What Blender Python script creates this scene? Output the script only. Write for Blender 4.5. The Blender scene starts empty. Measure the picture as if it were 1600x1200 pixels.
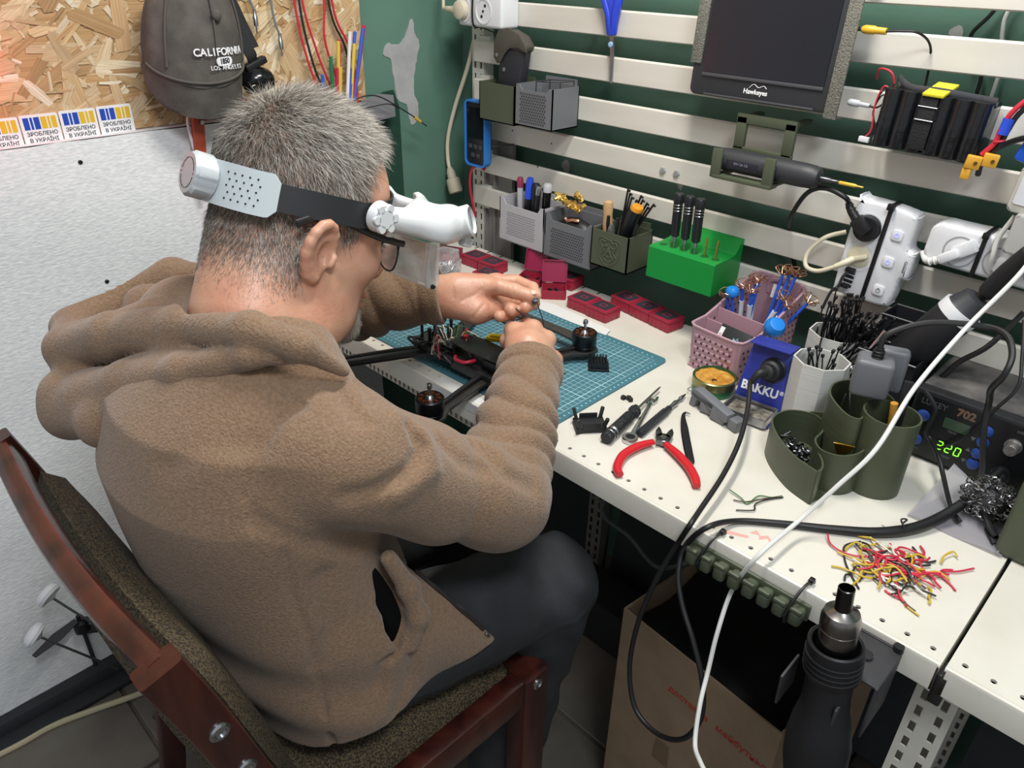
import bpy, bmesh, math, random
import numpy as np
from mathutils import Vector as V, Matrix as M, Euler, Quaternion

# ------------------------------------------------------------ camera, world, lamps, exposure
S = bpy.context.scene
COL = S.collection
rnd = random.Random(7)
PI = math.pi
CAM = V((1.37, -.658, 1.32))
_cd = bpy.data.cameras.new('camera'); _cd.sensor_width = 36; _cd.lens = 26.64; _cd.clip_start = .02
camera = bpy.data.objects.new('camera', _cd); COL.objects.link(camera)
_rx = V((0.70642634, 0.70751969, 0.01943473)); _dn = V((0.36248949, -0.33807241, -0.86850931)); _fw = V((-0.60791709, 0.62058274, -0.49529171))
camera.matrix_world = M(((_rx.x, -_dn.x, -_fw.x, CAM.x), (_rx.y, -_dn.y, -_fw.y, CAM.y), (_rx.z, -_dn.z, -_fw.z, CAM.z), (0, 0, 0, 1)))
S.camera = camera
S.view_settings.view_transform = 'Standard'; S.view_settings.look = 'None'
S.view_settings.exposure = 0.07; S.view_settings.gamma = 1.0
wd = bpy.data.worlds.new('room_light'); S.world = wd; wd.use_nodes = True
wd.node_tree.nodes['Background'].inputs[0].default_value = (.90, .96, 1.0, 1)
wd.node_tree.nodes['Background'].inputs[1].default_value = .46
def lamp(name, kind, loc, aim, power, col, **kw):
    d = bpy.data.lights.new(name, kind); d.energy = power; d.color = col
    for k, v in kw.items(): setattr(d, k, v)
    o = bpy.data.objects.new(name, d); COL.objects.link(o); o.location = loc
    o.rotation_euler = (V(aim) - V(loc)).to_track_quat('-Z', 'Y').to_euler()
    return o
lamp('bench_lamp', 'AREA', (.85, .08, 1.98), (.75, .05, .7), 12, (1, .962, .895), shape='RECTANGLE', size=.40, size_y=.10)
lamp('room_lamp', 'AREA', (1.75, -.62, 2.35), (.5, -.3, .7), 18, (.92, .96, 1), shape='RECTANGLE', size=.5, size_y=.3)
lamp('red_indicator', 'POINT', (.05, -.415, 1.17), (0, -.4, 1.1), .38, (1, .02, .10), shadow_soft_size=.02)

# ------------------------------------------------------------ helpers
def lin(h):
    h = h.lstrip('#'); c = [int(h[i:i+2], 16) / 255 for i in (0, 2, 4)]
    return tuple(x / 12.92 if x <= .04045 else ((x + .055) / 1.055) ** 2.4 for x in c) + (1,)
MATS = {}
def mat(name, col, rough=.5, metal=0, col2=None, nscale=8, bump=0, bscale=60, alpha=1, trans=0, emit=0, lo=.35, hi=.65, stretch=None, bkind='noise', spec=.5, coat=0, sheen=0, sss=0, nd=4):
    """procedural principled material: optional two-colour noise and bump, in object coordinates"""
    if name in MATS: return MATS[name]
    m = bpy.data.materials.new(name); m.use_nodes = True; N = m.node_tree.nodes; L = m.node_tree.links
    b = N['Principled BSDF']; b.inputs['Base Color'].default_value = lin(col); b.inputs['Roughness'].default_value = rough
    b.inputs['Metallic'].default_value = metal; b.inputs['Specular IOR Level'].default_value = spec
    b.inputs['Transmission Weight'].default_value = trans; b.inputs['Alpha'].default_value = alpha
    b.inputs['Coat Weight'].default_value = coat; b.inputs['Sheen Weight'].default_value = sheen
    if sss: b.inputs['Subsurface Weight'].default_value = sss; b.inputs['Subsurface Radius'].default_value = (.008, .003, .0015); b.inputs['Subsurface Scale'].default_value = .6
    if emit: b.inputs['Emission Color'].default_value = lin(col); b.inputs['Emission Strength'].default_value = emit
    tc = N.new('ShaderNodeTexCoord'); mp = N.new('ShaderNodeMapping'); L.new(tc.outputs['Object'], mp.inputs[0])
    if stretch: mp.inputs['Scale'].default_value = stretch
    if col2:
        n = N.new('ShaderNodeTexNoise'); n.inputs['Scale'].default_value = nscale; n.inputs['Detail'].default_value = nd
        r = N.new('ShaderNodeValToRGB'); r.color_ramp.elements[0].color = lin(col); r.color_ramp.elements[1].color = lin(col2)
        r.color_ramp.elements[0].position = lo; r.color_ramp.elements[1].position = hi
        L.new(mp.outputs[0], n.inputs[0]); L.new(n.outputs[0], r.inputs[0]); L.new(r.outputs[0], b.inputs['Base Color'])
    if bump:
        if bkind == 'voronoi': t = N.new('ShaderNodeTexVoronoi'); t.inputs['Scale'].default_value = bscale
        else: t = N.new('ShaderNodeTexNoise'); t.inputs['Scale'].default_value = bscale; t.inputs['Detail'].default_value = 3
        L.new(mp.outputs[0], t.inputs[0]); bp = N.new('ShaderNodeBump'); bp.inputs['Strength'].default_value = bump; bp.inputs['Distance'].default_value = .002
        L.new(t.outputs[0], bp.inputs['Height']); L.new(bp.outputs[0], b.inputs['Normal'])
    MATS[name] = m; return m

def frame(o, x, y):
    """4x4 with origin o, x axis and (roughly) y axis"""
    x = V(x).normalized(); z = x.cross(V(y)).normalized(); y = z.cross(x)
    return M(((x.x, y.x, z.x, o[0]), (x.y, y.y, z.y, o[1]), (x.z, y.z, z.z, o[2]), (0, 0, 0, 1)))
def zframe(o, z):
    z = V(z).normalized(); a = V((1, 0, 0)) if abs(z.x) < .8 else V((0, 1, 0)); x = a.cross(z).normalized(); y = z.cross(x)
    return M(((x.x, y.x, z.x, o[0]), (x.y, y.y, z.y, o[1]), (x.z, y.z, z.z, o[2]), (0, 0, 0, 1)))
def TR(loc=(0, 0, 0), rot=(0, 0, 0)): return M.Translation(loc) @ Euler(rot).to_matrix().to_4x4()
def spline(pts, sub=6, closed=False):
    p = [V(q) for q in pts]; n = len(p)
    if n < 3 or sub < 2: return p
    out = []
    for i in range(n if closed else n - 1):
        a, b, c, d = (p[(i - 1) % n], p[i], p[(i + 1) % n], p[(i + 2) % n]) if closed else (p[max(i - 1, 0)], p[i], p[i + 1], p[min(i + 2, n - 1)])
        for k in range(sub):
            t = k / sub
            out.append(.5 * ((2 * b) + (c - a) * t + (2 * a - 5 * b + 4 * c - d) * t * t + (3 * b - a - 3 * c + d) * t ** 3))
    if not closed: out.append(p[-1])
    return out
class B:
    """collects shapes in one bmesh, then links them as ONE mesh object"""
    def __init__(s): s.bm = bmesh.new(); s.mi = 0      # mi: material slot of what is added next
    def _add(s, vs, fs, mx=None):
        vv = [s.bm.verts.new(mx @ V(v) if mx is not None else V(v)) for v in vs]
        for f in fs:
            try: s.bm.faces.new([vv[i] for i in f]).material_index = s.mi
            except ValueError: pass
        return s
    def box(s, c, d, rot=None, bev=0, seg=2, mx=None, taper=1):
        t = bmesh.new(); bmesh.ops.create_cube(t, size=1)
        for v in t.verts:
            k = taper if v.co.z > 0 else 1
            v.co = V((v.co.x * d[0] * k, v.co.y * d[1] * k, v.co.z * d[2]))
        if bev: bmesh.ops.bevel(t, geom=t.edges[:] + t.verts[:], offset=bev, segments=seg, profile=.5, affect='EDGES')
        m = M.Translation(c)
        if rot is not None: m = m @ (rot.to_4x4() if isinstance(rot, M) else Euler(rot).to_matrix().to_4x4())
        if mx is not None: m = mx @ m
        return s.merge(t, m)
    def merge(s, t, m=None):
        t.verts.index_update(); vs = [v.co.copy() for v in t.verts]; fs = [[v.index for v in f.verts] for f in t.faces]; t.free()
        return s._add(vs, fs, m)
    def loft(s, rings, cap=True, close=False, mx=None):
        n = len(rings[0]); vs = [p for r in rings for p in r]; fs = []
        m = len(rings)
        for i in range(m if close else m - 1):
            j = (i + 1) % m
            for k in range(n): fs.append((i * n + k, i * n + (k + 1) % n, j * n + (k + 1) % n, j * n + k))
        if cap and not close: fs.append(tuple(range(n - 1, -1, -1))); fs.append(tuple(range((m - 1) * n, m * n)))
        return s._add(vs, fs, mx)
    def lathe(s, prof, mx=None, n=28, cap=True, arc=2 * PI):
        return s.loft([[(r * math.cos(arc * k / n), r * math.sin(arc * k / n), z) for k in range(n)] for r, z in prof], cap, False, mx)
    def cyl(s, a, b, r, r2=None, n=16, bev=0):
        a, b = V(a), V(b); L = (b - a).length; r2 = r if r2 is None else r2
        p = [(r, 0), (r2, L)] if not bev else [(r - bev, 0), (r, bev), (r2, L - bev), (r2 - bev, L)]
        return s.lathe(p, zframe(a, b - a), n)
    def tube(s, pts, r, n=8, sub=6, closed=False, flat=None, up=None, cap=True):
        p = spline(pts, sub, closed); N = len(p)
        rr = (lambda i: r) if isinstance(r, (int, float)) else (lambda i: float(np.interp(i / (N - 1), np.linspace(0, 1, len(r)), r)))
        t0 = (p[1] - p[0]).normalized(); x = V(up) if up else (V((0, 0, 1)) if abs(t0.z) < .9 else V((1, 0, 0)))
        x = (x - t0 * x.dot(t0)).normalized(); rings = []
        for i in range(N):
            t = (p[(i + 1) % N] - p[i - 1]) if closed else (p[min(i + 1, N - 1)] - p[max(i - 1, 0)])
            if t.length < 1e-9: t = t0
            t.normalize(); x = (x - t * x.dot(t))
            if up: x = V(up) - t * V(up).dot(t)
            x.normalize(); y = t.cross(x); q = rr(i)
            rings.append([p[i] + x * math.cos(2 * PI * k / n) * q * (flat or 1) + y * math.sin(2 * PI * k / n) * q for k in range(n)])
        return s.loft(rings, cap, closed)
    def prism(s, poly, h, mx=None, bev=0, seg=2):
        t = bmesh.new(); vs = [t.verts.new((x, y, 0)) for x, y in poly]; f = t.faces.new(vs)
        r = bmesh.ops.extrude_face_region(t, geom=[f])
        for e in r['geom']:
            if isinstance(e, bmesh.types.BMVert): e.co.z += h
        bmesh.ops.recalc_face_normals(t, faces=t.faces[:])
        if bev: bmesh.ops.bevel(t, geom=[e for e in t.edges], offset=bev, segments=seg, profile=.5, affect='EDGES')
        return s.merge(t, mx)
    def ball(s, c, r, n=16, mx=None):
        r = (r, r, r) if isinstance(r, (int, float)) else r; m = n // 2
        rings = [[(c[0] + r[0] * math.sin(PI * i / m) * math.cos(2 * PI * k / n), c[1] + r[1] * math.sin(PI * i / m) * math.sin(2 * PI * k / n), c[2] - r[2] * math.cos(PI * i / m)) for k in range(n)] for i in range(1, m)]
        return s.loft(rings, True, False, mx)
    def shell(s, poly, z0, z1, th, mx=None, bottom=True, closed=True, r2=1, sub=1):
        """open vessel: a closed 2D outline extruded with wall thickness"""
        P = spline([(x, y, 0) for x, y in poly], sub, True) if sub > 1 else [V((x, y, 0)) for x, y in poly]
        n = len(P); inn = []
        ar = sum(P[i].x * P[(i + 1) % n].y - P[(i + 1) % n].x * P[i].y for i in range(n))
        for i in range(n):
            t = (P[(i + 1) % n] - P[i - 1]).normalized(); nn = V((-t.y, t.x, 0)) * (1 if ar > 0 else -1); inn.append(P[i] + nn * th)
        U = lambda q, z, k=1: [(v.x * k, v.y * k, z) for v in q]
        s.loft([U(P, z0), U(P, z1, r2), U(inn, z1, r2), U(inn, z0 + th)], True, False, mx)
        return s
    def torus(s, c, R_, r, mx=None, n=32, k=8):
        rings = [[((R_ + r * math.cos(2 * PI * j / k)) * math.cos(2 * PI * i / n), (R_ + r * math.cos(2 * PI * j / k)) * math.sin(2 * PI * i / n), r * math.sin(2 * PI * j / k)) for j in range(k)] for i in range(n)]
        return s.loft(rings, False, True, (mx or M()) @ M.Translation(c))
    def slot(s, i): s.mi = i; return s
    def build(s, name, m, parent=None, world=False, ang=38, tf=None):
        bm = s.bm
        if tf is not None: bm.transform(tf)
        bmesh.ops.recalc_face_normals(bm, faces=bm.faces[:])
        loc = V((0, 0, 0))
        if parent is not None and world: bm.transform(parent.matrix_basis.inverted() if parent.parent is None else (parent.parent.matrix_basis @ parent.matrix_basis).inverted())
        elif parent is None:
            cs = [v.co for v in bm.verts]; lo = [min(c[i] for c in cs) for i in range(3)]; hi = [max(c[i] for c in cs) for i in range(3)]
            loc = V(((lo[0] + hi[0]) / 2, (lo[1] + hi[1]) / 2, lo[2])); bm.transform(M.Translation(-loc))
        me = bpy.data.meshes.new(name); bm.to_mesh(me); bm.free()
        return link(name, me, m, parent, loc, ang)
def link(name, me, m, parent=None, loc=(0, 0, 0), ang=38):
    for q in (m if isinstance(m, (list, tuple)) else [m]): me.materials.append(q)
    if ang: me.polygons.foreach_set('use_smooth', [True] * len(me.polygons)); me.set_sharp_from_angle(angle=math.radians(ang))
    o = bpy.data.objects.new(name, me); COL.objects.link(o); o.location = loc
    if parent is not None: o.parent = parent
    return o
def tag(o, label, cat, group=None):
    o['label'] = label; o['category'] = cat
    if group: o['group'] = group
    return o
def stru(o): o['kind'] = 'structure'; return o
def thing(name, label, cat, loc=(0, 0, 0), rot=(0, 0, 0), group=None):
    o = bpy.data.objects.new(name, None); COL.objects.link(o); o.empty_display_size = .02
    o.matrix_basis = TR(loc, rot); return tag(o, label, cat, group)
def dup(root, label=None, mx=None):
    def cp(o, par):
        c = o.copy(); COL.objects.link(c); c.parent = par
        for ch in list(o.children): cp(ch, c)
        return c
    c = cp(root, None)
    if mx is not None: c.matrix_basis = mx
    if label: c['label'] = label
    return c
def text(name, st, size, mx, m, parent=None, ext=.0002, sx=1, align='CENTER', bold=0):
    cu = bpy.data.curves.new(name, 'FONT'); cu.body = st; cu.size = size; cu.extrude = ext; cu.align_x = align; cu.align_y = 'CENTER'; cu.resolution_u = 3; cu.offset = bold
    o = bpy.data.objects.new('tmp', cu); COL.objects.link(o)
    bpy.context.view_layer.update(); me = bpy.data.meshes.new_from_object(o.evaluated_get(bpy.context.evaluated_depsgraph_get()))
    bpy.data.objects.remove(o); me.name = name; me.materials.clear()
    me.transform(mx @ M.Diagonal((sx, 1, 1, 1)))
    return link(name, me, m, parent, ang=0)
def wire(name, label, cat, pts, r, m, group=None, parent=None, sub=7, n=8, world=True):
    o = B().tube(pts, r, n, sub).build(name, m, parent, world and parent is not None)
    if parent is None: tag(o, label, cat, group)
    return o
# common materials
white_pl = mat('white_plastic', '#dcdde0', .35)
black_pl = mat('black_plastic', '#17181b', .42)
rubber = mat('black_rubber', '#1b1b1d', .55)
steel = mat('steel', '#b5b7ba', .28, 1)
dark_steel = mat('dark_steel', '#5b5c60', .35, 1)
gold = mat('brass', '#d6a84a', .25, 1)
olive = mat('olive_plastic', '#4b5240', .5, bump=.25, bscale=300, stretch=(.02, .02, 1))
grey_pl = mat('grey_plastic', '#7b7d82', .5)
dgrey = mat('dark_grey_plastic', '#3a3b3f', .45)
ink = mat('black_print', '#16181c', .6)
wprint = mat('white_print', '#e8e8ea', .6)
red_pl = mat('red_insulation', '#c2283c', .45)
blue_pl = mat('blue_plastic', '#2a4fd0', .35)
yellow_pl = mat('yellow_plastic', '#e8c020', .4)
T = .73          # table top height
# ------------------------------------------------------------ the room
fl = mat('floor_tiles', '#4c4740', .65, col2='#6e685e', nscale=5, bump=.3, bscale=30)
b = B()
for i in range(-2, 14):
    for j in range(-8, 5): b.box((.15 + i * .302, -.02 + j * .302, -.01), (.297, .297, .02), bev=.003, seg=1)
b.box((2, -.7, -.016), (5, 4, .02))
stru(b.build('floor', fl))
green = mat('green_wall_paint', '#5e8071', .55, col2='#507263', nscale=3, bump=.18, bscale=90)
plaster = mat('bare_plaster', '#a9a9a8', .8, col2='#9b9b9b', nscale=25, bump=.2, bscale=80)
stru(B().box((1.6, .61, 1.2), (4, .10, 2.4)).build('wall_back', green))
stru(B().box((-.05, -.9, 1.2), (.10, 3.12, 2.4)).build('wall_left', green))
def patch(name, mx, pts, m, lab, h=.0015, grp=None):
    rr = random.Random(len(pts)); q = []
    P = spline([(x, y, 0) for x, y in pts], 5, True)
    o = B().prism([(p.x + rr.uniform(-.0015, .0015), p.y + rr.uniform(-.0015, .0015)) for p in P], h, mx).build(name, m)
    return tag(o, lab, 'patch', grp)
LW = frame((0, 0, 0), (0, 1, 0), (0, 0, 1))     # wall_left plane: local x = +y, local y = z, normal +x
BW = frame((0, .56, 0), (1, 0, 0), (0, 0, 1))   # wall_back plane: local x = x, local y = z, normal -y
patch('peeled_patch', LW, [(.343, 1.133), (.352, 1.152), (.372, 1.150), (.385, 1.150), (.402, 1.168), (.420, 1.196), (.428, 1.165), (.437, 1.150), (.430, 1.122), (.420, 1.085), (.418, 1.05), (.427, 1.030), (.424, .995), (.405, .99), (.395, 1.03), (.372, 1.045), (.366, 1.085), (.360, 1.122)], plaster, 'large grey bare patch where green paint peeled off the left wall')
k = 0
for x, z, w, h in ((.50, .985, .012, .025), (.60, .955, .016, .028), (.56, 1.118, .01, .012), (.32, .93, .02, .03), (.83, .905, .014, .02), (1.0, 1.235, .016, .02), (.80, .745, .025, .016), (.69, .97, .012, .016)):
    patch('paint_chip', BW, [(x - w / 2, z), (x - w * .2, z + h / 2), (x + w / 2, z + h * .3), (x + w * .3, z - h / 2)], plaster, 'small chipped paint spot on the green back wall between the slats', .001, 'paint chips on the back wall')
# OSB board: a panel faced with individually cut flakes
osb = bpy.data.materials.new('osb_flakes'); osb.use_nodes = True
N = osb.node_tree.nodes; L = osb.node_tree.links; bs = N['Principled BSDF']; bs.inputs['Roughness'].default_value = .6
at = N.new('ShaderNodeAttribute'); at.attribute_name = 'flake'; uv = N.new('ShaderNodeUVMap'); mp = N.new('ShaderNodeMapping'); mp.inputs['Scale'].default_value = (14, 420, 1)
nz = N.new('ShaderNodeTexNoise'); nz.inputs['Scale'].default_value = 1; nz.inputs['Detail'].default_value = 3
mx_ = N.new('ShaderNodeMixRGB'); mx_.blend_type = 'MULTIPLY'; mx_.inputs[0].default_value = .75
rp = N.new('ShaderNodeValToRGB'); rp.color_ramp.elements[0].color = (.62, .53, .43, 1); rp.color_ramp.elements[1].color = (1, 1, 1, 1); rp.color_ramp.elements[0].position = .3; rp.color_ramp.elements[1].position = .6
L.new(uv.outputs[0], mp.inputs[0]); L.new(mp.outputs[0], nz.inputs[0]); L.new(nz.outputs[0], rp.inputs[0]); L.new(at.outputs[0], mx_.inputs[1]); L.new(rp.outputs[0], mx_.inputs[2]); L.new(mx_.outputs[0], bs.inputs[0])
bm = bmesh.new(); uvl = bm.loops.layers.uv.new('UVMap'); cl = bm.loops.layers.float_color.new('flake')
PAL = [lin(h)[:3] for h in ('#d6bd97', '#cfb083', '#e0cba5', '#c6a57a', '#d6b98f', '#bf9a6c', '#e8d8b8', '#ceab80', '#dcc49f', '#ad8a60', '#ece0c6', '#ccaf88')]
Y0, Y1, Z0, Z1 = -1.7, .285, 1.0525, 2.2
def flake(cy, cz, lx, ly, ang, x, col):
    n = 8; pts = []
    for i in range(n):
        a = 2 * PI * i / n + rnd.uniform(-.2, .2); u = lx * .5 * max(-1, min(1, 1.35 * math.cos(a))) * rnd.uniform(.82, 1); w = ly * .5 * max(-1, min(1, 1.35 * math.sin(a))) * rnd.uniform(.55, 1)
        pts.append((u, w))
    c, s_ = math.cos(ang), math.sin(ang); vs = []
    for u, w in pts:
        y = min(Y1, max(Y0, cy + u * c - w * s_)); z = min(Z1, max(Z0, cz + u * s_ + w * c)); vs.append(bm.verts.new((x + rnd.uniform(0, .0004), y, z)))
    f = bm.faces.new(vs); o = rnd.uniform(0, 9)
    for lp, (u, w) in zip(f.loops, pts): lp[uvl].uv = (u + o, w + o); lp[cl] = col + (1,)
for i in range(5200):
    big = rnd.random(); cy = Y1 - (1.75 * rnd.random() ** 1.4) * 1.0; cz = Z0 + rnd.random() ** 1.3 * 1.0
    if big < .16: lx, ly = rnd.uniform(.06, .12), rnd.uniform(.018, .036)
    elif big < .55: lx, ly = rnd.uniform(.03, .08), rnd.uniform(.007, .02)
    else: lx, ly = rnd.uniform(.012, .04), rnd.uniform(.003, .009)
    col = PAL[int(rnd.random() ** 1.1 * len(PAL))]; k = rnd.uniform(.84, 1.06)
    flake(cy, cz, lx, ly, (rnd.gauss(.5, .5) if rnd.random() < .5 else rnd.uniform(0, PI)), .0100 + i * 4e-7, tuple(min(1, c * k) for c in col))
# board body
for q in (((.0005, Y0, Z0), (.0005, Y1, Z0), (.0098, Y1, Z0), (.0098, Y0, Z0)), ((.0098, Y0, Z0), (.0098, Y1, Z0), (.0098, Y1, Z1), (.0098, Y0, Z1)), ((.0005, Y1, Z0), (.0005, Y1, Z1), (.0098, Y1, Z1), (.0098, Y1, Z0)), ((.0005, Y0, Z1), (.0005, Y1, Z1), (.0098, Y1, Z1), (.0098, Y0, Z1))):
    f = bm.faces.new([bm.verts.new(p) for p in q])
    for lp in f.loops: lp[uvl].uv = (lp.vert.co.y, lp.vert.co.z); lp[cl] = PAL[5] + (1,)
me = bpy.data.meshes.new('osb_panel'); bm.to_mesh(me); bm.free()
stru(link('osb_panel', me, osb, ang=0))
# white insulating foam below the board
foam = mat('white_foam', '#ebecec', .55, col2='#dcdedf', nscale=160, bump=.5, bscale=190, stretch=(1, .6, 1.4), nd=2)
b = B()
nY, nZ = 70, 46
rr = random.Random(3)
def fz(y, z): return .034 + .0035 * math.sin(y * 7 + z * 3.1) * math.sin(z * 9 - y * 2) + .0015 * math.sin(23 * z + 5 * y)
ys = [-2.2 + 2.46 * i / nY for i in range(nY + 1)]; zs = [.035 + 1.0165 * j / nZ for j in range(nZ + 1)]
b._add([(fz(y, z) + (.0007 * rr.uniform(-1, 1) if j < nZ else 0), y, z + (rr.uniform(-.003, .0) if j == nZ else 0)) for y in ys for j, z in enumerate(zs)], [(i * (nZ + 1) + j, (i + 1) * (nZ + 1) + j, (i + 1) * (nZ + 1) + j + 1, i * (nZ + 1) + j + 1) for i in range(nY) for j in range(nZ)])
b._add([(.001, y, 1.0515) for y in ys] + [(fz(y, 1.0515), y, 1.0515) for y in ys], [(i, i + 1, nY + 2 + i, nY + 1 + i) for i in range(nY)])
b._add([(.001, .26, z) for z in zs] + [(fz(.26, z), .26, z) for z in zs], [(i, i + 1, nZ + 2 + i, nZ + 1 + i) for i in range(nZ)])
stru(b.build('foam_panel', foam))
for y, z, s_ in ((-.279, 1.018, .0035), (-.286, .819, .0035), (-.45, .441, .003), (-.505, .532, .003), (-.62, .70, .003), (-.09, .62, .003), (-.60, .29, .003)):
    x = fz(y, z)
    tag(B().lathe([(s_, -.002), (s_, .001), (s_ * .7, .002)], zframe((x, y, z), (1, 0, 0)), 14).build('foam_nail', black_pl), 'black nail head pinning the white foam panel', 'nail', 'nails in the foam panel')
stru(B().box((.035, -1.0, .02), (.05, 2.5, .04), bev=.01).box((.07, -1.0, .006), (.05, 2.5, .012), bev=.005).build('baseboard_left', mat('dark_skirting', '#25262a', .8, bump=.5, bscale=20)))
# ------------------------------------------------------------ shelving: slats, posts, shelves
cream = mat('cream_enamel', '#dad6cb', .35, col2='#ccc6b9', nscale=9, lo=.45, hi=.8, bump=.02, bscale=30)
slatm = mat('slat_enamel', '#d8d4ca', .36, col2='#c5c0b4', nscale=7, lo=.4, hi=.85, stretch=(.5, 1, 3))
YS = .4955
def slat(z1, lab):
    b = B(); h = .043
    prof = [(YS + .012, z1 - .002), (YS + .003, z1), (YS, z1 - .003), (YS, z1 - h + .002), (YS + .003, z1 - h), (YS + .014, z1 - h), (YS + .014, z1 - h + .004), (YS + .004, z1 - h + .005), (YS + .004, z1 - .006), (YS + .012, z1 - .007)]
    b.loft([[(x, y, z) for y, z in prof] for x in (.108, 1.31)])
    b.loft([[(x, y, z) for y, z in prof] for x in (1.33, 2.3)])
    return tag(b.build('wall_slat', slatm), lab, 'slat', 'cream metal slats across the back wall')
ordn = ['topmost cream metal slat, behind the blue scissors handle', 'second cream metal slat from the top, behind the leather sheath', 'third cream metal slat from the top, behind the black battery pack', 'fourth cream metal slat from the top, with two round bolts', 'fifth cream metal slat from the top, behind the white power strips', 'lowest cream metal slat, behind the pen boxes and the bright green holder']
for i in range(6): slat(1.237 - .0747 * i, ordn[i])
slat(1.3117, 'cream metal slat at the very top edge, above the power sockets')
def slotted(b, x, y, z0, z1, w, d, pitch=.025, cols=2, face=-1):
    """upright with real slots punched in its front face (normal -y)"""
    z = z0; cw = w / cols
    while z + pitch <= z1 + 1e-6:
        for c in range(cols):
            x0 = x - w / 2 + c * cw; sx0, sx1, sz0, sz1 = x0 + cw * .34, x0 + cw * .66, z + pitch * .2, z + pitch * .8
            o = [(x0, z), (x0 + cw, z), (x0 + cw, z + pitch), (x0, z + pitch)]; q = [(sx0, sz0), (sx1, sz0), (sx1, sz1), (sx0, sz1)]
            vs = [(u, y, w_) for u, w_ in o] + [(u, y, w_) for u, w_ in q] + [(u, y + .002, w_) for u, w_ in q]
            b._add(vs, [(i, (i + 1) % 4, 4 + (i + 1) % 4, 4 + i) for i in range(4)] + [(4 + i, 4 + (i + 1) % 4, 8 + (i + 1) % 4, 8 + i) for i in range(4)])
        z += pitch
    b.box((x - w / 2 + .001, y + d / 2 + .0005, (z0 + z1) / 2), (.002, d, z1 - z0)); b.box((x + w / 2 - .001, y + d / 2 + .0005, (z0 + z1) / 2), (.002, d, z1 - z0)); b.box((x, y + d, (z0 + z1) / 2), (w, .002, z1 - z0))
for x, lab in ((.105, 'slotted cream upright post in the corner by the blue tester'), (1.322, 'slotted cream upright post between the two table tops')):
    t = thing('shelf_post', lab, 'post', (x, .51, 0))
    b = B(); slotted(b, 0, 0, 0, 1.5, .036, .028); b.build('post', slatm, t)
    for z in (.86, .94, 1.09, 1.165):
        if x < 1: B().box((.03, -.003, z - .02), (.03, .014, .05), bev=.002).build('bracket', slatm, t)
    B().box((0, -.24, T - .06), (.004, .46, .05)).build('shelf_arm', slatm, t)
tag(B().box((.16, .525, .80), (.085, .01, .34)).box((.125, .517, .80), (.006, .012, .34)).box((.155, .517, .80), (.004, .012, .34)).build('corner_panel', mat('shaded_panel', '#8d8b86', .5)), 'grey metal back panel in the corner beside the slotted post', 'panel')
def shelf_top(x0, x1, lab, off):
    t = thing('metal_workbench', lab, 'table', ((x0 + x1) / 2, .24, T - .04)); b = B(); W = .026; yb = .472
    # plain deck, then a row of punched holes along the front edge, a lip and a rolled edge
    b._add([(x0, W, T), (x1, W, T), (x1, yb, T), (x0, yb, T), (x0, W, T - .003), (x1, W, T - .003), (x1, yb, T - .003), (x0, yb, T - .003)], [(0, 1, 2, 3), (7, 6, 5, 4), (2, 6, 7, 3), (1, 5, 6, 2), (0, 3, 7, 4)])
    p = .025; n = int((x1 - x0) / p); p = (x1 - x0) / n; m = 16
    for i in range(n):
        cx = x0 + (i + .5) * p; cy = W - .0125; hr = .0030 if off else .0029; sq = []
        for k in range(m):
            a = 2 * PI * k / m; c, s_ = math.cos(a), math.sin(a); q = 1 / max(abs(c), abs(s_)); sq.append((cx + c * q * p / 2, cy + s_ * q * .0125, T))
        ho = [(cx + hr * math.cos(2 * PI * k / m), cy + hr * math.sin(2 * PI * k / m), T) for k in range(m)]
        b._add(sq + ho + [(x, y, T - .003) for x, y, z in ho], [(k, (k + 1) % m, m + (k + 1) % m, m + k) for k in range(m)] + [(m + k, m + (k + 1) % m, 2 * m + (k + 1) % m, 2 * m + k) for k in range(m)])
    prof = [(.001, T), (-.0015, T + .0012), (-.004, T), (-.005, T - .003), (-.005, T - .034), (-.003, T - .036), (.02, T - .036), (.02, T - .034), (-.002, T - .033), (-.002, T - .004)]
    b.loft([[(x, y, z) for y, z in prof] for x in (x0, x1)])
    b.box((x0 + .001, .23, T - .018), (.002, .47, .034)); b.box((x1 - .001, .23, T - .018), (.002, .47, .034))
    b.slot(1)
    for i in range(int((x1 - x0) / .04)): b.box((x0 + .02 + i * .04, yb - .004, T + .0002), (.003, .012, .0006))
    b.build('deck', [cream, ink], t, True)
    B().box(((x0 + x1) / 2, .0135, T - .0115), (x1 - x0 - .004, .024, .012)).build('hole_backing', mat('hole_shade', '#0d0d0e', .9), t, True)  # added bar, its black stands in for the shade inside the holes
    if not off:
        b = B()
        for i in range(46): b.box((x0 + .03 + i * .012, .004, T - .045), (.006, .002, .014))
        b.box((x0 + .3, .008, T - .045), (.6, .004, .02)); b.build('perforated_rail', slatm, t, True)
        b = B().prism([(0, 0), (.006, .0), (.03, .012), (.028, .016), (.004, .006)], .0003, TR((1.062, .014, T))).prism([(0, 0), (.01, .004), (.014, -.003), (.02, .006), (.026, .0), (.028, .004), (.018, .011), (.012, .004), (.004, .010)], .0003, TR((1.088, .036, T)))
        b.build('pen_mark', mat('red_marker', '#dba198', .7), t, True)
    return t
shelf_top(.085, 1.316, 'long cream metal bench top holding the tools and cutting mat', 0)
shelf_top(1.3205, 2.2, 'second cream bench top to the right, under the ammunition box', 1)
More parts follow.
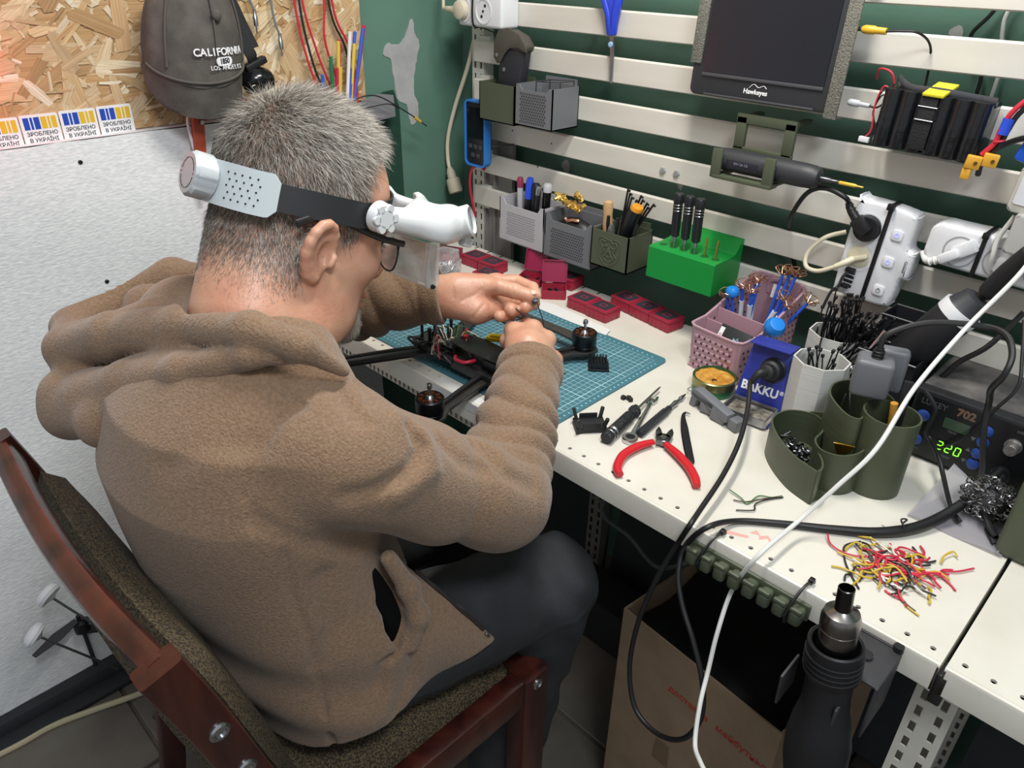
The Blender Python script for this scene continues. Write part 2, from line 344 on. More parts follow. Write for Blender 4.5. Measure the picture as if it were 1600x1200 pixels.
# perforated lower upright under the seam and dark panels under the bench
t = thing('bench_leg', 'slotted bench leg below the seam of the two table tops', 'post', (1.322, .02, 0)); b = B(); slotted(b, 0, 0, 0, .69, .04, .03); b.build('post', slatm, t)
B().box((0, -.018, .70), (.012, .014, .04), bev=.002).build('hook', dark_steel, t)
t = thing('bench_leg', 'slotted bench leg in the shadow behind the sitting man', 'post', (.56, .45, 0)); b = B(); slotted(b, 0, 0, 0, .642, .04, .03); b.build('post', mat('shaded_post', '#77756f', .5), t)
t = thing('bench_leg', 'slotted bench leg under the left end of the table', 'post', (.105, .04, 0)); b = B(); slotted(b, 0, 0, 0, .642, .036, .03); b.build('post', slatm, t)
# ------------------------------------------------------------ implicit surfaces (for the person and his clothes)
A = np.array
def smin(a, b, k):
    h = np.clip(.5 + .5 * (b - a) / k, 0, 1); return b * (1 - h) + a * h - k * h * (1 - h)
def smax(a, b, k): return -smin(-a, -b, k)
def rc(P, a, b, ra, rb):
    a, b = A(a, float), A(b, float); d = b - a; t = np.clip(((P - a) @ d) / (d @ d), 0, 1)
    return np.linalg.norm(P - a - t[:, None] * d, axis=1) - (ra + (rb - ra) * t)
def chain(P, pts, rs, k=.01):
    f = None
    for i in range(len(pts) - 1):
        g = rc(P, pts[i], pts[i + 1], rs[i], rs[i + 1]); f = g if f is None else smin(f, g, k)
    return f
def ell(P, c, r, R_=None):
    q = P - A(c); q = q if R_ is None else q @ R_
    r = A(r, float); k0 = np.linalg.norm(q / r, axis=1); k1 = np.linalg.norm(q / (r * r), axis=1) + 1e-9
    return k0 * (k0 - 1) / k1
def param(P, a, b):
    a, b = A(a, float), A(b, float); d = b - a; return ((P - a) @ d) / (d @ d)
def snet(fn, lo, hi, h):
    """surface nets: quads on the zero set of fn, evaluated only near the surface"""
    lo = A(lo, float); n = np.ceil((A(hi) - lo) / h / 4).astype(int) * 4 + 1
    c = [lo[i] + h * 4 * np.arange((n[i] - 1) // 4 + 1) for i in range(3)]
    G = np.stack(np.meshgrid(*c, indexing='ij'), -1); Fc = fn(G.reshape(-1, 3)).reshape(G.shape[:3])
    near = np.abs(Fc) < h * 9
    F = np.repeat(np.repeat(np.repeat(Fc, 4, 0), 4, 1), 4, 2)[1:-2, 1:-2, 1:-2]; m = np.repeat(np.repeat(np.repeat(near, 4, 0), 4, 1), 4, 2)[1:-2, 1:-2, 1:-2]
    F = F[:n[0], :n[1], :n[2]].copy(); m = m[:n[0], :n[1], :n[2]]; I = np.argwhere(m); F[m] = 0
    F[I[:, 0], I[:, 1], I[:, 2]] = fn(lo + (I + 0) * h)
    s = F < 0; nx, ny, nz = A(F.shape) - 1
    off = [(i, j, k) for i in (0, 1) for j in (0, 1) for k in (0, 1)]
    cs = [s[i:i + nx, j:j + ny, k:k + nz] for i, j, k in off]; cnt = sum(x.astype(np.int8) for x in cs)
    act = (cnt > 0) & (cnt < 8); idx = -np.ones(act.shape, int); C = np.argwhere(act); idx[act] = np.arange(len(C))
    acc = np.zeros((len(C), 3)); num = np.zeros(len(C))
    for a in range(8):
        for b in range(a + 1, 8):
            d = [off[b][q] - off[a][q] for q in range(3)]
            if sum(map(abs, d)) != 1: continue
            fa = F[C[:, 0] + off[a][0], C[:, 1] + off[a][1], C[:, 2] + off[a][2]]; fb = F[C[:, 0] + off[b][0], C[:, 1] + off[b][1], C[:, 2] + off[b][2]]
            x = (fa < 0) != (fb < 0); t = np.where(x, fa / np.where(x, fa - fb, 1), 0)
            acc += np.where(x[:, None], A(off[a]) + t[:, None] * A(d), 0); num += x
    Vt = lo + h * (C + acc / num[:, None]); Q = []
    for ax in range(3):
        u, v = (ax + 1) % 3, (ax + 2) % 3; sl0 = [slice(1, None)] * 3; sl1 = [slice(1, None)] * 3
        sh = list(s.shape); a0 = [slice(1, sh[i] - 1) for i in range(3)]; a1 = list(a0); a0[ax] = slice(0, sh[ax] - 1); a1[ax] = slice(1, sh[ax])
        s0, s1 = s[tuple(a0)], s[tuple(a1)]; E = np.argwhere(s0 != s1)
        if not len(E): continue
        fl_ = s0[E[:, 0], E[:, 1], E[:, 2]]; base = E.copy(); base[:, u] += 1; base[:, v] += 1
        def g(du, dv):
            q = base.copy(); q[:, u] += du; q[:, v] += dv; return idx[q[:, 0], q[:, 1], q[:, 2]]
        q = np.stack([g(-1, -1), g(0, -1), g(0, 0), g(-1, 0)], 1); q[~fl_] = q[~fl_][:, ::-1]; Q.append(q)
    Q = np.concatenate(Q); Q = Q[(Q >= 0).all(1)]
    return Vt, Q
def npmesh(name, Vt, Q):
    me = bpy.data.meshes.new(name); n = len(Q); w = Q.shape[1]
    me.vertices.add(len(Vt)); me.vertices.foreach_set('co', Vt.astype(np.float32).ravel())
    me.loops.add(n * w); me.loops.foreach_set('vertex_index', Q.astype(np.int32).ravel())
    me.polygons.add(n); me.polygons.foreach_set('loop_start', np.arange(0, n * w, w, dtype=np.int32)); me.update(calc_edges=True); me.validate()
    return me
def joinq(*vq):
    Vs, Qs, o = [], [], 0
    for v, q in vq: Vs.append(v); Qs.append(q + o); o += len(v)
    return np.concatenate(Vs), np.concatenate(Qs)
def ridges(t, a): return a * (np.abs(np.sin(t)) - .6)       # rounded cloth rolls with sharp valleys
def bump1(x, c, w): return np.exp(-((x - c) / w) ** 2)
# ------------------------------------------------------------ the man at the bench
HO = A((.645, -.260, 1.058)); _p, _y, _r = math.radians(-22), math.radians(1), math.radians(-2)
HR = np.array(Euler((_p, _r, _y), 'YXZ').to_matrix())
H4 = M.Translation(HO.tolist()) @ M(HR.tolist()).to_4x4()
def hw(l): return tuple(HO + HR @ A(l, float))                # head-local -> world
SH_R, EL_R, WR_R = (.836, -.345, .893), (.862, -.160, .757), (.732, .030, .818)
SH_L, EL_L, WR_L = (.52, -.345, .92), (.40, -.14, .84), (.567, .008, .880)
KN_R, KN_L = (.848, -.042, .532), (.60, .0, .535)
person = thing('person', 'person in brown fleece hoodie and jeans, seated and bent over the drone', 'person', (.69, -.34, .47))
skin = mat('skin', '#cb9c82', .42, col2='#bf8870', nscale=22, bump=.22, bscale=260, sss=.12)
def headf(P):
    q = (P - HO) @ HR; x = np.abs(q[:, 0]); qs = np.stack([x, q[:, 1], q[:, 2]], 1)
    f = ell(q, (0, .001, .043), (.0735, .0885, .086)); f = smin(f, ell(q, (0, .036, .035), (.064, .062, .068)), .03)
    f = smin(f, ell(q, (0, .046, -.03), (.056, .050, .076)), .03)
    f = smin(f, rc(qs, (.050, .006, -.045), (.016, .076, -.098), .021, .017), .03); f = smin(f, ell(q, (0, .084, -.102), (.020, .016, .016)), .02)
    f = smin(f, ell(qs, (.044, .056, -.022), (.022, .024, .02)), .025); f = smin(f, rc(qs, (0, .088, .022), (.038, .080, .022), .012, .010), .015)
    f = smin(f, rc(q, (0, .094, .012), (0, .119, -.03), .008, .0115), .012); f = smin(f, ell(qs, (.010, .110, -.035), (.008, .010, .008)), .006)
    f = smax(f, -ell(qs, (.032, .102, .003), (.017, .016, .012)), .012); f = smin(f, ell(qs, (.031, .080, .003), (.012, .012, .012)), .003)
    f = smin(f, ell(q, (0, .098, -.062), (.024, .011, .006)), .006); f = smin(f, ell(q, (0, .097, -.074), (.021, .011, .007)), .006)
    f = smax(f, -ell(q, (0, .110, -.0675), (.026, .012, .0016)), .004)
    nk = rc(P, hw((0, -.032, -.02)), (.672, -.335, .985), .057, .062); nk = smin(nk, rc(P, hw((0, -.01, -.05)), (.675, -.29, .97), .05, .055), .03)
    nk = smin(nk, rc(P, hw((.05, -.02, -.03)), (.70, -.25, .97), .014, .012), .03)   # neck tendon
    f = smin(f, nk, .022)
    es = qs + A((0, .007, .012)); qs, e_ = es, qs
    e = ell(qs, (.077, -.012, .0), (.007, .0165, .028)); hx = [(.076 + .011 * math.sin(math.radians(min(170, a * .75))), -.011 + .0172 * math.cos(math.radians(a)) * (1 if a < 200 else .85), .0 + .0285 * math.sin(math.radians(a))) for a in (10, 40, 65, 90, 115, 140, 165, 190, 215, 240, 265)]
    rm = None
    for i in range(10):
        g = rc(qs, hx[i], hx[i + 1], .0038 + .0002 * i, .0038 + .0002 * (i + 1)); rm = g if rm is None else smin(rm, g, .004)
    e = smin(e, rm, .008); e = smax(e, -ell(qs, (.090, -.005, -.003), (.015, .0105, .0165)), .003); e = smin(e, rc(qs, (.081, .006, -.004), (.081, .004, -.012), .004, .004), .004)
    f = smin(f, e, .006)
    return f
def fingers(P, segs, palm, k=.0055):
    f = None
    for pts, rs in palm:
        g = chain(P, pts, rs, .010); f = g if f is None else smin(f, g, .010)
    fg = None
    for pts, rs in segs: g = chain(P, pts, rs, .003); fg = g if fg is None else smin(fg, g, .0012)
    f = smin(f, fg, k)
    for pts, w_, dp in HCREASE: f = f + dp * np.exp(-(chain(P, pts, [0] * len(pts), 1e-6) / w_) ** 2)
    return f
HCREASE = [([(.640, .050, .897), (.632, .050, .882), (.638, .040, .869), (.636, .040, .850)], .0022, .0018), ([(.623, .037, .895), (.619, .025, .888), (.612, .009, .882)], .0020, .0014), ([(.633, .033, .876), (.632, .020, .867), (.627, .015, .857)], .0022, .0016), ([(.655, .067, .903), (.663, .064, .892)], .0014, .0009), ([(.600, .003, .900), (.603, .001, .885), (.600, .0, .868)], .002, .0012)]
# left hand: palm towards the viewer, thumb and index pinching a small board
LH_palm = [([(0.5362, -0.0088, 0.8753), (0.5757, 0.0137, 0.8792), (0.595, 0.037, 0.8807)], [.030, .027, .026]), ([(0.5848, 0.0056, 0.8702), (0.616, 0.0342, 0.8616), (0.6293, 0.0567, 0.8592)], [.022, .020, .014]), ([(0.5873, 0.0226, 0.8924), (0.6117, 0.055, 0.8929)], [.020, .017]), ([(0.5891, 0.0462, 0.8793), (0.6008, 0.0878, 0.8868)], [.02, .013]), ([(0.5943, 0.0413, 0.8669), (0.6133, 0.0854, 0.8685)], [.02, .013])]
LH_f = [([(0.6121, 0.0508, 0.8932), (0.6323, 0.0612, 0.8955), (0.6551, 0.0728, 0.8923), (0.6719, 0.0851, 0.887), (0.6752, 0.0897, 0.8847)], [.0155, .0120, .0112, .0098, .0085]),
  ([(0.6021, 0.0825, 0.8886), (0.6216, 0.1093, 0.8882), (0.6527, 0.1133, 0.8852), (0.6703, 0.1032, 0.8813)], [.0115, .0095, .0090, .0078]),
  ([(0.6094, 0.0863, 0.8743), (0.6333, 0.1147, 0.8705), (0.6624, 0.1069, 0.8654), (0.6727, 0.0768, 0.8716)], [.0115, .0095, .0090, .0090]),
  ([(0.6187, 0.0775, 0.862), (0.6306, 0.1039, 0.8602), (0.6537, 0.0915, 0.8568), (0.6635, 0.0572, 0.8704)], [.0115, .0098, .0092, .0100]),
  ([(0.6247, 0.0611, 0.8543), (0.6331, 0.0851, 0.854), (0.6502, 0.0709, 0.8515), (0.6551, 0.0422, 0.862)], [.0100, .0085, .0080, .0085])]
# right hand: back of the hand up, fingers closed around a tool
RH_palm = [([(.765, -.012, .803), WR_R, (0.7156, 0.0369, 0.8336)], [.027, .027, .029]), ([(0.7109, 0.0367, 0.8289), (0.6846, 0.0472, 0.8442)], [.026, .016]), ([(0.7172, 0.0404, 0.832), (0.6989, 0.0667, 0.847)], [.026, .015]), ([(0.7268, 0.0437, 0.8283), (0.7197, 0.0721, 0.8363)], [.025, .014]), ([(0.7313, 0.0419, 0.8205), (0.7433, 0.0639, 0.8173)], [.022, .013])]
RH_f = [([(0.6826, 0.0492, 0.8449), (0.6477, 0.063, 0.8385), (0.6377, 0.0678, 0.8165), (0.6408, 0.0705, 0.8059)], [.0125, .0098, .0085, .0075]),
  ([(0.6983, 0.0687, 0.8482), (0.6637, 0.0874, 0.8394), (0.6482, 0.0874, 0.8181), (0.6483, 0.0794, 0.8078)], [.0130, .0100, .0088, .0078]),
  ([(0.721, 0.0747, 0.838), (0.6901, 0.0961, 0.828), (0.6706, 0.0926, 0.8072), (0.67, 0.0796, 0.8017)], [.0125, .0098, .0086, .0076]),
  ([(0.7444, 0.0669, 0.8156), (0.7228, 0.0899, 0.8063), (0.7023, 0.0879, 0.7927), (0.6956, 0.0785, 0.7892)], [.0110, .0085, .0076, .0068]),
  ([(0.7077, 0.0347, 0.8304), (0.6748, 0.0417, 0.8291), (0.6501, 0.0584, 0.8198), (0.6441, 0.0699, 0.8051)], [.0150, .0118, .0105, .0088])]
def lhand(P): return fingers(P, LH_f, LH_palm)
def rhand(P): return fingers(P, RH_f, RH_palm)
def trunk(P):
    f = chain(P, [(.69, -.35, .55), (.685, -.365, .72), (.675, -.36, .88)], [.09, .085, .085], .05)
    f = smin(f, rc(P, (.58, -.355, .88), (.77, -.355, .88), .06, .06), .06)
    for s_, sh, el, wr, kn in ((1, SH_R, EL_R, WR_R, KN_R), (-1, SH_L, EL_L, WR_L, KN_L)):
        f = smin(f, chain(P, [sh, el, wr], [.05, .038, .024], .02), .03)
        f = smin(f, chain(P, [(.69 + .09 * s_, -.36, .54), kn, (kn[0] - .02, kn[1] - .06, .13)], [.058, .048, .036], .02), .04)
    return f
W_, Q_ = joinq(snet(headf, HO + A((-.11, -.17, -.15)), HO + A((.115, .16, .16)), .0026), snet(lhand, (.50, -.06, .82), (.74, .13, .95), .0021), snet(rhand, (.66, -.06, .74), (.80, .14, .88), .0021), snet(trunk, (.3, -.55, .08), (.99, .08, 1.02), .012))
body = link('body', npmesh('body', W_ - A(person.location), Q_), skin, person, ang=0)
body.data.polygons.foreach_set('use_smooth', [True] * len(body.data.polygons))
nailm = mat('nail', '#d6a590', .35)
for p, nn, r in (((.6795, .0865, .8945), (.45, -.35, .82), (.0042, .0058, .0012)),): B().ball((0, 0, 0), r, 14).build('fingernail', nailm, person, tf=M.Translation(V(p) - person.location) @ zframe((0, 0, 0), nn) @ TR((0, 0, 0), (0, 0, .6)))
# ---- hoodie
fleece = mat('brown_fleece', '#8a705a', .95, col2='#7b634e', nscale=300, bump=.9, bscale=420, spec=.15, sheen=.25, nd=2)
ZS = A([.40, .47, .55, .65, .75, .85, .92, .965, 1.0]); CX = A([.69, .69, .69, .69, .685, .68, .68, .68, .68]); CY = A([-.332, -.335, -.344, -.358, -.372, -.379, -.372, -.352, -.335])
RX = A([.182, .184, .180, .172, .172, .178, .165, .120, .075]); RY = A([.108, .110, .117, .124, .131, .133, .116, .085, .055])
def hoodie_core(P):
    z = P[:, 2]; zc = np.clip(z, .40, 1.0)
    cx, cy, rx, ry = (np.interp(zc, ZS, q) for q in (CX, CY, RX, RY))
    fold = .004 * np.sin(60 * z + 9 * P[:, 0] + 14 * P[:, 1]) * bump1(z, .58, .09)
    k = np.sqrt(((P[:, 0] - cx) / rx) ** 2 + ((P[:, 1] - cy) / ry) ** 2) + 1e-6
    f = (k - 1) * np.minimum(rx, ry) * (1 + .25 * np.clip(k - 1, 0, 1)) + fold; f = smax(f, z - 1.005, .03)
    f = smin(f, rc(P, (.795, -.31, .64), (.840, -.150, .525), .070, .062), .05)          # open right front spread over the thigh
    fr = A((.835, -.258, .680)); ft = A((.893, -.184, .570)); th = A((.55, -.27, .53)); nr = np.cross(ft - fr, th - fr); nr = nr / np.linalg.norm(nr); nr = nr if nr[1] > 0 else -nr
    f = smax(f, (P - fr) @ nr - np.clip((z - .70) * 1.6, 0, .4), .005)
    f = smax(f, .518 + .20 * (P[:, 1] + .38) + .003 * np.sin(30 * P[:, 0]) - z, .004)
    return f
UA = A(EL_R) - A(SH_R); FA = A(WR_R) - A(EL_R)
CREASE = [  # seams (narrow) and cloth folds (wide; negative = raised roll)
 ([(.823, -.373, .957), (.819, -.392, .950), (.822, -.411, .936), (.828, -.428, .919), (.828, -.438, .893), (.834, -.440, .871)], .0040, .0062),
 ([(.775, -.385, .985), (.783, -.377, .973), (.801, -.375, .964), (.823, -.373, .957)], .0040, .0055), ([(.849, -.422, .831), (.844, -.422, .789), (.844, -.419, .753), (.848, -.412, .705), (.846, -.408, .62), (.84, -.40, .52)], .0038, .005),
 ([(.875, -.294, .924), (.889, -.291, .906), (.901, -.313, .897), (.901, -.350, .894), (.892, -.378, .895)], .0075, .0075), ([(.868, -.300, .930), (.884, -.280, .916), (.905, -.285, .888), (.905, -.33, .880)], .014, -.006),
 ([(.816, -.334, .963), (.854, -.343, .955), (.866, -.341, .950)], .008, .005), ([(.811, -.303, .950), (.852, -.321, .952), (.863, -.339, .951)], .007, .0055), ([(.83, -.320, .955), (.862, -.328, .948)], .008, -.004),
 ([(.836, -.439, .869), (.857, -.410, .838), (.857, -.350, .793)], .008, .006), ([(.758, -.479, .908), (.784, -.451, .929), (.811, -.421, .935)], .014, .003),
 ([(.879, -.256, .892), (.892, -.242, .868), (.897, -.210, .843)], .008, .006), ([(.869, -.199, .857), (.904, -.189, .831), (.914, -.153, .801)], .008, .007), ([(.86, -.165, .845), (.885, -.130, .815)], .008, .006),
 ([(.853, -.390, .778), (.856, -.389, .712), (.851, -.407, .666)], .012, .005), ([(.893, -.29, .711), (.885, -.297, .661), (.874, -.311, .584), (.876, -.332, .546)], .009, .006), ([(.858, -.311, .64), (.873, -.343, .631), (.867, -.353, .60)], .008, .006)]
POCK = [(.856, -.330, .748), (.862, -.322, .706), (.868, -.318, .672), (.868, -.322, .642)]
def hoodie(P):
    f = hoodie_core(P)
    for sh, el, wr, s_ in ((SH_R, EL_R, WR_R, 1), (SH_L, EL_L, WR_L, -1)):
        t = param(P, sh, el); u = param(P, el, wr)
        side = (P - A(el)) @ A((.6 * s_, .5, -.6))
        up = rc(P, sh, el, .064, .061) - ridges(9.5 * t + 16 * (P[:, 2] - .85) + 8 * P[:, 0], .008) * bump1(t, .75, .3)
        fo = rc(P, el, wr, .058, .0445) - ridges(20 * u + 1.2 * np.sin(40 * P[:, 0]) + 14 * P[:, 2], .0085) * bump1(u, .45, .38) * (u < .9)
        cuff = np.clip((u - .9) * 30, 0, 1) * .002
        arm = smin(up, fo - cuff + .003 * np.exp(-((u - .885) / .012) ** 2), .016)
        arm = smax(arm, (u - 1.0) * np.linalg.norm(A(wr) - A(el)), .004)
        inn = rc(P, el, wr, .045, .0345); arm = smax(arm, -np.maximum(inn, (.93 - u) * .2), .003)
        f = smin(f, arm, np.interp(P[:, 2], [.83, .90, .94], [.012, .022, .05]))
    for pts, w_, dp in CREASE: f = f + 1.25 * dp * np.exp(-(chain(P, pts, [0] * len(pts), 1e-6) / w_) ** 2)
    # shoulder yoke seam and gentle overall waviness
    f = f + .0025 * np.sin(34 * P[:, 0] + 21 * P[:, 2]) * np.sin(29 * P[:, 1] - 17 * P[:, 2] + 1)
    # pocket slit on the right side
    f = smax(f, -chain(P, POCK, [.004, .012, .013, .005], .01), .004)
    f = smin(f, chain(P, [(.862, -.318, .765), (.868, -.300, .715), (.876, -.294, .675), (.876, -.306, .635)], [.009, .011, .011, .007], .01), .008)
    f = smax(f, -chain(P, [hw((0, -.02, -.03)), (.675, -.30, .99)], [.062, .060]), .01)
    return f
hm = npmesh('hoodie', *(lambda vq: (vq[0] - A(person.location), vq[1]))(snet(hoodie, (.30, -.56, .42), (1.0, .06, 1.04), .0029)))
hood_o = link('hoodie', hm, fleece, person, ang=0); hm.polygons.foreach_set('use_smooth', [True] * len(hm.polygons))
# ---- the hood lying down behind the neck: two thick rolls and a hanging sack
R1 = [(0.8192, -0.3221, 0.9733), (0.8102, -0.3584, 1.0094), (0.7556, -0.3787, 1.0107), (0.6562, -0.3989, 0.9863), (0.5493, -0.4354, 0.9506), (0.4579, -0.4609, 0.9097), (0.3874, -0.4375, 0.9045), (0.3669, -0.3663, 0.9178), (0.3953, -0.307, 0.937), (0.4499, -0.2789, 0.9457)]
R2 = [(0.8089, -0.3525, 0.9984), (0.7681, -0.3882, 0.9935), (0.6955, -0.4221, 0.9595), (0.6121, -0.4467, 0.9199), (0.5496, -0.471, 0.8854), (0.4969, -0.4843, 0.8729), (0.5042, -0.4892, 0.8578), (0.5934, -0.4817, 0.879), (0.666, -0.4402, 0.9326)]
def hoodf(P):
    a = chain(P, R1, [.006, .012, .017, .023, .026, .025, .022, .024, .024, .02], .012); b = chain(P, R2, [.007, .010, .020, .027, .032, .027, .028, .022, .013], .014)
    sack = chain(P, [(0.5413, -0.3848, 0.9431), (0.4682, -0.4334, 0.8912), (0.5025, -0.4649, 0.8701)], [.035, .042, .03], .04); sack = smin(sack, chain(P, [(0.5161, -0.3113, 0.945), (0.4345, -0.3595, 0.9242)], [.02, .028], .04), .03)
    f = smin(smin(a, b, .002), sack, .006); f = smin(f, chain(P, [(.79, -.335, .94), (.74, -.37, .95), (.66, -.39, .945), (.58, -.38, .94), (.52, -.35, .94)], [.02, .03, .04, .035, .03], .02), .012)
    f = smax(f, -chain(P, [hw((0, -.032, -.02)), (.672, -.325, .985), (.68, -.29, .93)], [.066, .074, .075]), .01)
    return f + .0018 * np.sin(50 * P[:, 0] + 31 * P[:, 2]) * np.sin(47 * P[:, 1] + 9)
hh = npmesh('hood', *(lambda vq: (vq[0] - A(person.location), vq[1]))(snet(hoodf, (.38, -.60, .78), (.90, -.22, 1.10), .0034)))
hobj = link('hood', hh, fleece, person, ang=0); hh.polygons.foreach_set('use_smooth', [True] * len(hh.polygons))
zp = B().tube([tuple(A(p) + A((.0012, .0022, .0008))) for p in ((.832, -.266, .692), (.840, -.258, .679), (.850, -.249, .664), (.859, -.239, .648), (.868, -.230, .631), (.876, -.217, .610), (.883, -.205, .589))], .0024, 8, 4).build('zipper', mat('zip_tape', '#2a2422', .7), person, True)
B().box((.8865, -.1985, .579), (.004, .004, .011), rot=(.5, 0, 0), bev=.001).build('zip_end', steel, zp, True)
# ---- dark shirt under the open hoodie
def shirt(P):
    f = chain(P, [(.69, -.345, .54), (.685, -.36, .72), (.675, -.355, .88)], [.105, .100, .098], .05); f = smin(f, rc(P, (.58, -.350, .88), (.77, -.350, .88), .068, .068), .06)
    return smax(smax(f, .50 - P[:, 2], .01), P[:, 2] - .955, .02)
sm = npmesh('shirt', *(lambda vq: (vq[0] - A(person.location), vq[1]))(snet(shirt, (.42, -.52, .48), (.95, -.15, .98), .008)))
so = link('shirt', sm, mat('charcoal_cotton', '#26272b', .9), person, ang=0); sm.polygons.foreach_set('use_smooth', [True] * len(sm.polygons))
# ---- jeans
lining = mat('pocket_lining', '#0b0b0c', .95, spec=.1)
B().tube([tuple(A(p) - A((.0075, .001, .0))) for p in POCK], [.004, .011, .012, .004], 12, 6, flat=.42, up=(1, 0, 0)).build('pocket_lining', lining, person, True)
denim = mat('dark_denim', '#232528', .85, col2='#303338', nscale=14, bump=.5, bscale=700, lo=.45, hi=.8)
def jeans(P):
    f = chain(P, [(.63, -.335, .54), (.75, -.335, .54)], [.085, .085])
    for s_, kn in ((1, KN_R), (-1, KN_L)):
        hip = (.69 + .085 * s_, -.33, .545); an = (kn[0] - .03, kn[1] - .07, .10); t = param(P, hip, kn); u = param(P, kn, an)
        g = rc(P, hip, kn, .081, .068) - ridges(13 * t + 30 * (P[:, 2] - .5) * (P[:, 0] - kn[0]) * 10, .004) * bump1(t, .85, .25)
        h_ = rc(P, kn, an, .066, .055) - ridges(14 * u + 20 * P[:, 0], .005) * bump1(u, .15, .2)
        f = smin(f, smin(g, smax(h_, .07 - P[:, 2], .01), .02), .035)
    w = bump1(P[:, 1], -.04, .10) + .35
    f = f + w * (.0026 * np.sin(58 * P[:, 0] + 34 * P[:, 2] + 3 * np.sin(19 * P[:, 1])) * np.sin(46 * P[:, 1] - 22 * P[:, 2] + 2) + .0014 * np.sin(95 * P[:, 1] + 70 * P[:, 2]))
    sm_ = np.abs(P[:, 2] - .535 - .02 * np.sin(9 * P[:, 1])); return f - .0016 * np.exp(-(sm_ / .003) ** 2) * (P[:, 0] > .80)
jm = npmesh('jeans', *(lambda vq: (vq[0] - A(person.location), vq[1]))(snet(jeans, (.45, -.50, .05), (.97, .10, .68), .0046)))
jo = link('jeans', jm, denim, person, ang=0); jm.polygons.foreach_set('use_smooth', [True] * len(jm.polygons))
# ---- hair: single strands, cut short and greying
hairm = bpy.data.materials.new('grey_hair'); hairm.use_nodes = True
_n = hairm.node_tree.nodes; _b = _n['Principled BSDF']; _b.inputs['Roughness'].default_value = .45; _a = _n.new('ShaderNodeAttribute'); _a.attribute_name = 'tone'
hairm.node_tree.links.new(_a.outputs[0], _b.inputs[0])
def strands(name, n, keep, length, direc, tone, r0, seed):
    """keep(q)->probability, length(q), direc(q,nrm), tone(q,rand): q are head-local root points on the skin"""
    g = np.random.default_rng(seed); Vh, Qh = HEADV, HEADQ
    a, b, c, d = (Vh[Qh[:, i]] for i in range(4)); nr = np.cross(c - a, d - b); ar = np.linalg.norm(nr, axis=1) / 2; nr = nr / (2 * ar[:, None] + 1e-12)
    cen = (a + b + c + d) / 4; w = ar * keep(cen); i = g.choice(len(w), n, p=w / w.sum())
    s_, t_ = g.random((n, 1)), g.random((n, 1)); q = a[i] * (1 - s_) * (1 - t_) + b[i] * s_ * (1 - t_) + c[i] * s_ * t_ + d[i] * (1 - s_) * t_; N_ = nr[i]
    D = direc(q, N_, g); D /= np.linalg.norm(D, axis=1)[:, None]; Ln = (length(q) * g.uniform(.6, 1.15, n))[:, None]
    side = np.cross(D, N_); side /= np.linalg.norm(side, axis=1)[:, None] + 1e-9; up = np.cross(side, D)
    p0 = q - N_ * .001; p1 = q + (D * .55 + N_ * .06) * Ln; p2 = q + D * Ln + (side * g.normal(0, .10, (n, 1)) - N_ * .10) * Ln
    P_ = []
    r0 = r0 * np.interp(q[:, 2], [-.04, .03], [.62, 1])[:, None]
    for p, r in ((p0, r0), (p1, r0 * .9), (p2, r0 * .25)):
        for k in range(3): P_.append(p + side * r * math.cos(2.0944 * k) + up * r * math.sin(2.0944 * k))
    Vt = np.stack(P_, 1).reshape(-1, 3); o = np.arange(n)[:, None] * 9
    Qt = np.concatenate([o + A([[j * 3 + k, j * 3 + (k + 1) % 3, j * 3 + 3 + (k + 1) % 3, j * 3 + 3 + k]]) for j in (0, 1) for k in range(3)])
    me = npmesh(name, (Vt @ HR.T + HO) - A(person.location), Qt); at_ = me.attributes.new('tone', 'FLOAT_COLOR', 'POINT')
    col = tone(q, g.random(n), g); at_.data.foreach_set('color', np.repeat(np.concatenate([col, np.ones((n, 1))], 1), 9, 0).astype(np.float32).ravel())
    o_ = link(name, me, hairm, person, ang=0); me.polygons.foreach_set('use_smooth', [True] * len(me.polygons)); return o_
_hv, HEADQ = snet(headf, HO + A((-.11, -.17, -.15)), HO + A((.115, .16, .16)), .006); HEADV = (_hv - HO) @ HR
sg = lambda x, w: 1 / (1 + np.exp(-np.clip(x / w, -30, 30)))
def hair_keep(q):
    x, y, z = np.abs(q[:, 0]), q[:, 1], q[:, 2]
    top = sg(.066 - .50 * x - y + .55 * (z - .098).clip(-.05, 0), .0025) * sg(z - .055, .004)          # above the forehead, receding at the temples
    side = sg(.022 - y, .003) * sg(z - .018 - .3 * (y - .01).clip(0, 1), .004) * (z <= .075)
    back = sg(-.030 - y, .004) * sg(z + .052 + .25 * (y + .03), .010)
    burn = sg(.026 - y, .003) * sg(y - .012, .002) * sg(z - .002, .004) * (x > .05)
    neck = sg(-.075 - z, .001)
    return np.maximum.reduce([top, side, back, burn]) * (1 - neck) * sg(.0762 - x, .0005) * np.interp(z, [-.03, .05, .09, .12], [2.4, 1, 1, 1.7]) + 1e-9
def hair_len(q): return np.interp(q[:, 2], [-.06, -.02, .03, .07, .11], [.006, .008, .010, .018, .031])
def hair_dir(q, N_, g):
    w = A((.0, -.045, .125)); d = q - w; d[:, 2] -= .4 * np.abs(d[:, 2]); f = np.zeros_like(q); f[:, 1] = .75; f[:, 0] = .15
    d = d / (np.linalg.norm(d, axis=1)[:, None] + 1e-6) * .9 + f * np.interp(q[:, 2], [.05, .1], [0, 1])[:, None]
    d -= N_ * (d * N_).sum(1)[:, None]; up = np.interp(q[:, 2], [.0, .06, .12], [.18, .34, .75])[:, None]
    return d / (np.linalg.norm(d, axis=1)[:, None] + 1e-6) + N_ * up + g.normal(0, 1, q.shape) * np.interp(q[:, 2], [.03, .1], [.18, .26])[:, None]
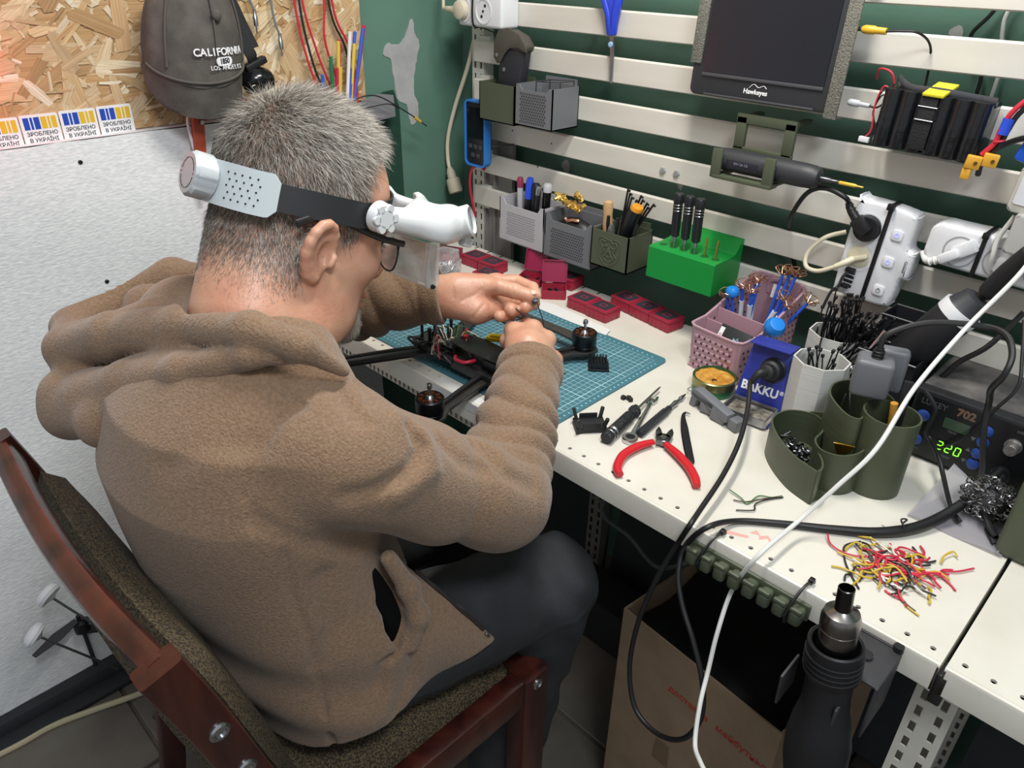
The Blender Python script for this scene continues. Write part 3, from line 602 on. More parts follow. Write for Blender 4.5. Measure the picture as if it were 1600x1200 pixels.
def hair_tone(q, r, g):
    t = np.interp(q[:, 2], [-.04, .03, .10], [.50, .50, .62]) + .12 * np.clip(q[:, 1] * 8, -1, 1); wh = (r < t)[:, None]
    return np.where(wh, A([.60, .56, .50]) * g.uniform(.45, 1.3, (len(q), 1)), A([.085, .066, .050]) * g.uniform(.6, 1.8, (len(q), 1)))
hr = strands('hair', 56000, hair_keep, hair_len, hair_dir, hair_tone, .00016, 5); hr['label'] = 'short grey hair'
brd = strands('beard', 1700, lambda q: sg(q[:, 1] - .070, .003) * sg(-.080 - q[:, 2], .003) * (q[:, 2] > -.125) + 1e-9, lambda q: .009 + 0 * q[:, 0], lambda q, N_, g: N_ * .6 + A((0, .1, -1)) + g.normal(0, .25, q.shape), lambda q, r, g: A([.60, .57, .52]) * g.uniform(.5, 1.2, (len(q), 1)), .0002, 6); brd['label'] = 'grey chin beard'
strands('eyebrows', 500, lambda q: np.exp(-((q[:, 2] - .024) / .004) ** 2) * (np.abs(q[:, 0]) > .012) * (np.abs(q[:, 0]) < .048) * (q[:, 1] > .06) + 1e-9, lambda q: .008 + 0 * q[:, 0], lambda q, N_, g: N_ * .3 + np.stack([np.sign(q[:, 0]), 0 * q[:, 0], .2 + 0 * q[:, 0]], 1) + g.normal(0, .15, q.shape), lambda q, r, g: A([.12, .10, .08]) * g.uniform(.5, 1.8, (len(q), 1)), .0002, 8)
# ---- eyeglasses and head magnifier, both worn by the man (built in the head's own frame)
def worn(name, label, cat):
    o = thing(name, label, cat); o.matrix_basis = H4; return o
g = worn('eyeglasses', 'black half-rim eyeglasses on the face of the seated person', 'eyeglasses')
for s_ in (-1, 1):
    B().tube([(.066 * s_, .100, .010), (.076 * s_, .06, .012), (.0805 * s_, .02, .0185), (.0815 * s_, -.008, .0235), (.0800 * s_, -.030, .0195), (.0795 * s_, -.050, .010)], [.0036, .0036, .0034, .0036, .0042], 8, flat=.4, up=(1, 0, 0)).build('temple_arm', black_pl, g)
    pts = [(.034 * s_ + .029 * math.cos(a), .117 - abs(.034 * s_ + .029 * math.cos(a)) ** 2 * 5, -.008 + .019 * math.sin(a) * (1.0 if math.sin(a) > 0 else .95)) for a in [2 * PI * k / 20 for k in range(20)]]
    B().tube(pts, .0011, 6, 2, True).tube([p for p in pts if p[2] > .001], .0018, 6, 1).build('rim', black_pl, g)
    B()._add([(x, y, z) for x, y, z in pts] + [(x, y + .0015, z) for x, y, z in pts], [tuple(range(20)), tuple(range(39, 19, -1))]).build('lens', mat('spectacle_lens', '#c9d2d6', .05, trans=.9, alpha=.45), g)
B().tube([(-.008, .115, -.002), (0, .118, .001), (.008, .115, -.002)], .0014, 6).build('bridge', black_pl, g)
h = worn('head_magnifier', 'white head magnifier on a black strap around the head of the person', 'magnifier')
hp = mat('magnifier_plastic', '#c3cbcd', .38); hp2 = mat('visor_plastic', '#d3d5d6', .3)
RXb, RYb = .0850, .0995
def ring(t, z, k=0): return (( RXb + k) * math.sin(t), .001 - (RYb + k) * math.cos(t), z)
def bandz(t): return .046 + .012 * math.cos(t) * 0 + zb(t)
def zb(t): return float(np.interp(abs(t), [0, .6, 1.2, 1.8, 2.4, PI], [-.017, -.017, -.015, -.014, -.004, .010]))
def strip(t0, t1, hgt, th, n=40, chamf=None):
    b = B(); rg = []
    for i in range(n + 1):
        t = t0 + (t1 - t0) * i / n; z = bandz(t); hh_ = hgt / 2
        if chamf: e = min(i, n - i) / n * abs(t1 - t0) * .1; hh_ = min(hh_, hgt / 2 - chamf + e)
        rg.append([ring(t, z - hh_), ring(t, z - hh_, th), ring(t, z + hh_, th), ring(t, z + hh_)])
    return b.loft(rg)
strip(.74, 2 * PI - .74, .0265, .002, 60).build('strap', mat('black_strap', '#26272a', .5), h)
pl = strip(-.86, .86, .042, .004, 48, .008)
b = pl.slot(1)
for c in range(5):
    for r_ in range(5):
        t = .30 + c * .085; x, y, z = ring(t + (.03 if r_ % 2 else 0), bandz(t) + (r_ - 2) * .0062, .0042)
        b.lathe([(.0010, -.0002), (.0010, .0003)], zframe((x, y, z), (math.sin(t), -math.cos(t), 0)), 8)
b.build('rear_bracket', [hp, ink], h)
K = frame((-.004, -.128, .040), (1, 0, 0), (0, 0, 1)); K = zframe((-.002, -.100, .030), (-.10, -1, .05))
prof = [(.0205 + (.0012 if 0 else 0), 0), (.0215, .003), (.0215, .019), (.0195, .022)]
n = 72; b = B(); b.loft([[((r_ + (.0009 * (1 if (k // 6) % 2 else -1) if z_ > .001 and z_ < .021 else 0)) * math.cos(2 * PI * k / n), (r_ + (.0009 * (1 if (k // 6) % 2 else -1) if z_ > .001 and z_ < .021 else 0)) * math.sin(2 * PI * k / n), z_) for k in range(n)] for r_, z_ in prof], True, False, K)
b.slot(1)
for k in range(16): a0 = 2 * PI * k / 16; b.box((0, 0, 0), (.0052 if k % 4 else .002, .0006, .0004), mx=K @ TR((.0145 * math.cos(a0), .0145 * math.sin(a0), .0222), (0, 0, a0 + PI / 2)))
b.build('knob', [mat('knob_plastic', '#b9bec2', .4), ink], h)
# visor arms, hinge caps, visor body with lamp and hanging lens plates
for s_ in (-1, 1):
    t = 2.02; x, y, z = ring(t * s_, .034, .004)
    b = B().cyl((.084 * s_, .038, .035), (.096 * s_, .040, .034), .0165, .0155, 28, .002)
    for k in range(6): b.cyl((.096 * s_, .040 + .0115 * math.cos(k * PI / 3 + .3), .034 + .0115 * math.sin(k * PI / 3 + .3)), (.100 * s_, .040 + .0115 * math.cos(k * PI / 3 + .3), .034 + .0115 * math.sin(k * PI / 3 + .3)), .0048, .0042, 12)
    b.cyl((.096 * s_, .040, .034), (.100 * s_, .040, .034), .0115, .0105, 24, .001)
    b.build('hinge_cap', hp2, h)
def vis(P_):   # visor body as one smooth moulded surface
    qs = np.stack([np.abs(P_[:, 0]), P_[:, 1], P_[:, 2]], 1)
    f = rc(qs, (.086, .045, .034), (.080, .125, .036), .0125, .020); f = smin(f, rc(P_, (-.068, .160, .044), (.068, .160, .044), .0165, .0165), .03); f = smin(f, rc(qs, (.080, .125, .036), (.068, .160, .044), .020, .0175), .02)
    f = smin(f, rc(qs, (.074, .10, .050), (.03, .135, .060), .008, .010), .02); f = smax(f, -ell(P_, (0, .095, .03), (.070, .058, .05)), .006)
    return smax(f, .021 - P_[:, 2] - .0 * P_[:, 1], .004)
me = npmesh('visor', *snet(vis, (-.115, .02, -.0), (.115, .19, .09), .0028)); o = link('visor', me, hp2, h, ang=0); me.polygons.foreach_set('use_smooth', [True] * len(me.polygons))
b = B(); Kx = zframe((.083, .172, .052), (.78, .42, .45))
b.lathe([(.0185, -.012), (.0190, .004), (.0160, .006), (.0160, .002)], Kx, 28, False); b.build('lamp_ring', hp2, h)
B().lathe([(.0158, .001), (.0143, .0028), (.010, .0042), (.002, .0048)], Kx, 28).build('lamp_lens', mat('clear_lens', '#dfe6e8', .08, trans=.8, alpha=.5, coat=1), h)
B().box((.060, .188, .034), (.022, .014, .010), rot=(0, .2, .5), bev=.003).box((.075, .186, .028), (.012, .016, .012), bev=.003).box((-.02, .186, .040), (.05, .014, .012), bev=.003).build('clip', hp2, h)
ac = mat('acrylic_lens', '#e6ebec', .04, trans=.85, alpha=.5, coat=1)
B().box((0, .165, -.012), (.116, .0035, .052), rot=(.22, 0, 0), bev=.001).build('lens_plate', ac, h)
B().box((0, .150, -.008), (.112, .0035, .050), rot=(.30, 0, 0), bev=.001).build('lens_plate', ac, h)
for s_ in (-1, 1): B().box((.058 * s_, .158, -.008), (.003, .020, .056), rot=(.26, 0, 0), bev=.001).build('lens_side', ac, h)
B().cyl((.0585, .165, -.034), (.062, .165, -.034), .003, .0025, 12).build('lens_screw', black_pl, h)
# ------------------------------------------------------------ the chair
wood = mat('cherry_wood', '#2a100d', .32, col2='#4a2017', nscale=5, stretch=(6, 6, .8), bump=.05, bscale=40, coat=.3)
tweed = mat('brown_tweed', '#2c241a', .9, col2='#5f5139', nscale=420, bump=.9, bscale=420, lo=.42, hi=.6, nd=1)
ch = thing('wooden_chair', 'dark red wooden chair with a curved back and tweed padding, under the sitting person', 'chair', (.68, -.36, 0))
def bar(pts, w, d, name, sub=6, up=(1, 0, 0), bev=.004):
    """swept rectangular bar with rounded corners: w along up, d across"""
    p = spline(pts, sub); rg = []; N = len(p)
    for i in range(N):
        t = (p[min(i + 1, N - 1)] - p[max(i - 1, 0)]).normalized(); x = V(up); x = (x - t * x.dot(t)).normalized(); y = t.cross(x)
        wi = w if isinstance(w, (int, float)) else float(np.interp(i / (N - 1), np.linspace(0, 1, len(w)), w))
        q = []
        for cx, cy in ((1, 1), (-1, 1), (-1, -1), (1, -1)):
            for a in (0, 45, 90):
                a0 = {(1, 1): 0, (-1, 1): 90, (-1, -1): 180, (1, -1): 270}[(cx, cy)] + a
                q.append(p[i] + x * (cx * (wi / 2 - bev) + bev * math.cos(math.radians(a0))) + y * (cy * (d / 2 - bev) + bev * math.sin(math.radians(a0))))
        rg.append(q)
    return B().loft(rg).build(name, wood, ch, True)
XR, XL = .892, .445
SR = [(XR, -.562, .828), (XR, -.536, .735), (XR, -.508, .62), (XR, -.470, .47), (XR, -.475, .25), (XR, -.52, .0)]
SL = [(XL, -.562, .822), (XL, -.536, .735), (XL, -.508, .62), (XL, -.470, .47), (XL, -.475, .25), (XL, -.52, .0)]
for s_ in (SR, SL):
    lg = bar(s_, .024, .037, 'stile')
    if s_ is SR:
        for y, z in ((-.5385, .732), (-.524, .667)):
            B().lathe([(.0098, 0), (.0098, .0015), (.0075, .003), (.0055, .0026), (.0055, .001), (.0022, .001)], zframe((XR + .012, y + .006, z), (1, 0, 0)), 20).build('bolt', steel, lg, True)
bar([(XR - .004, -.556, .812), (.78, -.564, .806), (.665, -.566, .800), (.55, -.562, .800), (XL + .004, -.555, .805)], .036, .024, 'top_rail', up=(0, -.35, 1), bev=.008)
# padded back: a front cushion and a rear panel, tweed
def pad(x0, x1, z0, z1, yf, th, bul, name):
    n, m = 16, 14; fs = []; V0 = []
    for side in (0, 1):
        for i in range(n + 1):
            for j in range(m + 1):
                u, v = i / n, j / m; e = min(1, 6 * min(u, 1 - u, v, 1 - v) ** .75); x = x0 + (x1 - x0) * u; z = z0 + (z1 - z0) * v
                y = yf(x, z); k = e ** .5; V0.append((x, y + (th * .5 + bul * math.sin(PI * u) * math.sin(PI * v)) * k if side else y - th * .5 * k, z))
    W = m + 1; O = (n + 1) * W
    for s0 in (0, O):
        for i in range(n):
            for j in range(m): fs.append((s0 + i * W + j, s0 + (i + 1) * W + j, s0 + (i + 1) * W + j + 1, s0 + i * W + j + 1))
    b = B()._add(V0, fs); bmesh.ops.remove_doubles(b.bm, verts=b.bm.verts[:], dist=.0004)
    return b.build(name, tweed, ch, True, ang=80)
def yb(x, z): return float(np.interp(z, [.47, .62, .735, .822], [-.470, -.508, -.536, -.562])) - .012 * (1 - ((x - .665) / .22) ** 2) * float(np.interp(z, [.5, .8], [.5, 1]))
pad(XL + .022, XR - .020, .50, .79, lambda x, z: yb(x, z) + .022, .035, .012, 'front_pad')
pad(XL + .019, XR - .019, .50, .69, lambda x, z: yb(x, z) - .016, .022, 0, 'rear_panel')
# seat
b = B(); n, m = 24, 20; vs = []
for i in range(n + 1):
    for j in range(m + 1):
        u, v = i / n, j / m; e = min(1, (8 * min(u, 1 - u, v, 1 - v)) ** .5); vs.append((XL + .022 + (XR - XL - .044) * u, -.455 + .335 * v, .435 + .030 * e + .006 * math.sin(PI * u) * math.sin(PI * v)))
b._add(vs, [(i * (m + 1) + j, (i + 1) * (m + 1) + j, (i + 1) * (m + 1) + j + 1, i * (m + 1) + j + 1) for i in range(n) for j in range(m)]); b.box(((XL + XR) / 2, -.2875, .431), (XR - XL - .044, .335, .010))
b.build('seat', tweed, ch, True, ang=80)
for x in (XL, XR): bar([(x, -.465, .435), (x, -.14, .435)], .028, .052, 'seat_rail', 2)
bar([(XL, -.125, .435), (XR, -.125, .435)], .05, .026, 'front_rail', 2, up=(0, 0, 1)); bar([(XL, -.465, .435), (XR, -.465, .435)], .05, .026, 'rear_rail', 2, up=(0, 0, 1))
for x in (XL, XR):
    lg = bar([(x, -.125, .462), (x, -.125, .25), (x, -.12, 0)], .036, .046, 'front_leg')
    if x == XR:
        for z in (.445,): B().lathe([(.0085, 0), (.0085, .0015), (.006, .0028), (.0045, .001), (.002, .001)], zframe((XR + .018, -.125, z), (1, 0, 0)), 18).build('bolt', steel, lg, True)
for x in (XL, XR): bar([(x, -.47, .2), (x, -.10, .2)], .02, .03, 'stretcher', 2)
# ------------------------------------------------------------ left wall: stickers, cap, leads, tools
stick = mat('sticker_paper', '#e8e8ea', .5); sb = mat('sticker_blue', '#1f48b0', .5); sy = mat('sticker_yellow', '#dcb52c', .5)
LOW = frame((.0126, 0, 0), (0, 1, 0), (0, 0, 1))
def rrect(w, h, r, n=5):
    return [(cx * (w / 2 - r) + r * math.cos(math.radians(a0 + 90 * k / n)), cy * (h / 2 - r) + r * math.sin(math.radians(a0 + 90 * k / n))) for cx, cy, a0 in ((1, 1, 0), (-1, 1, 90), (-1, -1, 180), (1, -1, 270)) for k in range(n + 1)]
t0 = None
labs = ['rightmost of the white stickers with blue and yellow bars, nearest the cap', 'second white sticker with blue and yellow bars, counting from the cap', 'third white sticker with blue and yellow bars, counting from the cap', 'leftmost white sticker with blue and yellow bars, cut by the picture edge']
for i in range(4):
    mx = LOW @ TR((-.2045 - i * .0555, 1.0715 - .0008 * i, 0))
    if t0 is None:
        t0 = thing('sticker', labs[0], 'sticker', group='flag-coloured stickers along the chipboard edge'); t0.matrix_basis = mx
        b = B().prism(rrect(.0535, .0445, .003), .0012); x = -.0225
        for w, bb in ((.0078, 1), (.0034, 1), (.0078, 1), (.0078, 2), (.0034, 2), (.0068, 2)): b.slot(bb).box((x + w / 2, .0095, .0014), (w, .0175, .0003)); x += w + .0018
        b.build('paper', [stick, sb, sy], t0)
        text('lettering', 'ЗРОБЛЕНО', .0080, TR((0, -.0062, .0013)), ink, t0, bold=.0001); text('lettering', 'В УКРАЇНІ', .0080, TR((.0005, -.0155, .0013)), ink, t0, bold=.0001)
    else: dup(t0, labs[i], mx)
# baseball cap hung by its strap: crown flattened against the board, brim hanging down
capm = mat('washed_grey_cotton', '#605a55', .9, col2='#4d4844', nscale=35, bump=.5, bscale=700)
cap = thing('baseball_cap', 'washed grey baseball cap with white lettering, hanging on the chipboard wall', 'cap', (.012, -.085, 1.08))
b = B(); rg = []
for i in range(13):
    v = i / 12; z = 1.155 + .135 * math.sin(v * 1.45); sc = math.cos(v * 1.5) ** .62; ring_ = []
    for k in range(40):
        a = 2 * PI * k / 40; y = .078 * sc * math.cos(a); x = .054 * sc * math.sin(a)
        ring_.append((.070 + x + .010 * v - .0022 * abs(math.sin(3 * a)) ** 12, -.083 + y + .015 * v, z + .004 * math.cos(2 * a) * (1 - v) - .030 * max(0, math.sin(a)) * (1 - v) ** 1.5))
    rg.append(ring_)
b.loft(rg); b.build('crown', capm, cap, True, 60)
b = B(); U_, W_n = 30, 12; vs = []
for top in (0, 1):
    for i in range(U_ + 1):
        for j in range(W_n + 1):
            a = PI * i / U_; v = j / W_n; y = -.083 - math.cos(a) * (.076 + .004 * v); lip = .052 * math.sin(a)
            dn = math.sin(a) ** .55; z = 1.160 - v * .088 * dn - .004 * (1 - math.sin(a)) - .030 * math.sin(a) * (1 - v); x = .072 + lip * (1 - .30 * v) + .024 * v * dn * 0 - .016 * v * math.cos(a) ** 2 - top * .0035
            vs.append((x, y, z))
Wd = W_n + 1; O = (U_ + 1) * Wd; fs = [(s0 + i * Wd + j, s0 + (i + 1) * Wd + j, s0 + (i + 1) * Wd + j + 1, s0 + i * Wd + j + 1) for s0 in (0, O) for i in range(U_) for j in range(W_n)]
fs += [(i * Wd + W_n, (i + 1) * Wd + W_n, O + (i + 1) * Wd + W_n, O + i * Wd + W_n) for i in range(U_)]
b._add(vs, fs).build('brim', capm, cap, True, 60)
b = B()
for q in range(6):
    a = PI * q / 3 + .35; b.tube([(.070 + .0555 * math.cos(v * 1.5) ** .62 * math.sin(a) + .010 * v, -.083 + .0795 * math.cos(v * 1.5) ** .62 * math.cos(a) + .015 * v, 1.155 + .136 * math.sin(v * 1.45)) for v in (0, .2, .4, .6, .8, .95)], .0018, 6)
b.tube([(.072 + .054 * math.sin(PI * i / 16), -.083 - .078 * math.cos(PI * i / 16), 1.159 - .030 * math.sin(PI * i / 16)) for i in range(17)], .0022, 6, 2)
b.build('seams', mat('cap_seam', '#57514d', .9), cap, True)
B().ball((.125, -.060, 1.226), (.005, .0085, .0085), 16).build('button', capm, cap, True)
def oncrown(st, sz, y, z, bold=0, ext=.0006, m=wprint, tilt=0):
    # text laid on the front of the crown, following its curve letter by letter
    n = len(st); w = sz * .64; ws = [sz * (.34 if c in 'I ' else .64) for c in st]; cum = [sum(ws[:i]) + ws[i] / 2 - sum(ws) / 2 for i in range(n)]
    for i, c in enumerate(st):
        if c == ' ': continue
        yy = y + cum[i]; q = max(-.97, min(.97, (yy + .083) / .0765)); sc = math.sqrt(1 - q * q)
        zz = z + tilt * (i - (n - 1) / 2)
        x = .0735 + .054 * sc; nrm = V((sc / .054, q / .078, -.1)).normalized(); ty = V((-q / .078, sc / .054, 0)).normalized()
        text('lettering', c, sz, frame(V((x, yy, zz)) + nrm * .0006, (ty.x, ty.y, 0), (0, 0, 1)), m, cap, ext, bold=bold)
    return
capw = []
before = set(bpy.data.objects)
B().prism(rrect(.034, .0125, .006), .0016).build('badge', wprint, cap, tf=M.Translation(V(cap.location) * 0) @ frame((.1225, -.058, 1.1595), (-.42, 1, 0), (0, 0, 1)))
oncrown('CALIFORNIA', .0155, -.062, 1.1735, .0003, tilt=-.0002); text('lettering', '1850', .0108, frame((.1225, -.058, 1.1595), (-.42, 1, 0), (0, 0, 1)) @ TR((0, 0, .0017)), ink, cap, .0003, bold=.0004); oncrown('LOS ANGELES', .0092, -.054, 1.150, tilt=-.0002)
for o in set(bpy.data.objects) - before: o.matrix_basis = M.Translation(-V(cap.location)) @ o.matrix_basis; o['kind'] = 'stuff'
# black camera arm with a pod hanging over the cap
t = thing('headlamp', 'black strap with a glossy black lamp pod hanging beside the grey cap', 'headlamp', (.03, .02, 1.1))
strapm = mat('black_webbing', '#1c1c1f', .8, bump=.6, bscale=500)
B().tube([(.018, -.035, 1.42), (.03, -.030, 1.30), (.055, -.012, 1.215), (.075, .012, 1.165), (.07, .018, 1.150)], .011, 8, 8, flat=.22, up=(1, 0, .3)).tube([(.02, -.008, 1.42), (.035, -.005, 1.30), (.055, .012, 1.22), (.072, .024, 1.17)], .009, 8, 8, flat=.2, up=(1, 0, .3)).build('strap', strapm, t, True)
B().box((.078, .018, 1.146), (.016, .042, .012), rot=(.35, 0, 0), bev=.003).build('clasp', black_pl, t, True)
B().ball((.075, .020, 1.120), (.026, .030, .022), 24).box((.082, .018, 1.112), (.030, .050, .020), rot=(.2, 0, 0), bev=.008, seg=3).build('lamp_pod', mat('gloss_black', '#0f1012', .18), t, True)
# red and black leads and the coloured shrink tubes in front of the chipboard
g = 'red and black leads hanging by the chipboard edge'
for i, (pts, m, lab) in enumerate((([(.03, .145, 1.40), (.03, .135, 1.24), (.032, .150, 1.13), (.04, .175, 1.05), (.05, .18, .98)], red_pl, 'red lead hanging left of the coloured tubes, paired with a black one'),
    ([(.034, .150, 1.40), (.034, .142, 1.24), (.036, .157, 1.13), (.044, .182, 1.05), (.05, .19, .98)], rubber, 'black lead hanging left of the coloured tubes, paired with a red one'),
    ([(.03, .160, 1.40), (.03, .150, 1.25), (.032, .170, 1.15), (.04, .196, 1.06), (.05, .20, .98)], red_pl, 'thin red lead just left of the green tube'),
    ([(.03, .205, 1.38), (.03, .215, 1.22), (.032, .243, 1.15), (.036, .250, 1.05), (.04, .25, .98)], red_pl, 'red lead hanging at the right end of the chipboard'),
    ([(.026, .200, 1.38), (.026, .210, 1.22), (.028, .236, 1.15), (.032, .243, 1.05), (.04, .24, .98)], rubber, 'black lead hanging at the right end of the chipboard'),
    ([(.03, .190, 1.36), (.03, .196, 1.24), (.03, .190, 1.17), (.03, .21, 1.09), (.03, .22, .99)], red_pl, 'red lead crossing behind the bundle of coloured tubes'))):
    wire('lead_wire', lab, 'wire', pts, .0022, m, g)
cols = {'blue': mat('shrink_blue', '#3a63c8', .45), 'red': mat('shrink_red', '#c22a4e', .45), 'yellow': mat('shrink_yellow', '#dcc04a', .45), 'green': mat('shrink_green', '#1f7a52', .45), 'white': mat('shrink_white', '#e6e2e0', .45)}
for c, y1, z1, y0, lab in (('green', .182, 1.145, .188, 'green shrink tube, leftmost tall tube of the coloured bundle'), ('blue', .160, 1.115, .170, 'short blue shrink tube low at the left of the coloured bundle'), ('yellow', .200, 1.17, .195, 'yellow shrink tube leaning left in the coloured bundle'), ('red', .206, 1.172, .200, 'red shrink tube crossing the yellow ones in the bundle'), ('white', .225, 1.185, .207, 'white shrink tube in the middle of the coloured bundle'), ('blue', .235, 1.185, .210, 'tall blue shrink tube in the middle of the coloured bundle'), ('yellow', .232, 1.165, .214, 'yellow shrink tube behind the long red tubes'), ('red', .258, 1.195, .212, 'longest red shrink tube, reaching furthest right in the bundle'), ('red', .262, 1.190, .220, 'second long red shrink tube on the right of the bundle'), ('blue', .255, 1.19, .216, 'blue shrink tube between the two long red ones'), ('yellow', .203, 1.125, .203, 'short yellow shrink tube in the middle of the coloured bundle'), ('red', .190, 1.125, .192, 'short red shrink tube beside the green one')):
    d_ = .045 + rnd.uniform(0, .012)
    wire('shrink_tube', lab, 'tube', [(d_ + .008, y1, z1), (d_, .6 * y1 + .4 * y0, .5 * z1 + .5 * 1.02), (d_ - .01, y0, .99)], .0034, cols[c], 'coloured shrink tubes behind the head')
for y, z, lab, k in ((.098, 1.17, 'silver plug on a grey lead hanging in the middle of the chipboard', 1), (.055, 1.21, 'silver plug hanging just right of the black strap', 0)):
    t = thing('hanging_plug', lab, 'plug', (.03, y, z))
    B().lathe([(.0015, -.022), (.0015, -.012), (.0042, -.010), (.0045, .004), (.0032, .006), (.003, .016)], None, 14).build('plug_body', steel, t)
    B().tube([(0, 0, .014), (-.004, -.006, .05), (-.008, -.004, .15), (-.01, .0, .22)], .0022).build('cable', mat('grey_cable', '#6f7378', .5), t)
# hanging below the board, half hidden by the head
t = thing('red_handled_tool', 'brick red tool handle hanging under the cap in front of the white foam', 'tool', (.06, -.07, .92))
b = B().prism([(-.011, 0), (.009, .0), (.0085, -.06), (.004, -.13), (-.004, -.13), (-.0105, -.06)], .012, frame((.05, -.088, 1.068), (0, .96, -.10), (0, .12, 1)), .002); b.build('handle', mat('brick_red', '#a6452c', .45), t, True)
B().cyl((.05, -.086, 1.060), (.066, -.086, 1.060), .0035).build('rivet', steel, t, True)
B().box((.06, -.088, .905), (.010, .014, .05), bev=.002).build('tip', mat('orange_red', '#e2462c', .4), t, True)
wire('white_loop', 'white wire loop hanging beside the brick red tool handle', 'wire', [(.045, -.092, 1.075), (.05, -.104, 1.06), (.052, -.100, 1.0), (.05, -.085, .95), (.05, -.075, .92)], .0026, white_pl)
b = B().box((.055, -.055, .86), (.03, .05, .22), bev=.008)
tag(b.build('black_pouch', mat('black_fabric', '#202226', .9), None), 'dark fabric pouch hanging on the foam behind the neck', 'pouch')
for i, (m, dy) in enumerate(((red_pl, 0), (rubber, .012), (red_pl, .02))):
    wire('lead_wire', ['red lead looping below the cap brim', 'black lead looping below the cap brim', 'second red lead looping lowest below the cap brim'][i], 'wire', [(.045, -.03 + dy, .93), (.05, -.035 + dy, 1.03), (.055, -.01 + dy, 1.085 - .006 * i), (.055, .03 + dy, 1.06), (.05, .045, .98)], .0024, m, g)
tag(B().prism([(.205, 1.035), (.262, 1.058), (.300, 1.066), (.335, 1.060), (.338, 1.018), (.30, 1.015), (.22, 1.005)], .002, frame((.0, 0, 0), (0, 1, 0), (0, 0, 1)) @ TR((0, 0, .036))).build('grey_tape', mat('duct_tape', '#7d7d80', .45)), 'grey duct tape strip at the corner of chipboard and foam', 'tape')
tag(B().prism([(.265, .72), (.375, .72), (.373, 1.030), (.36, 1.064), (.335, 1.062), (.27, 1.045)], .003, frame((.003, 0, 0), (0, 1, 0), (0, 0, 1))).build('dark_green_sheet', mat('dark_green_sheet', '#1f4034', .5, bump=.4, bscale=25)), 'dark green plastic sheet hanging on the painted wall behind the forehead', 'sheet')
t = thing('antenna', 'thin black antenna wire with a yellow collar, crossing the green wall', 'antenna', (.05, .3, 1.0))
B().tube([(.05, .205, 1.045), (.055, .24, 1.066), (.06, .28, 1.066), (.06, .33, 1.04), (.058, .372, 1.015)], .0013).tube([(.05, .215, 1.04), (.06, .26, 1.047), (.066, .30, 1.05), (.062, .33, 1.038)], .0011).build('wire', rubber, t, True)
B().cyl((.058, .372, 1.015), (.057, .388, 1.004), .0032).build('collar', mat('yellow_tape', '#c9a93a', .4), t, True); B().cyl((.057, .388, 1.004), (.056, .405, .993), .0012).build('tip', rubber, t, True)
# ------------------------------------------------------------ things hung on the slats
def SP(x, z, d=0): return frame((x, YS - d, z), (1, 0, 0), (0, 0, 1))   # local x = along the slats, y = up, z = out of the wall
def hung(name, lab, cat, x, z, d=0, grp=None, rot=0):
    o = thing(name, lab, cat, group=grp); o.matrix_basis = SP(x, z, d) @ TR((0, 0, 0), (0, 0, rot)); return o
ZT = mat('black_cable_tie', '#141416', .4)
beige = mat('beige_cable', '#c9c0aa', .5); wht = mat('white_cable', '#d9d9d6', .5); blk = mat('black_cable', '#18181a', .45)
# double socket at the top left
t = hung('power_socket', 'white double power socket in the top left corner of the slats', 'socket', .176, 1.232)
B().box((.0, 0, .024), (.124, .082, .048), bev=.006, seg=3).build('housing', white_pl, t)
for dx in (-.046, .012):
    b = B().lathe([(.023, .0485), (.023, .0495), (.0195, .0495), (.019, .0484), (.002, .0484)], TR((dx, -.012, 0)), 32)
    b.slot(1)
    for q in (-.0095, .0095): b.lathe([(.0030, .0484), (.0030, .0490)], TR((dx + q * .5, -.012 + q, 0)), 12)
    b.lathe([(.0022, .0484), (.0022, .0500)], TR((dx, -.012, 0)), 10); b.build('outlet', [white_pl, ink], t)
tag(B().tube([(-.014, .045, .05), (-.014, -.034, .052), (-.010, -.043, .03), (.03, -.056, .012)], .0024, 6, 6, flat=.5).build('cable_tie', ZT, None, tf=SP(.176, 1.232)), 'black cable tie around the white double power socket', 'cable tie')
t = hung('power_plug', 'beige plug with its cable in the corner socket', 'plug', .128, 1.219, .044)
B().lathe([(.0185, 0), (.019, .006), (.0165, .016), (.010, .019)], None, 28).box((-.012, .0, .012), (.022, .012, .012), bev=.004).build('plug_body', beige, t)
B().tube([(-.02, 0, .012), (-.034, 0, .012), (-.045, 0, .01)], [.0065, .0055, .0045], 10).tube([(-.044, 0, .01), (-.062, -.002, -.0), (-.074, .014, -.01), (-.078, .05, -.015)], .0033).build('cable', beige, t)
t = thing('extension_lead', 'beige extension cable with a round socket hanging in the corner behind the blue tester', 'cable', (.03, .49, .82))
B().tube([(.088, .515, 1.16), (.070, .51, 1.10), (.035, .505, 1.02), (.014, .50, .95), (.012, .50, .90), (.024, .498, .872)], .0046, 10).build('cable', beige, t, True)
ax = zframe((.024, .498, .872), (.45, -.05, -.9))
B().lathe([(.006, -.012), (.010, -.002), (.0105, .012), (.016, .014), (.017, .040), (.015, .046)], ax, 24).build('socket_body', mat('dirty_beige', '#b9b09a', .6), t, True)
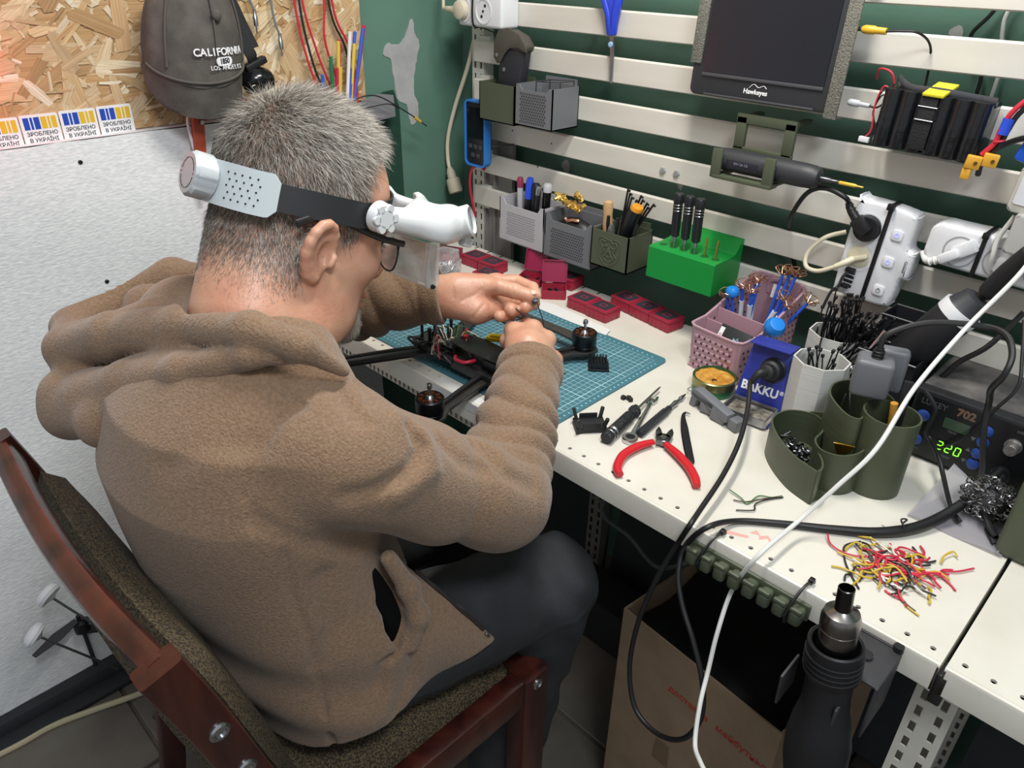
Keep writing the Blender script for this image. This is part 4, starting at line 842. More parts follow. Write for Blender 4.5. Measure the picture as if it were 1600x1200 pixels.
# blue tester on the post
t = hung('handheld_tester', 'blue and black handheld tester tied to the corner post', 'tester', .164, .988, .030)
B().prism(rrect(.062, .132, .012), .018, bev=.003).build('case', black_pl, t)
b = B(); o_, i_ = rrect(.064, .134, .013), rrect(.053, .123, .008); b.shell(o_, .004, .021, .0042); b.build('bezel', mat('tester_blue', '#2f78c8', .4), t)
B().prism(rrect(.048, .062, .002), .0008, TR((0, .022, .018))).build('screen', mat('dark_glass', '#15181d', .12), t)
for i, (x, y) in enumerate(((-.015, -.026), (0, -.026), (.015, -.026), (-.008, -.044), (.008, -.044))):
    B().prism(rrect(.011, .009, .002), .0018, TR((x, y, .018)), .0004).build('button', dgrey, t)
wire('red_probe', 'red test lead plugged into the bottom of the blue tester', 'lead', [(.178, .462, .915), (.165, .455, .922), (.150, .45, .912), (.140, .452, .88), (.138, .46, .84), (.138, .47, .80)], [.0048, .004, .0026, .0026, .0026, .0026], mat('probe_red', '#c21f38', .4))
wire('cable_tie', 'black cable tie holding the blue tester to the slats', 'cable tie', [(.195, .462, .965), (.21, .475, .968), (.235, .49, .972)], .0022, ZT)
# open boxes hooked over the slats
def cup(t, w, h, d, m, th=.0022, dip=.0, name='box', back=True, mats=None, dots=None):
    """wall box: width w, height h, depth d, optional lowered rim between the front corners; dots = (cols, rows, r, style)"""
    b = B(); x0, x1 = -w / 2, w / 2
    rim = [(x0, 0), (x0 + .010, 0), (x0 + .018, -dip), (x1 - .018, -dip), (x1 - .010, 0), (x1, 0)] if dip else [(x0, 0), (x1, 0)]
    for z0, z1 in ((d - th, d), (0, th)):
        P_ = [(x0, -h)] + (rim if z0 else [(x0, 0), (x1, 0)]) + [(x1, -h)]
        b.prism(P_, th, TR((0, 0, z0)))
    b.box((x0 + th / 2, -h / 2, d / 2), (th, h, d)); b.box((x1 - th / 2, -h / 2, d / 2), (th, h, d)); b.box((0, -h + th / 2, d / 2), (w, th, d))
    if back: b.box((0, .004, -.002), (w * .8, .012, .004)); b.box((0, -.004, -.006), (w * .8, .004, .008))
    if dots:
        c, r_, rr, w2, h2, cy = dots; b.slot(1)
        for i in range(r_):
            for j in range(c):
                b.lathe([(rr, d), (rr, d + .0004)], TR((-w2 / 2 + w2 * (j + .5 * (i % 2)) / c, cy - h2 / 2 + h2 * i / (r_ - 1), 0)), 6)
    return b.build(name, mats or m, t)
gbox = mat('grey_print', '#6d6f73', .5, bump=.2, bscale=300, stretch=(.02, .02, 1)); gdot = mat('grey_print_hole', '#3c3d41', .7); lgbox = mat('light_grey_print', '#b3b1b5', .5); lgdot = mat('light_grey_hole', '#7c7b80', .7)
t = hung('olive_box', 'plain olive box on the slats holding the leather sheath', 'box', .243, 1.097, .0005); cup(t, .099, .072, .064, olive)
t = hung('grey_box', 'grey box with a pattern of holes, hooked beside the olive box with the sheath', 'box', .352, 1.105, .0005); cup(t, .096, .073, .074, gbox, dip=.008, mats=[gbox, gdot], dots=(11, 11, .0021, .066, .050, -.040))
t = hung('wire_rack', 'thin dark wire frame standing in the grey box', 'rack', .365, 1.07, .0)
b = B()
for z in (.012, .05): b.tube([(-.03, -.03, z), (-.03, .04, z), (.03, .045, z), (.03, -.03, z)], .0011, 6, 1)
b.tube([(.03, .045, .012), (.03, .045, .05)], .0011, 6, 1).tube([(-.03, .04, .012), (-.03, .04, .05)], .0011, 6, 1); b.build('frame', dark_steel, t)
t = hung('leather_sheath', 'black knife sheath with a snapped olive flap, standing in the olive box', 'sheath', .243, 1.04, .030, rot=-.12)
lea = mat('sheath_black', '#24252b', .6, bump=.3, bscale=200); le2 = mat('sheath_flap', '#4a463e', .7, bump=.3, bscale=200)
B().prism([(-.030, -.002), (.030, -.002), (.037, .125), (-.028, .125)], .022, TR((0, 0, -.010)), .005).build('body', lea, t)
b = B().prism([(-.030, .088), (-.040, .098), (-.043, .125), (-.034, .147), (-.008, .156), (.022, .150), (.042, .134), (.046, .122), (.022, .126), (.0, .121), (-.012, .108), (-.020, .092)], .004, TR((0, 0, .0125)), .0015)
b.prism([(-.034, .143), (-.008, .153), (.024, .147), (.042, .132), (.038, .120), (-.030, .120)], .026, TR((0, 0, -.012)), .004); b.build('flap', le2, t)
for x, y, z in ((-.031, .103, .0168), (-.012, .080, .0125)): B().lathe([(.004, -.002), (.0038, .001), (.002, .002)], TR((x, y, z)), 16).build('snap', steel, t)
# scissors
t = hung('scissors', 'blue handled scissors hanging point down on the upper slats', 'scissors', .473, 1.195, .006, rot=.06)
bl = mat('scissor_blue', '#2a44c8', .3)
B().prism([(-.006, .01), (.006, .008), (.006, -.02), (.0035, -.075), (.0015, -.077), (-.003, -.02)], .003).prism([(-.005, .012), (.006, .008), (.0035, -.02), (-.0005, -.072), (-.002, -.02)], .0026, TR((.001, 0, .003))).build('blades', steel, t)
B().prism([(-.008, .002), (.008, .002), (.017, .050), (.012, .070), (.002, .060), (-.012, .064), (-.017, .050)], .009, TR((0, 0, 0)), .003).tube([(.004, .005, .003), (.006, .03, .004), (.012, .058, .004), (.012, .08, .004)], [.0055, .0075, .0085, .008], 10).tube([(-.003, .005, .003), (-.006, .03, .004), (-.016, .055, .004), (-.022, .07, .004)], [.0055, .007, .0075, .006], 10).tube([(-.026, .062, .004), (-.012, .062, .004), (-.006, .09, .004), (-.018, .105, .004), (-.032, .09, .004)], .0045, 8, 6, True).tube([(.004, .072, .004), (.018, .072, .004), (.022, .10, .004), (.008, .112, .004), (.0, .09, .004)], .0045, 8, 6, True).build('handle', bl, t)
B().lathe([(.0048, .004), (.0045, .0075), (.003, .008)], TR((.0, -.012, 0)), 18).build('pivot', mat('pivot_blue', '#8fb4d8', .4), t)
# video monitor strapped over the slats
t = hung('video_monitor', 'dark video monitor strapped over the top slats', 'monitor', .788, 1.260, .030, rot=0)
t.matrix_basis = SP(.788, 1.130, .034) @ TR((0, 0, 0), (-.06, 0, -.0))
mm = mat('monitor_plastic', '#2f3034', .45); scr = mat('monitor_screen', '#20232b', .22)
B().prism(rrect(.236, .180, .010), .020, TR((0, .090, 0)), .003).build('housing', mm, t)
B().box((0, .105, .0205), (.196, .142, .0025)).build('screen', scr, t)
B().box((0, .031, .0215), (.196, .005, .003), bev=.001).box((0, .003, .0215), (.18, .003, .003), bev=.001).build('bezel_edge', mat('bezel_grey', '#46474b', .35), t)
text('logo', 'Hawkeyes', .0095, TR((-.004, .0145, .0202)), wprint, t, .0004, bold=.0002)
B().tube([(-.015, .020, .0206), (-.008, .0255, .0206), (.000, .0215, .0206), (.008, .0245, .0206), (.013, .021, .0206)], .0005, 6).build('logo_mark', wprint, t)
webg = mat('grey_webbing', '#7b7970', .85, col2='#5d5b53', nscale=500, bump=.9, bscale=420, nd=1)
for s_, y0, x in ((-1, .045, -.112), (1, -.006, .116)):
    B().box((x, (y0 + .19) / 2, .0215), (.019, .19 - y0, .004), bev=.001, rot=(0, 0, -.035 * s_ * 0)).box((x, y0 + .002, .012), (.019, .003, .022), bev=.001).box((x, .191, .008), (.019, .003, .030), bev=.001).build('strap', webg, t)
t2 = thing('video_plug', 'yellow video plug on a thin black cable beside the monitor', 'plug'); t2.matrix_basis = SP(.912, 1.240, .040)
B().lathe([(.004, 0), (.0055, .004), (.0055, .016), (.0045, .018), (.0042, .032)], zframe((.004, 0, 0), (1, -.02, 0)), 16).build('plug_body', mat('plug_yellow', '#d3a92e', .4), t2)
B().lathe([(.003, -.008), (.003, .002)], zframe((.004, 0, 0), (1, -.02, 0)), 12).build('tip', steel, t2)
B().tube([(.036, -.0005, 0), (.055, .001, -.002), (.072, .0, -.01), (.082, -.012, -.03), (.084, -.035, -.046), (.084, -.08, -.055)], .0016).build('cable', blk, t2)
t2 = thing('power_jack', 'small white power plug under the right strap of the monitor', 'plug'); t2.matrix_basis = SP(.918, 1.148, .036)
B().lathe([(.0038, 0), (.0048, .003), (.0048, .014), (.0032, .016), (.003, .030)], zframe((0, 0, 0), (1, -.05, 0)), 14).build('plug_body', mat('plug_grey', '#b3b6ba', .4), t2); B().tube([(.028, -.0015, 0), (.04, -.002, .001), (.05, .008, .004), (.055, .03, .0)], .0013).build('cable', blk, t2)
for x, z, m, lab in ((1.035, 1.262, blk, 'black cable slanting over the back wall at the top right'), (1.055, 1.27, wht, 'white cable hanging behind the slats at the top right')):
    wire('wall_cable', lab, 'cable', [(x + .03, .548, z + .05), (x + .004, .548, z), (x - .012 if m is blk else x + .004, .548, z - .03), (x + .015, .546, z - .07), (x + .012, .545, z - .16)], .0026, m)
# olive bracket with an electric screwdriver
t = hung('screwdriver_bracket', 'olive printed bracket hooked over the slats, cradling the electric screwdriver', 'bracket', .808, 1.065, .030)
b = B(); 
for x in (-.040, .040): b.box((x, .020, .016), (.017, .048, .007), bev=.001); b.box((x, .042, -.012), (.012, .006, .052), bev=.001)
b.box((0, .041, .016), (.098, .014, .007), bev=.001); b.box((0, -.004, .016), (.098, .008, .007), bev=.001)
for x in (-.050, .038): b.box((x, -.022, .058), (.017, .044, .005), bev=.001); b.box((x, -.041, .036), (.012, .005, .046), bev=.001)
b.box((-.004, -.0415, .050), (.099, .006, .022), bev=.001); b.build('frame', olive, t)
t = hung('electric_screwdriver', 'dark grey electric screwdriver lying in the olive bracket', 'screwdriver', .808, 1.042, .066)
sdx = zframe((-.065, .004, 0), (1, -.0, 0)); dg = mat('tool_dark_grey', '#303135', .5)
B().lathe([(.010, 0), (.0155, .004), (.0170, .02), (.0170, .085), (.0175, .115), (.0175, .145), (.0165, .162), (.013, .170), (.008, .172)], sdx, 32).build('body', dg, t)
B().lathe([(.0042, .170), (.0042, .186), (.003, .188), (.003, .199)], sdx, 16).build('chuck', dark_steel, t); B().lathe([(.0018, .199), (.0026, .200), (.0026, .222), (.0012, .226), (.0012, .234)], sdx, 10).build('bit', [mat('bit_gold', '#d8b23c', .35)], t)
B().box((-.010, .002, .0166), (.054, .013, .0014), bev=.0004).build('label_plate', mat('label_dark', '#20222c', .4), t); text('label_text', '5V= 2A CE', .0052, TR((-.012, .004, .0175)), mat('label_grey', '#8d90a0', .5), t, .0001)
# battery pack
t = hung('battery_pack', 'black wrapped battery pack with a yellow strap on the slats', 'battery', 1.035, 1.137, .004, rot=-.03)
bm_ = mat('shrink_wrap_black', '#18191c', .22, bump=.8, bscale=45)
b = B()
for i in range(6): b.lathe([(.0112, -.036), (.0118, -.033), (.0118, .033), (.0112, .036)], TR((-.054 + i * .0215, 0, .048)) @ Euler((PI / 2, 0, 0)).to_matrix().to_4x4(), 20)
b.box((0, 0, .026), (.128, .070, .044), bev=.004); b.build('cells', bm_, t)
B().tube([(-.062, .036, .004), (-.063, .044, .02), (-.04, .037, .035), (0, .0385, .044), (.04, .036, .035), (.066, .036, .04)], .002, 6, flat=3).build('film_edge', mat('clear_film', '#4a4b50', .12), t)
B().box((-.002, .041, .040), (.026, .004, .050), bev=.001, rot=(.18, 0, 0)).build('yellow_tab', mat('strap_yellow', '#e0d02a', .5), t)
B().box((-.005, .004, .0605), (.021, .070, .002), bev=.0006).build('strap', strapm, t); B().tube([(-.016, .022, .062), (-.016, .006, .063), (.007, .006, .063), (.007, .022, .062)], .0011, 6, 1, True).build('buckle', dark_steel, t)
for i, m in enumerate((red_pl, blk, blk)):
    B().tube([(-.064, .028 - i * .004, .03), (-.076, .034 - i * .006, .03), (-.080, .012 - i * .006, .034), (-.074 + i * .003, -.02, .04), (-.078 + i * .002, -.031, .044)], .0011, 6).build('lead', m, t)
B().tube([(-.062, .034, .03), (-.07, .052, .034), (-.088, .054, .03), (-.092, .04, .02)], .0014, 6).build('lead', red_pl, t)
B().box((-.078, -.034, .045), (.014, .007, .006), bev=.0006).build('balance_plug', white_pl, t)
# power lead with yellow connectors
t = hung('power_lead', 'red and black power lead with yellow connectors in front of the battery', 'lead', 1.115, 1.115, .095)
B().tube([(.075, .105, -.03), (.045, .088, -.01), (.020, .060, .0), (.012, .036, .0), (.010, .020, .0), (.0, .004, .0)], .0031).build('red_lead', red_pl, t); B().tube([(.081, .103, -.034), (.051, .086, -.014), (.026, .058, -.003), (.018, .034, -.003), (.015, .018, -.003), (.007, .002, -.003)], .0031).build('black_lead', blk, t)
B().tube([(.0165, .048, -.001), (.0145, .030, -.001)], .0062, 10).build('blue_sleeve', blue_pl, t); B().torus((0, 0, 0), .0055, .0012, TR((.0135, .022, -.001), (PI / 2, 0, .3))).build('red_band', red_pl, t)
xt = mat('connector_yellow', '#d8a032', .4)
for x, y, z in ((.012, .0, .004), (-.004, -.004, .010)):
    b = B().box((x, y, z), (.0165, .015, .009), bev=.0012, rot=(0, .3, -.1)).slot(1)
    for q in (-.004, .004): b.lathe([(.0022, 0), (.0022, .0006)], TR((x + q, y, z + .0046), (0, .3, 0)), 10)
    b.build('connector', [xt, mat('connector_hole', '#5c3a10', .4)], t)
B().box((-.008, -.018, .010), (.010, .013, .008), bev=.001).build('small_connector', xt, t)
wire('black_lead', 'black cable bending behind the yellow connectors at the right edge', 'cable', [(1.19, .41, 1.150), (1.16, .42, 1.145), (1.13, .44, 1.130), (1.105, .46, 1.105), (1.10, .475, 1.08)], .0036, blk)
t = hung('blue_battery', 'bright blue wrapped battery at the right edge of the picture', 'battery', 1.172, 1.145, .01, rot=-.25)
B().box((0, 0, .03), (.044, .075, .05), bev=.004).build('cells', mat('bright_blue', '#1f5fd8', .35), t); B().tube([(0, .036, .03), (.01, .05, .03), (.02, .08, .02)], .002).build('lead', red_pl, t)
# round bolts on the fourth slat
for x in (.604, .633): tag(B().lathe([(.0062, 0), (.0062, .0025), (.0052, .0038), (.003, .004)], SP(x, .988, 0), 6).build('slat_bolt', mat('zinc', '#a9adb0', .4, .6)), 'grey round bolt head on the fourth slat, ' + ('left' if x < .62 else 'right') + ' one of the pair', 'bolt')
for x, z in ((.225, .998), (.335, .99), (.21, .944), (.30, .938)): tag(B().lathe([(.0016, 0), (.0016, .0005)], SP(x, z, 0), 10).build('slat_screw', ink), 'tiny dark screw in a slat at the left end of the wall', 'screw', 'tiny screws in the slats')
# pen boxes
t = hung('pen_box', 'light grey holed box on the lower slats, holding the marker pens', 'box', .3205, .880, .0005); cup(t, .125, .090, .066, lgbox, dip=.012, mats=[lgbox, lgdot], dots=(17, 10, .0016, .080, .045, -.050))
t = hung('connector_box', 'mid grey holed box on the lower slats, holding gilt connectors', 'box', .4475, .876, .0005); cup(t, .122, .088, .066, gbox, dip=.012, mats=[gbox, gdot], dots=(15, 10, .0020, .085, .048, -.052))
def pen(lab, x, z, d, tilt, L_, r, m1, m2, capL=.03, k=0):
    t = hung('marker_pen', lab, 'pen', x, z, d, 'pens in the light grey box', tilt); q = Euler((-PI / 2, 0, 0)).to_matrix().to_4x4()
    B().lathe([(r * .8, -L_ + capL), (r, -L_ + capL + .004), (r, 0)], q, 16).build('barrel', m1, t); B().lathe([(r * 1.08, 0), (r * 1.08, capL * .8), (r * .8, capL)], q, 16).build('pen_cap', m2, t)
pen('marker pen with a dark pink cap, left in the light grey box', .292, .902, .042, .02, .10, .0062, mat('pen_silver', '#b8b6ba', .35), mat('pen_pink', '#8d2f4e', .4), .020)
pen('blue capped marker pen in the light grey box', .318, .885, .044, -.10, .08, .0075, black_pl, blue_pl, .042)
pen('black marker pen just right of the blue capped one', .334, .895, .040, -.04, .09, .0085, black_pl, black_pl, .022)
pen('thin black and silver pen in the light grey box', .350, .900, .050, -.10, .10, .0055, black_pl, steel, .018)
pen('black bottle-shaped marker with a silver cap, right in the light grey box', .360, .905, .034, -.05, .10, .0085, mat('gloss_black', '#0f1012', .18), mat('pen_silver', '#b8b6ba', .35), .016)
gilt = mat('gilt', '#efcf7e', .32, .85)
g0 = None
for i in range(22):
    x, z, d = .398 + .060 * (i * .37 % 1), (.889 + .006 * (i % 4) + (.010 if i in (2, 7) else 0)), .022 + .028 * (i * .61 % 1)
    q = TR((rnd.uniform(-.3, .3) * .0, 0, 0), (rnd.uniform(-1.2, .6), rnd.uniform(-.9, .9), 0))
    if g0 is None:
        g0 = thing('gilt_connector', 'gilt threaded radio connector in the mid grey box', 'connector', group='gilt connectors in the mid grey box'); b = B().lathe([(.0050, 0), (.0050, .005)], None, 6).lathe([(.0037, .005), (.0037, .013), (.0027, .013), (.0027, .007)], None, 14); b.build('body', gilt, g0); B().lathe([(.0012, .005), (.0009, .010)], None, 8).build('pin', gold, g0); g0.matrix_basis = SP(x, z, d) @ q
    else: dup(g0, None, SP(x, z, d) @ q)
for i in range(3): tag(B().box((0, 0, 0), (.012, .006, .006), rot=(rnd.uniform(0, 1), .4, rnd.uniform(-1, 1)), bev=.001).build('copper_part', mat('rose_copper', '#c08a72', .3, .8), None, tf=SP(.432 + .012 * i, .868 + .002 * i, .054)), 'small copper coloured part at the front of the mid grey box', 'part', 'copper parts in the mid grey box')
tag(B().box((0, 0, 0), (.104, .10, .09)).build('cable_ball', blk) if 0 else B().ball((.445, .455, .845), (.045, .022, .028), 16).build('cable_bundle', blk), 'black coiled cable filling the mid grey box under the gilt connectors', 'cable')
# olive box with a crest in relief
t = hung('crest_box', 'olive box with a raised shield crest, holding hand tools', 'box', .5555, .877, .0005)
cup(t, .086, .069, .074, olive, .0025)
sh = [(-.024, .020), (-.012, .023), (0, .020), (.012, .023), (.024, .020), (.025, 0), (.020, -.016), (.010, -.025), (0, -.029), (-.010, -.025), (-.020, -.016), (-.025, 0)]
b = B().tube([(x, y - .034, .0742) for x, y in sh], .0011, 6, 5, True)
for s_ in (1, -1):
    b.tube([(s_ * .003, -.012, .0742), (s_ * .009, -.018, .0745), (s_ * .016, -.016, .0742), (s_ * .018, -.023, .0742), (s_ * .012, -.028, .0746), (s_ * .004, -.025, .0742)], .0016, 6)
    b.tube([(s_ * .016, -.030, .0742), (s_ * .010, -.034, .0746), (s_ * .014, -.040, .0742), (s_ * .017, -.044, .0742)], .0016, 6); b.tube([(s_ * .002, -.034, .0742), (s_ * .006, -.042, .0746), (s_ * .011, -.048, .0742), (s_ * .004, -.055, .0742)], .0016, 6); b.ball((s_ * .008, -.0235, .074), (.0026, .0018, .0014), 8)
b.ball((0, -.034, .0738), (.004, .007, .002), 10).tube([(-.007, -.043, .0742), (0, -.046, .0745), (.007, -.043, .0742)], .0013, 6)
b.build('crest', olive, t)
def intool(name, lab, cat, x, z, d, tilt, fwd=0): 
    o = thing(name, lab, cat); o.matrix_basis = SP(x, z, d) @ TR((0, 0, 0), (fwd, 0, tilt)) @ Euler((-PI / 2, 0, 0)).to_matrix().to_4x4(); return o
tan = mat('turned_wood', '#c9a877', .5, col2='#b8946a', nscale=8, stretch=(6, 6, .6))
t = intool('wooden_awl', 'pale wooden tool handle standing at the left in the crest box', 'tool', .530, .86, .050, .05); B().lathe([(.006, -.025), (.0085, .0), (.0095, .025), (.0085, .042), (.0095, .056), (.008, .064), (.004, .067)], None, 24).build('handle', tan, t); B().cyl((0, 0, -.045), (0, 0, -.024), .002).build('shank', steel, t)
t = intool('screwdriver', 'black screwdriver with an orange cap leaning right in the crest box', 'screwdriver', .566, .868, .046, -.38)
B().lathe([(.005, -.022), (.0095, -.012), (.0085, .004), (.0115, .02), (.0125, .045), (.0118, .058)], None, 20).build('handle', black_pl, t); B().lathe([(.0118, .058), (.0120, .062), (.0105, .066), (.004, .067)], None, 20).build('end_cap', mat('orange_plastic', '#e09428', .4), t); B().cyl((0, 0, -.06), (0, 0, -.02), .003).build('shank', steel, t)
for i in range(9):
    t = intool('hex_key', 'black hex key in the fan standing at the back of the crest box', 'hex key', .542 + .0035 * i, .862, .026 + .003 * (i % 3), -.10 - .055 * i); t['group'] = 'black hex keys in the crest box'
    L_ = .095 - .004 * (i % 4); B().tube([(0, 0, -.03), (0, 0, L_ - .018), (.001, 0, L_ - .012), (.005, 0, L_ - .010)], .0021, 6, 3).build('key', black_pl, t)
t = intool('tweezers', 'grey metal tweezers standing in the crest box', 'tweezers', .546, .865, .060, -.02)
for s_ in (-1, 1): B().prism([(-.003, -.04), (.003, -.04), (.006, .012), (.0, .026), (-.006, .012)], .0014, TR((0, s_ * .003, 0), (PI / 2, 0, 0))).build('arm', mat('dull_steel', '#97999d', .4, .7), t)
for i in range(3):
    t = intool('needle_file', ['short dark needle file beside the wooden handle', 'dark needle file in the middle of the crest box', 'dark needle file at the right rim of the crest box'][i], 'file', (.536, .556, .590)[i], .862, .058, (0, -.03, -.3)[i]); B().cyl((0, 0, -.03), (0, 0, .034 + .004 * i), .0024, .002, 8).build('shank', dark_steel, t); B().lathe([(.003, .02), (.0036, .026), (.003, .040)], None, 10).build('grip', black_pl, t)
# bright green screwdriver holder
grn = mat('bright_green', '#118a38', .38, bump=.2, bscale=260, stretch=(.02, .02, 1))
t = hung('screwdriver_holder', 'bright green holder with three screwdrivers on the lower slats', 'holder', .716, .872, .0005)
w = .132; b = B().loft([[(x, y, z) for y, z in ((.034, .001), (.036, .008), (.020, .016), (.012, .024), (.010, .045), (.010, .082), (.008, .085), (-.046, .085), (-.046, .003), (-.02, .001))] for x in (-w / 2, w / 2)])
b.box((0, .030, -.006), (w, .010, .014)); b.slot(1)
hx_ = [-.052 + i * .0208 for i in range(6)]
for x in hx_: b.lathe([(.0068, .0), (.0068, .0008), (.004, .0009)], TR((x, .0098, .062)) @ Euler((-PI / 2, 0, 0)).to_matrix().to_4x4(), 18)
b.build('block', [grn, mat('green_hole', '#0a5a22', .6)], t)
gb = mat('gun_black', '#2a2b2f', .38, .4)
s0 = None
for i, x in enumerate(hx_[1:4]):
    lab = ['leftmost of the three black screwdrivers in the bright green holder', 'middle one of the three black screwdrivers in the bright green holder', 'rightmost of the three black screwdrivers in the bright green holder'][i]
    mx = SP(.716 + x, .882, .0625) @ Euler((-PI / 2 + .03, 0, 0)).to_matrix().to_4x4()
    if s0 is None:
        s0 = thing('precision_screwdriver', lab, 'screwdriver', group='screwdrivers in the bright green holder'); s0.matrix_basis = mx
        B().lathe([(.0058, .020), (.0078, .022), (.0074, .027), (.0078, .030), (.0080, .034), (.0078, .075), (.0080, .078), (.0084, .080), (.0084, .092), (.0070, .094)], None, 24).build('handle', gb, s0)
        for z in (.066, .071, .076): B().torus((0, 0, z), .0079, .0007, n=24, k=6).build('ring', steel, s0)
        B().lathe([(.0019, -.03), (.0019, .012), (.0042, .012), (.0042, .020)], None, 14).build('shank', steel, s0)
    else: dup(s0, lab, mx)
for i, x in enumerate(hx_[4:]): tag(B().lathe([(.0016, -.02), (.0016, .030), (.001, .032)], None, 10).build('driver_bit', gold, None, tf=SP(.716 + x, .883, .0625) @ Euler((-PI / 2, 0, 0)).to_matrix().to_4x4()), ['brass coloured driver bit in the green holder, next to the screwdrivers', 'brass coloured driver bit at the right end of the green holder'][i], 'driver bit', 'driver bits in the green holder')
# power strips
t = thing('power_strip', 'white power strip with three switches, tied slanting over the slats', 'power strip'); t.matrix_basis = SP(1.006, .950, .006) @ TR((0, 0, 0), (0, 0, -.06))
P_ = spline([(x, y, 0) for x, y in ((-.045, .060), (-.035, .072), (.030, .070), (.041, .058), (.042, .022), (.052, .014), (.053, -.020), (.044, -.026), (.042, -.060), (.030, -.072), (-.033, -.072), (-.044, -.060))], 4, True)
B().prism([(p.x, p.y) for p in P_], .034, None, .006, 3).build('housing', white_pl, t)
for y in (.034, -.010):
    b = B().lathe([(.0215, .0335), (.0218, .0345), (.0195, .0345), (.0190, .026), (.003, .026)], TR((-.020, y, 0)), 32); b.build('outlet', white_pl, t)
sw = mat('switch_blue_glow', '#8f93f0', .4, emit=.8)
for i, y in enumerate((.036, -.004, -.048)):
    b = B().prism(rrect(.016, .016, .004), .0022, TR((.022, y, .034)), .0008); b.slot(1).torus((.022, y, .0362), .0028, .0006, n=16, k=6).box((.022, y + .0025, .0363), (.0011, .004, .0006)); b.build('switch', [white_pl, sw if i < 2 else grey_pl], t)
b = B()
for i, y in enumerate((-.036, -.043, -.050, -.057)): b.box((-.024, y, .0342), (.014, .0045, .001), bev=.0003)
b.build('usb_ports', ink, t)
text('marking', 'Gosund', .0055, TR((.045, -.004, .0342), (0, 0, -PI / 2)), ink, t, .0001)
def tie(lab, pts, r=.0026): return wire('cable_tie', lab, 'cable tie', pts, r, ZT, n=6)
ps = SP(1.006, .950, .006) @ TR((0, 0, 0), (0, 0, -.06))
tag(B().box((.003, 0, .0352), (.0062, .146, .0016), bev=.0004).box((.003, .074, .020), (.0062, .0016, .032)).box((.003, -.074, .018), (.0062, .0016, .036)).box((.003, .072, .038), (.010, .009, .007), bev=.001).build('cable_tie', ZT, None, tf=ps), 'wide black cable tie across the white power strip with three switches', 'cable tie')
t = thing('power_plug', 'black angled plug in the upper outlet of the slanting power strip', 'plug'); t.matrix_basis = ps @ TR((-.020, .034, .030))
B().lathe([(.0188, 0), (.0192, .010), (.0175, .014)], None, 28).box((-.006, .004, .015), (.028, .020, .016), rot=(0, 0, -.6), bev=.004).build('plug_body', black_pl, t)
b = B().tube([(-.016, .012, .016), (-.026, .021, .016), (-.034, .030, .014)], [.0068, .006, .0045], 10)
for q in (.3, .55, .8): b.torus((0, 0, 0), .006 - q * .001, .0011, zframe((-.016 - .018 * q, .012 + .018 * q, .0155), (-1, 1, 0)), 16, 6)
b.build('strain_relief', blk, t); B().tube([tuple(t.matrix_basis @ V((-.033, .029, .014))), (0.955, 0.43, 1.0277), (0.923, 0.435, 1.033), (0.894, 0.445, 1.0186), (0.8696, 0.465, 0.981), (0.8537, 0.495, 0.9483), (0.8405, 0.53, 0.9202), (0.8579, 0.545, 0.8628)], .0036, 10).build('cable', blk, t, True)
t = thing('power_plug', 'old ivory plug in the lower outlet of the slanting power strip', 'plug'); t.matrix_basis = ps @ TR((-.020, -.010, .0275))
ivory = mat('ivory_plastic', '#d5cdb2', .45)
B().lathe([(.0176, 0), (.0180, .006), (.012, .009), (.004, .0095)], None, 24).box((.0, -.001, .011), (.030, .007, .009), rot=(0, 0, .5), bev=.002).build('plug_body', ivory, t)
B().tube([(-.004, -.003, .014), (-.012, -.010, .022), (-.022, -.018, .026)], [.005, .0048, .0038], 10).tube([(-.020, -.017, .026), (-.045, -.034, .024), (-.068, -.036, .016), (-.075, -.018, .006), (-.060, .008, -.004), (-.036, .022, -.016)], .0034, 10).build('cable', ivory, t)
t = thing('usb_cable', 'black plug and cable in the lowest port of the slanting power strip', 'cable'); t.matrix_basis = ps @ TR((-.024, -.034, .034))
B().box((0, .002, .003), (.014, .007, .010), bev=.0015).box((-.001, -.023, .003), (.012, .006, .010), bev=.0015).build('plug_body', black_pl, t); B().tube([(-.002, .0, .007), (-.006, -.010, .010), (-.008, -.025, .009), (-.018, -.040, .004), (-.024, -.07, .0)], .0022).build('cable', dgrey, t)
t = thing('power_strip', 'white power strip with white plugs at the right edge of the slats', 'power strip'); t.matrix_basis = SP(1.180, .985, .004) @ TR((0, 0, 0), (0, 0, -.045))
B().prism(rrect(.220, .056, .016, 6), .044, None, .006, 3).build('housing', white_pl, t)
for x in (-.066, -.016, .034):
    b = B().lathe([(.0205, .0435), (.0208, .0445), (.0188, .0445), (.0184, .034), (.003, .034)], TR((x, -.003, 0)), 30); b.build('outlet', [mat('outlet_grey', '#9a9b9e', .4)], t)
pq = SP(1.180, .985, .004) @ TR((0, 0, 0), (0, 0, -.045))
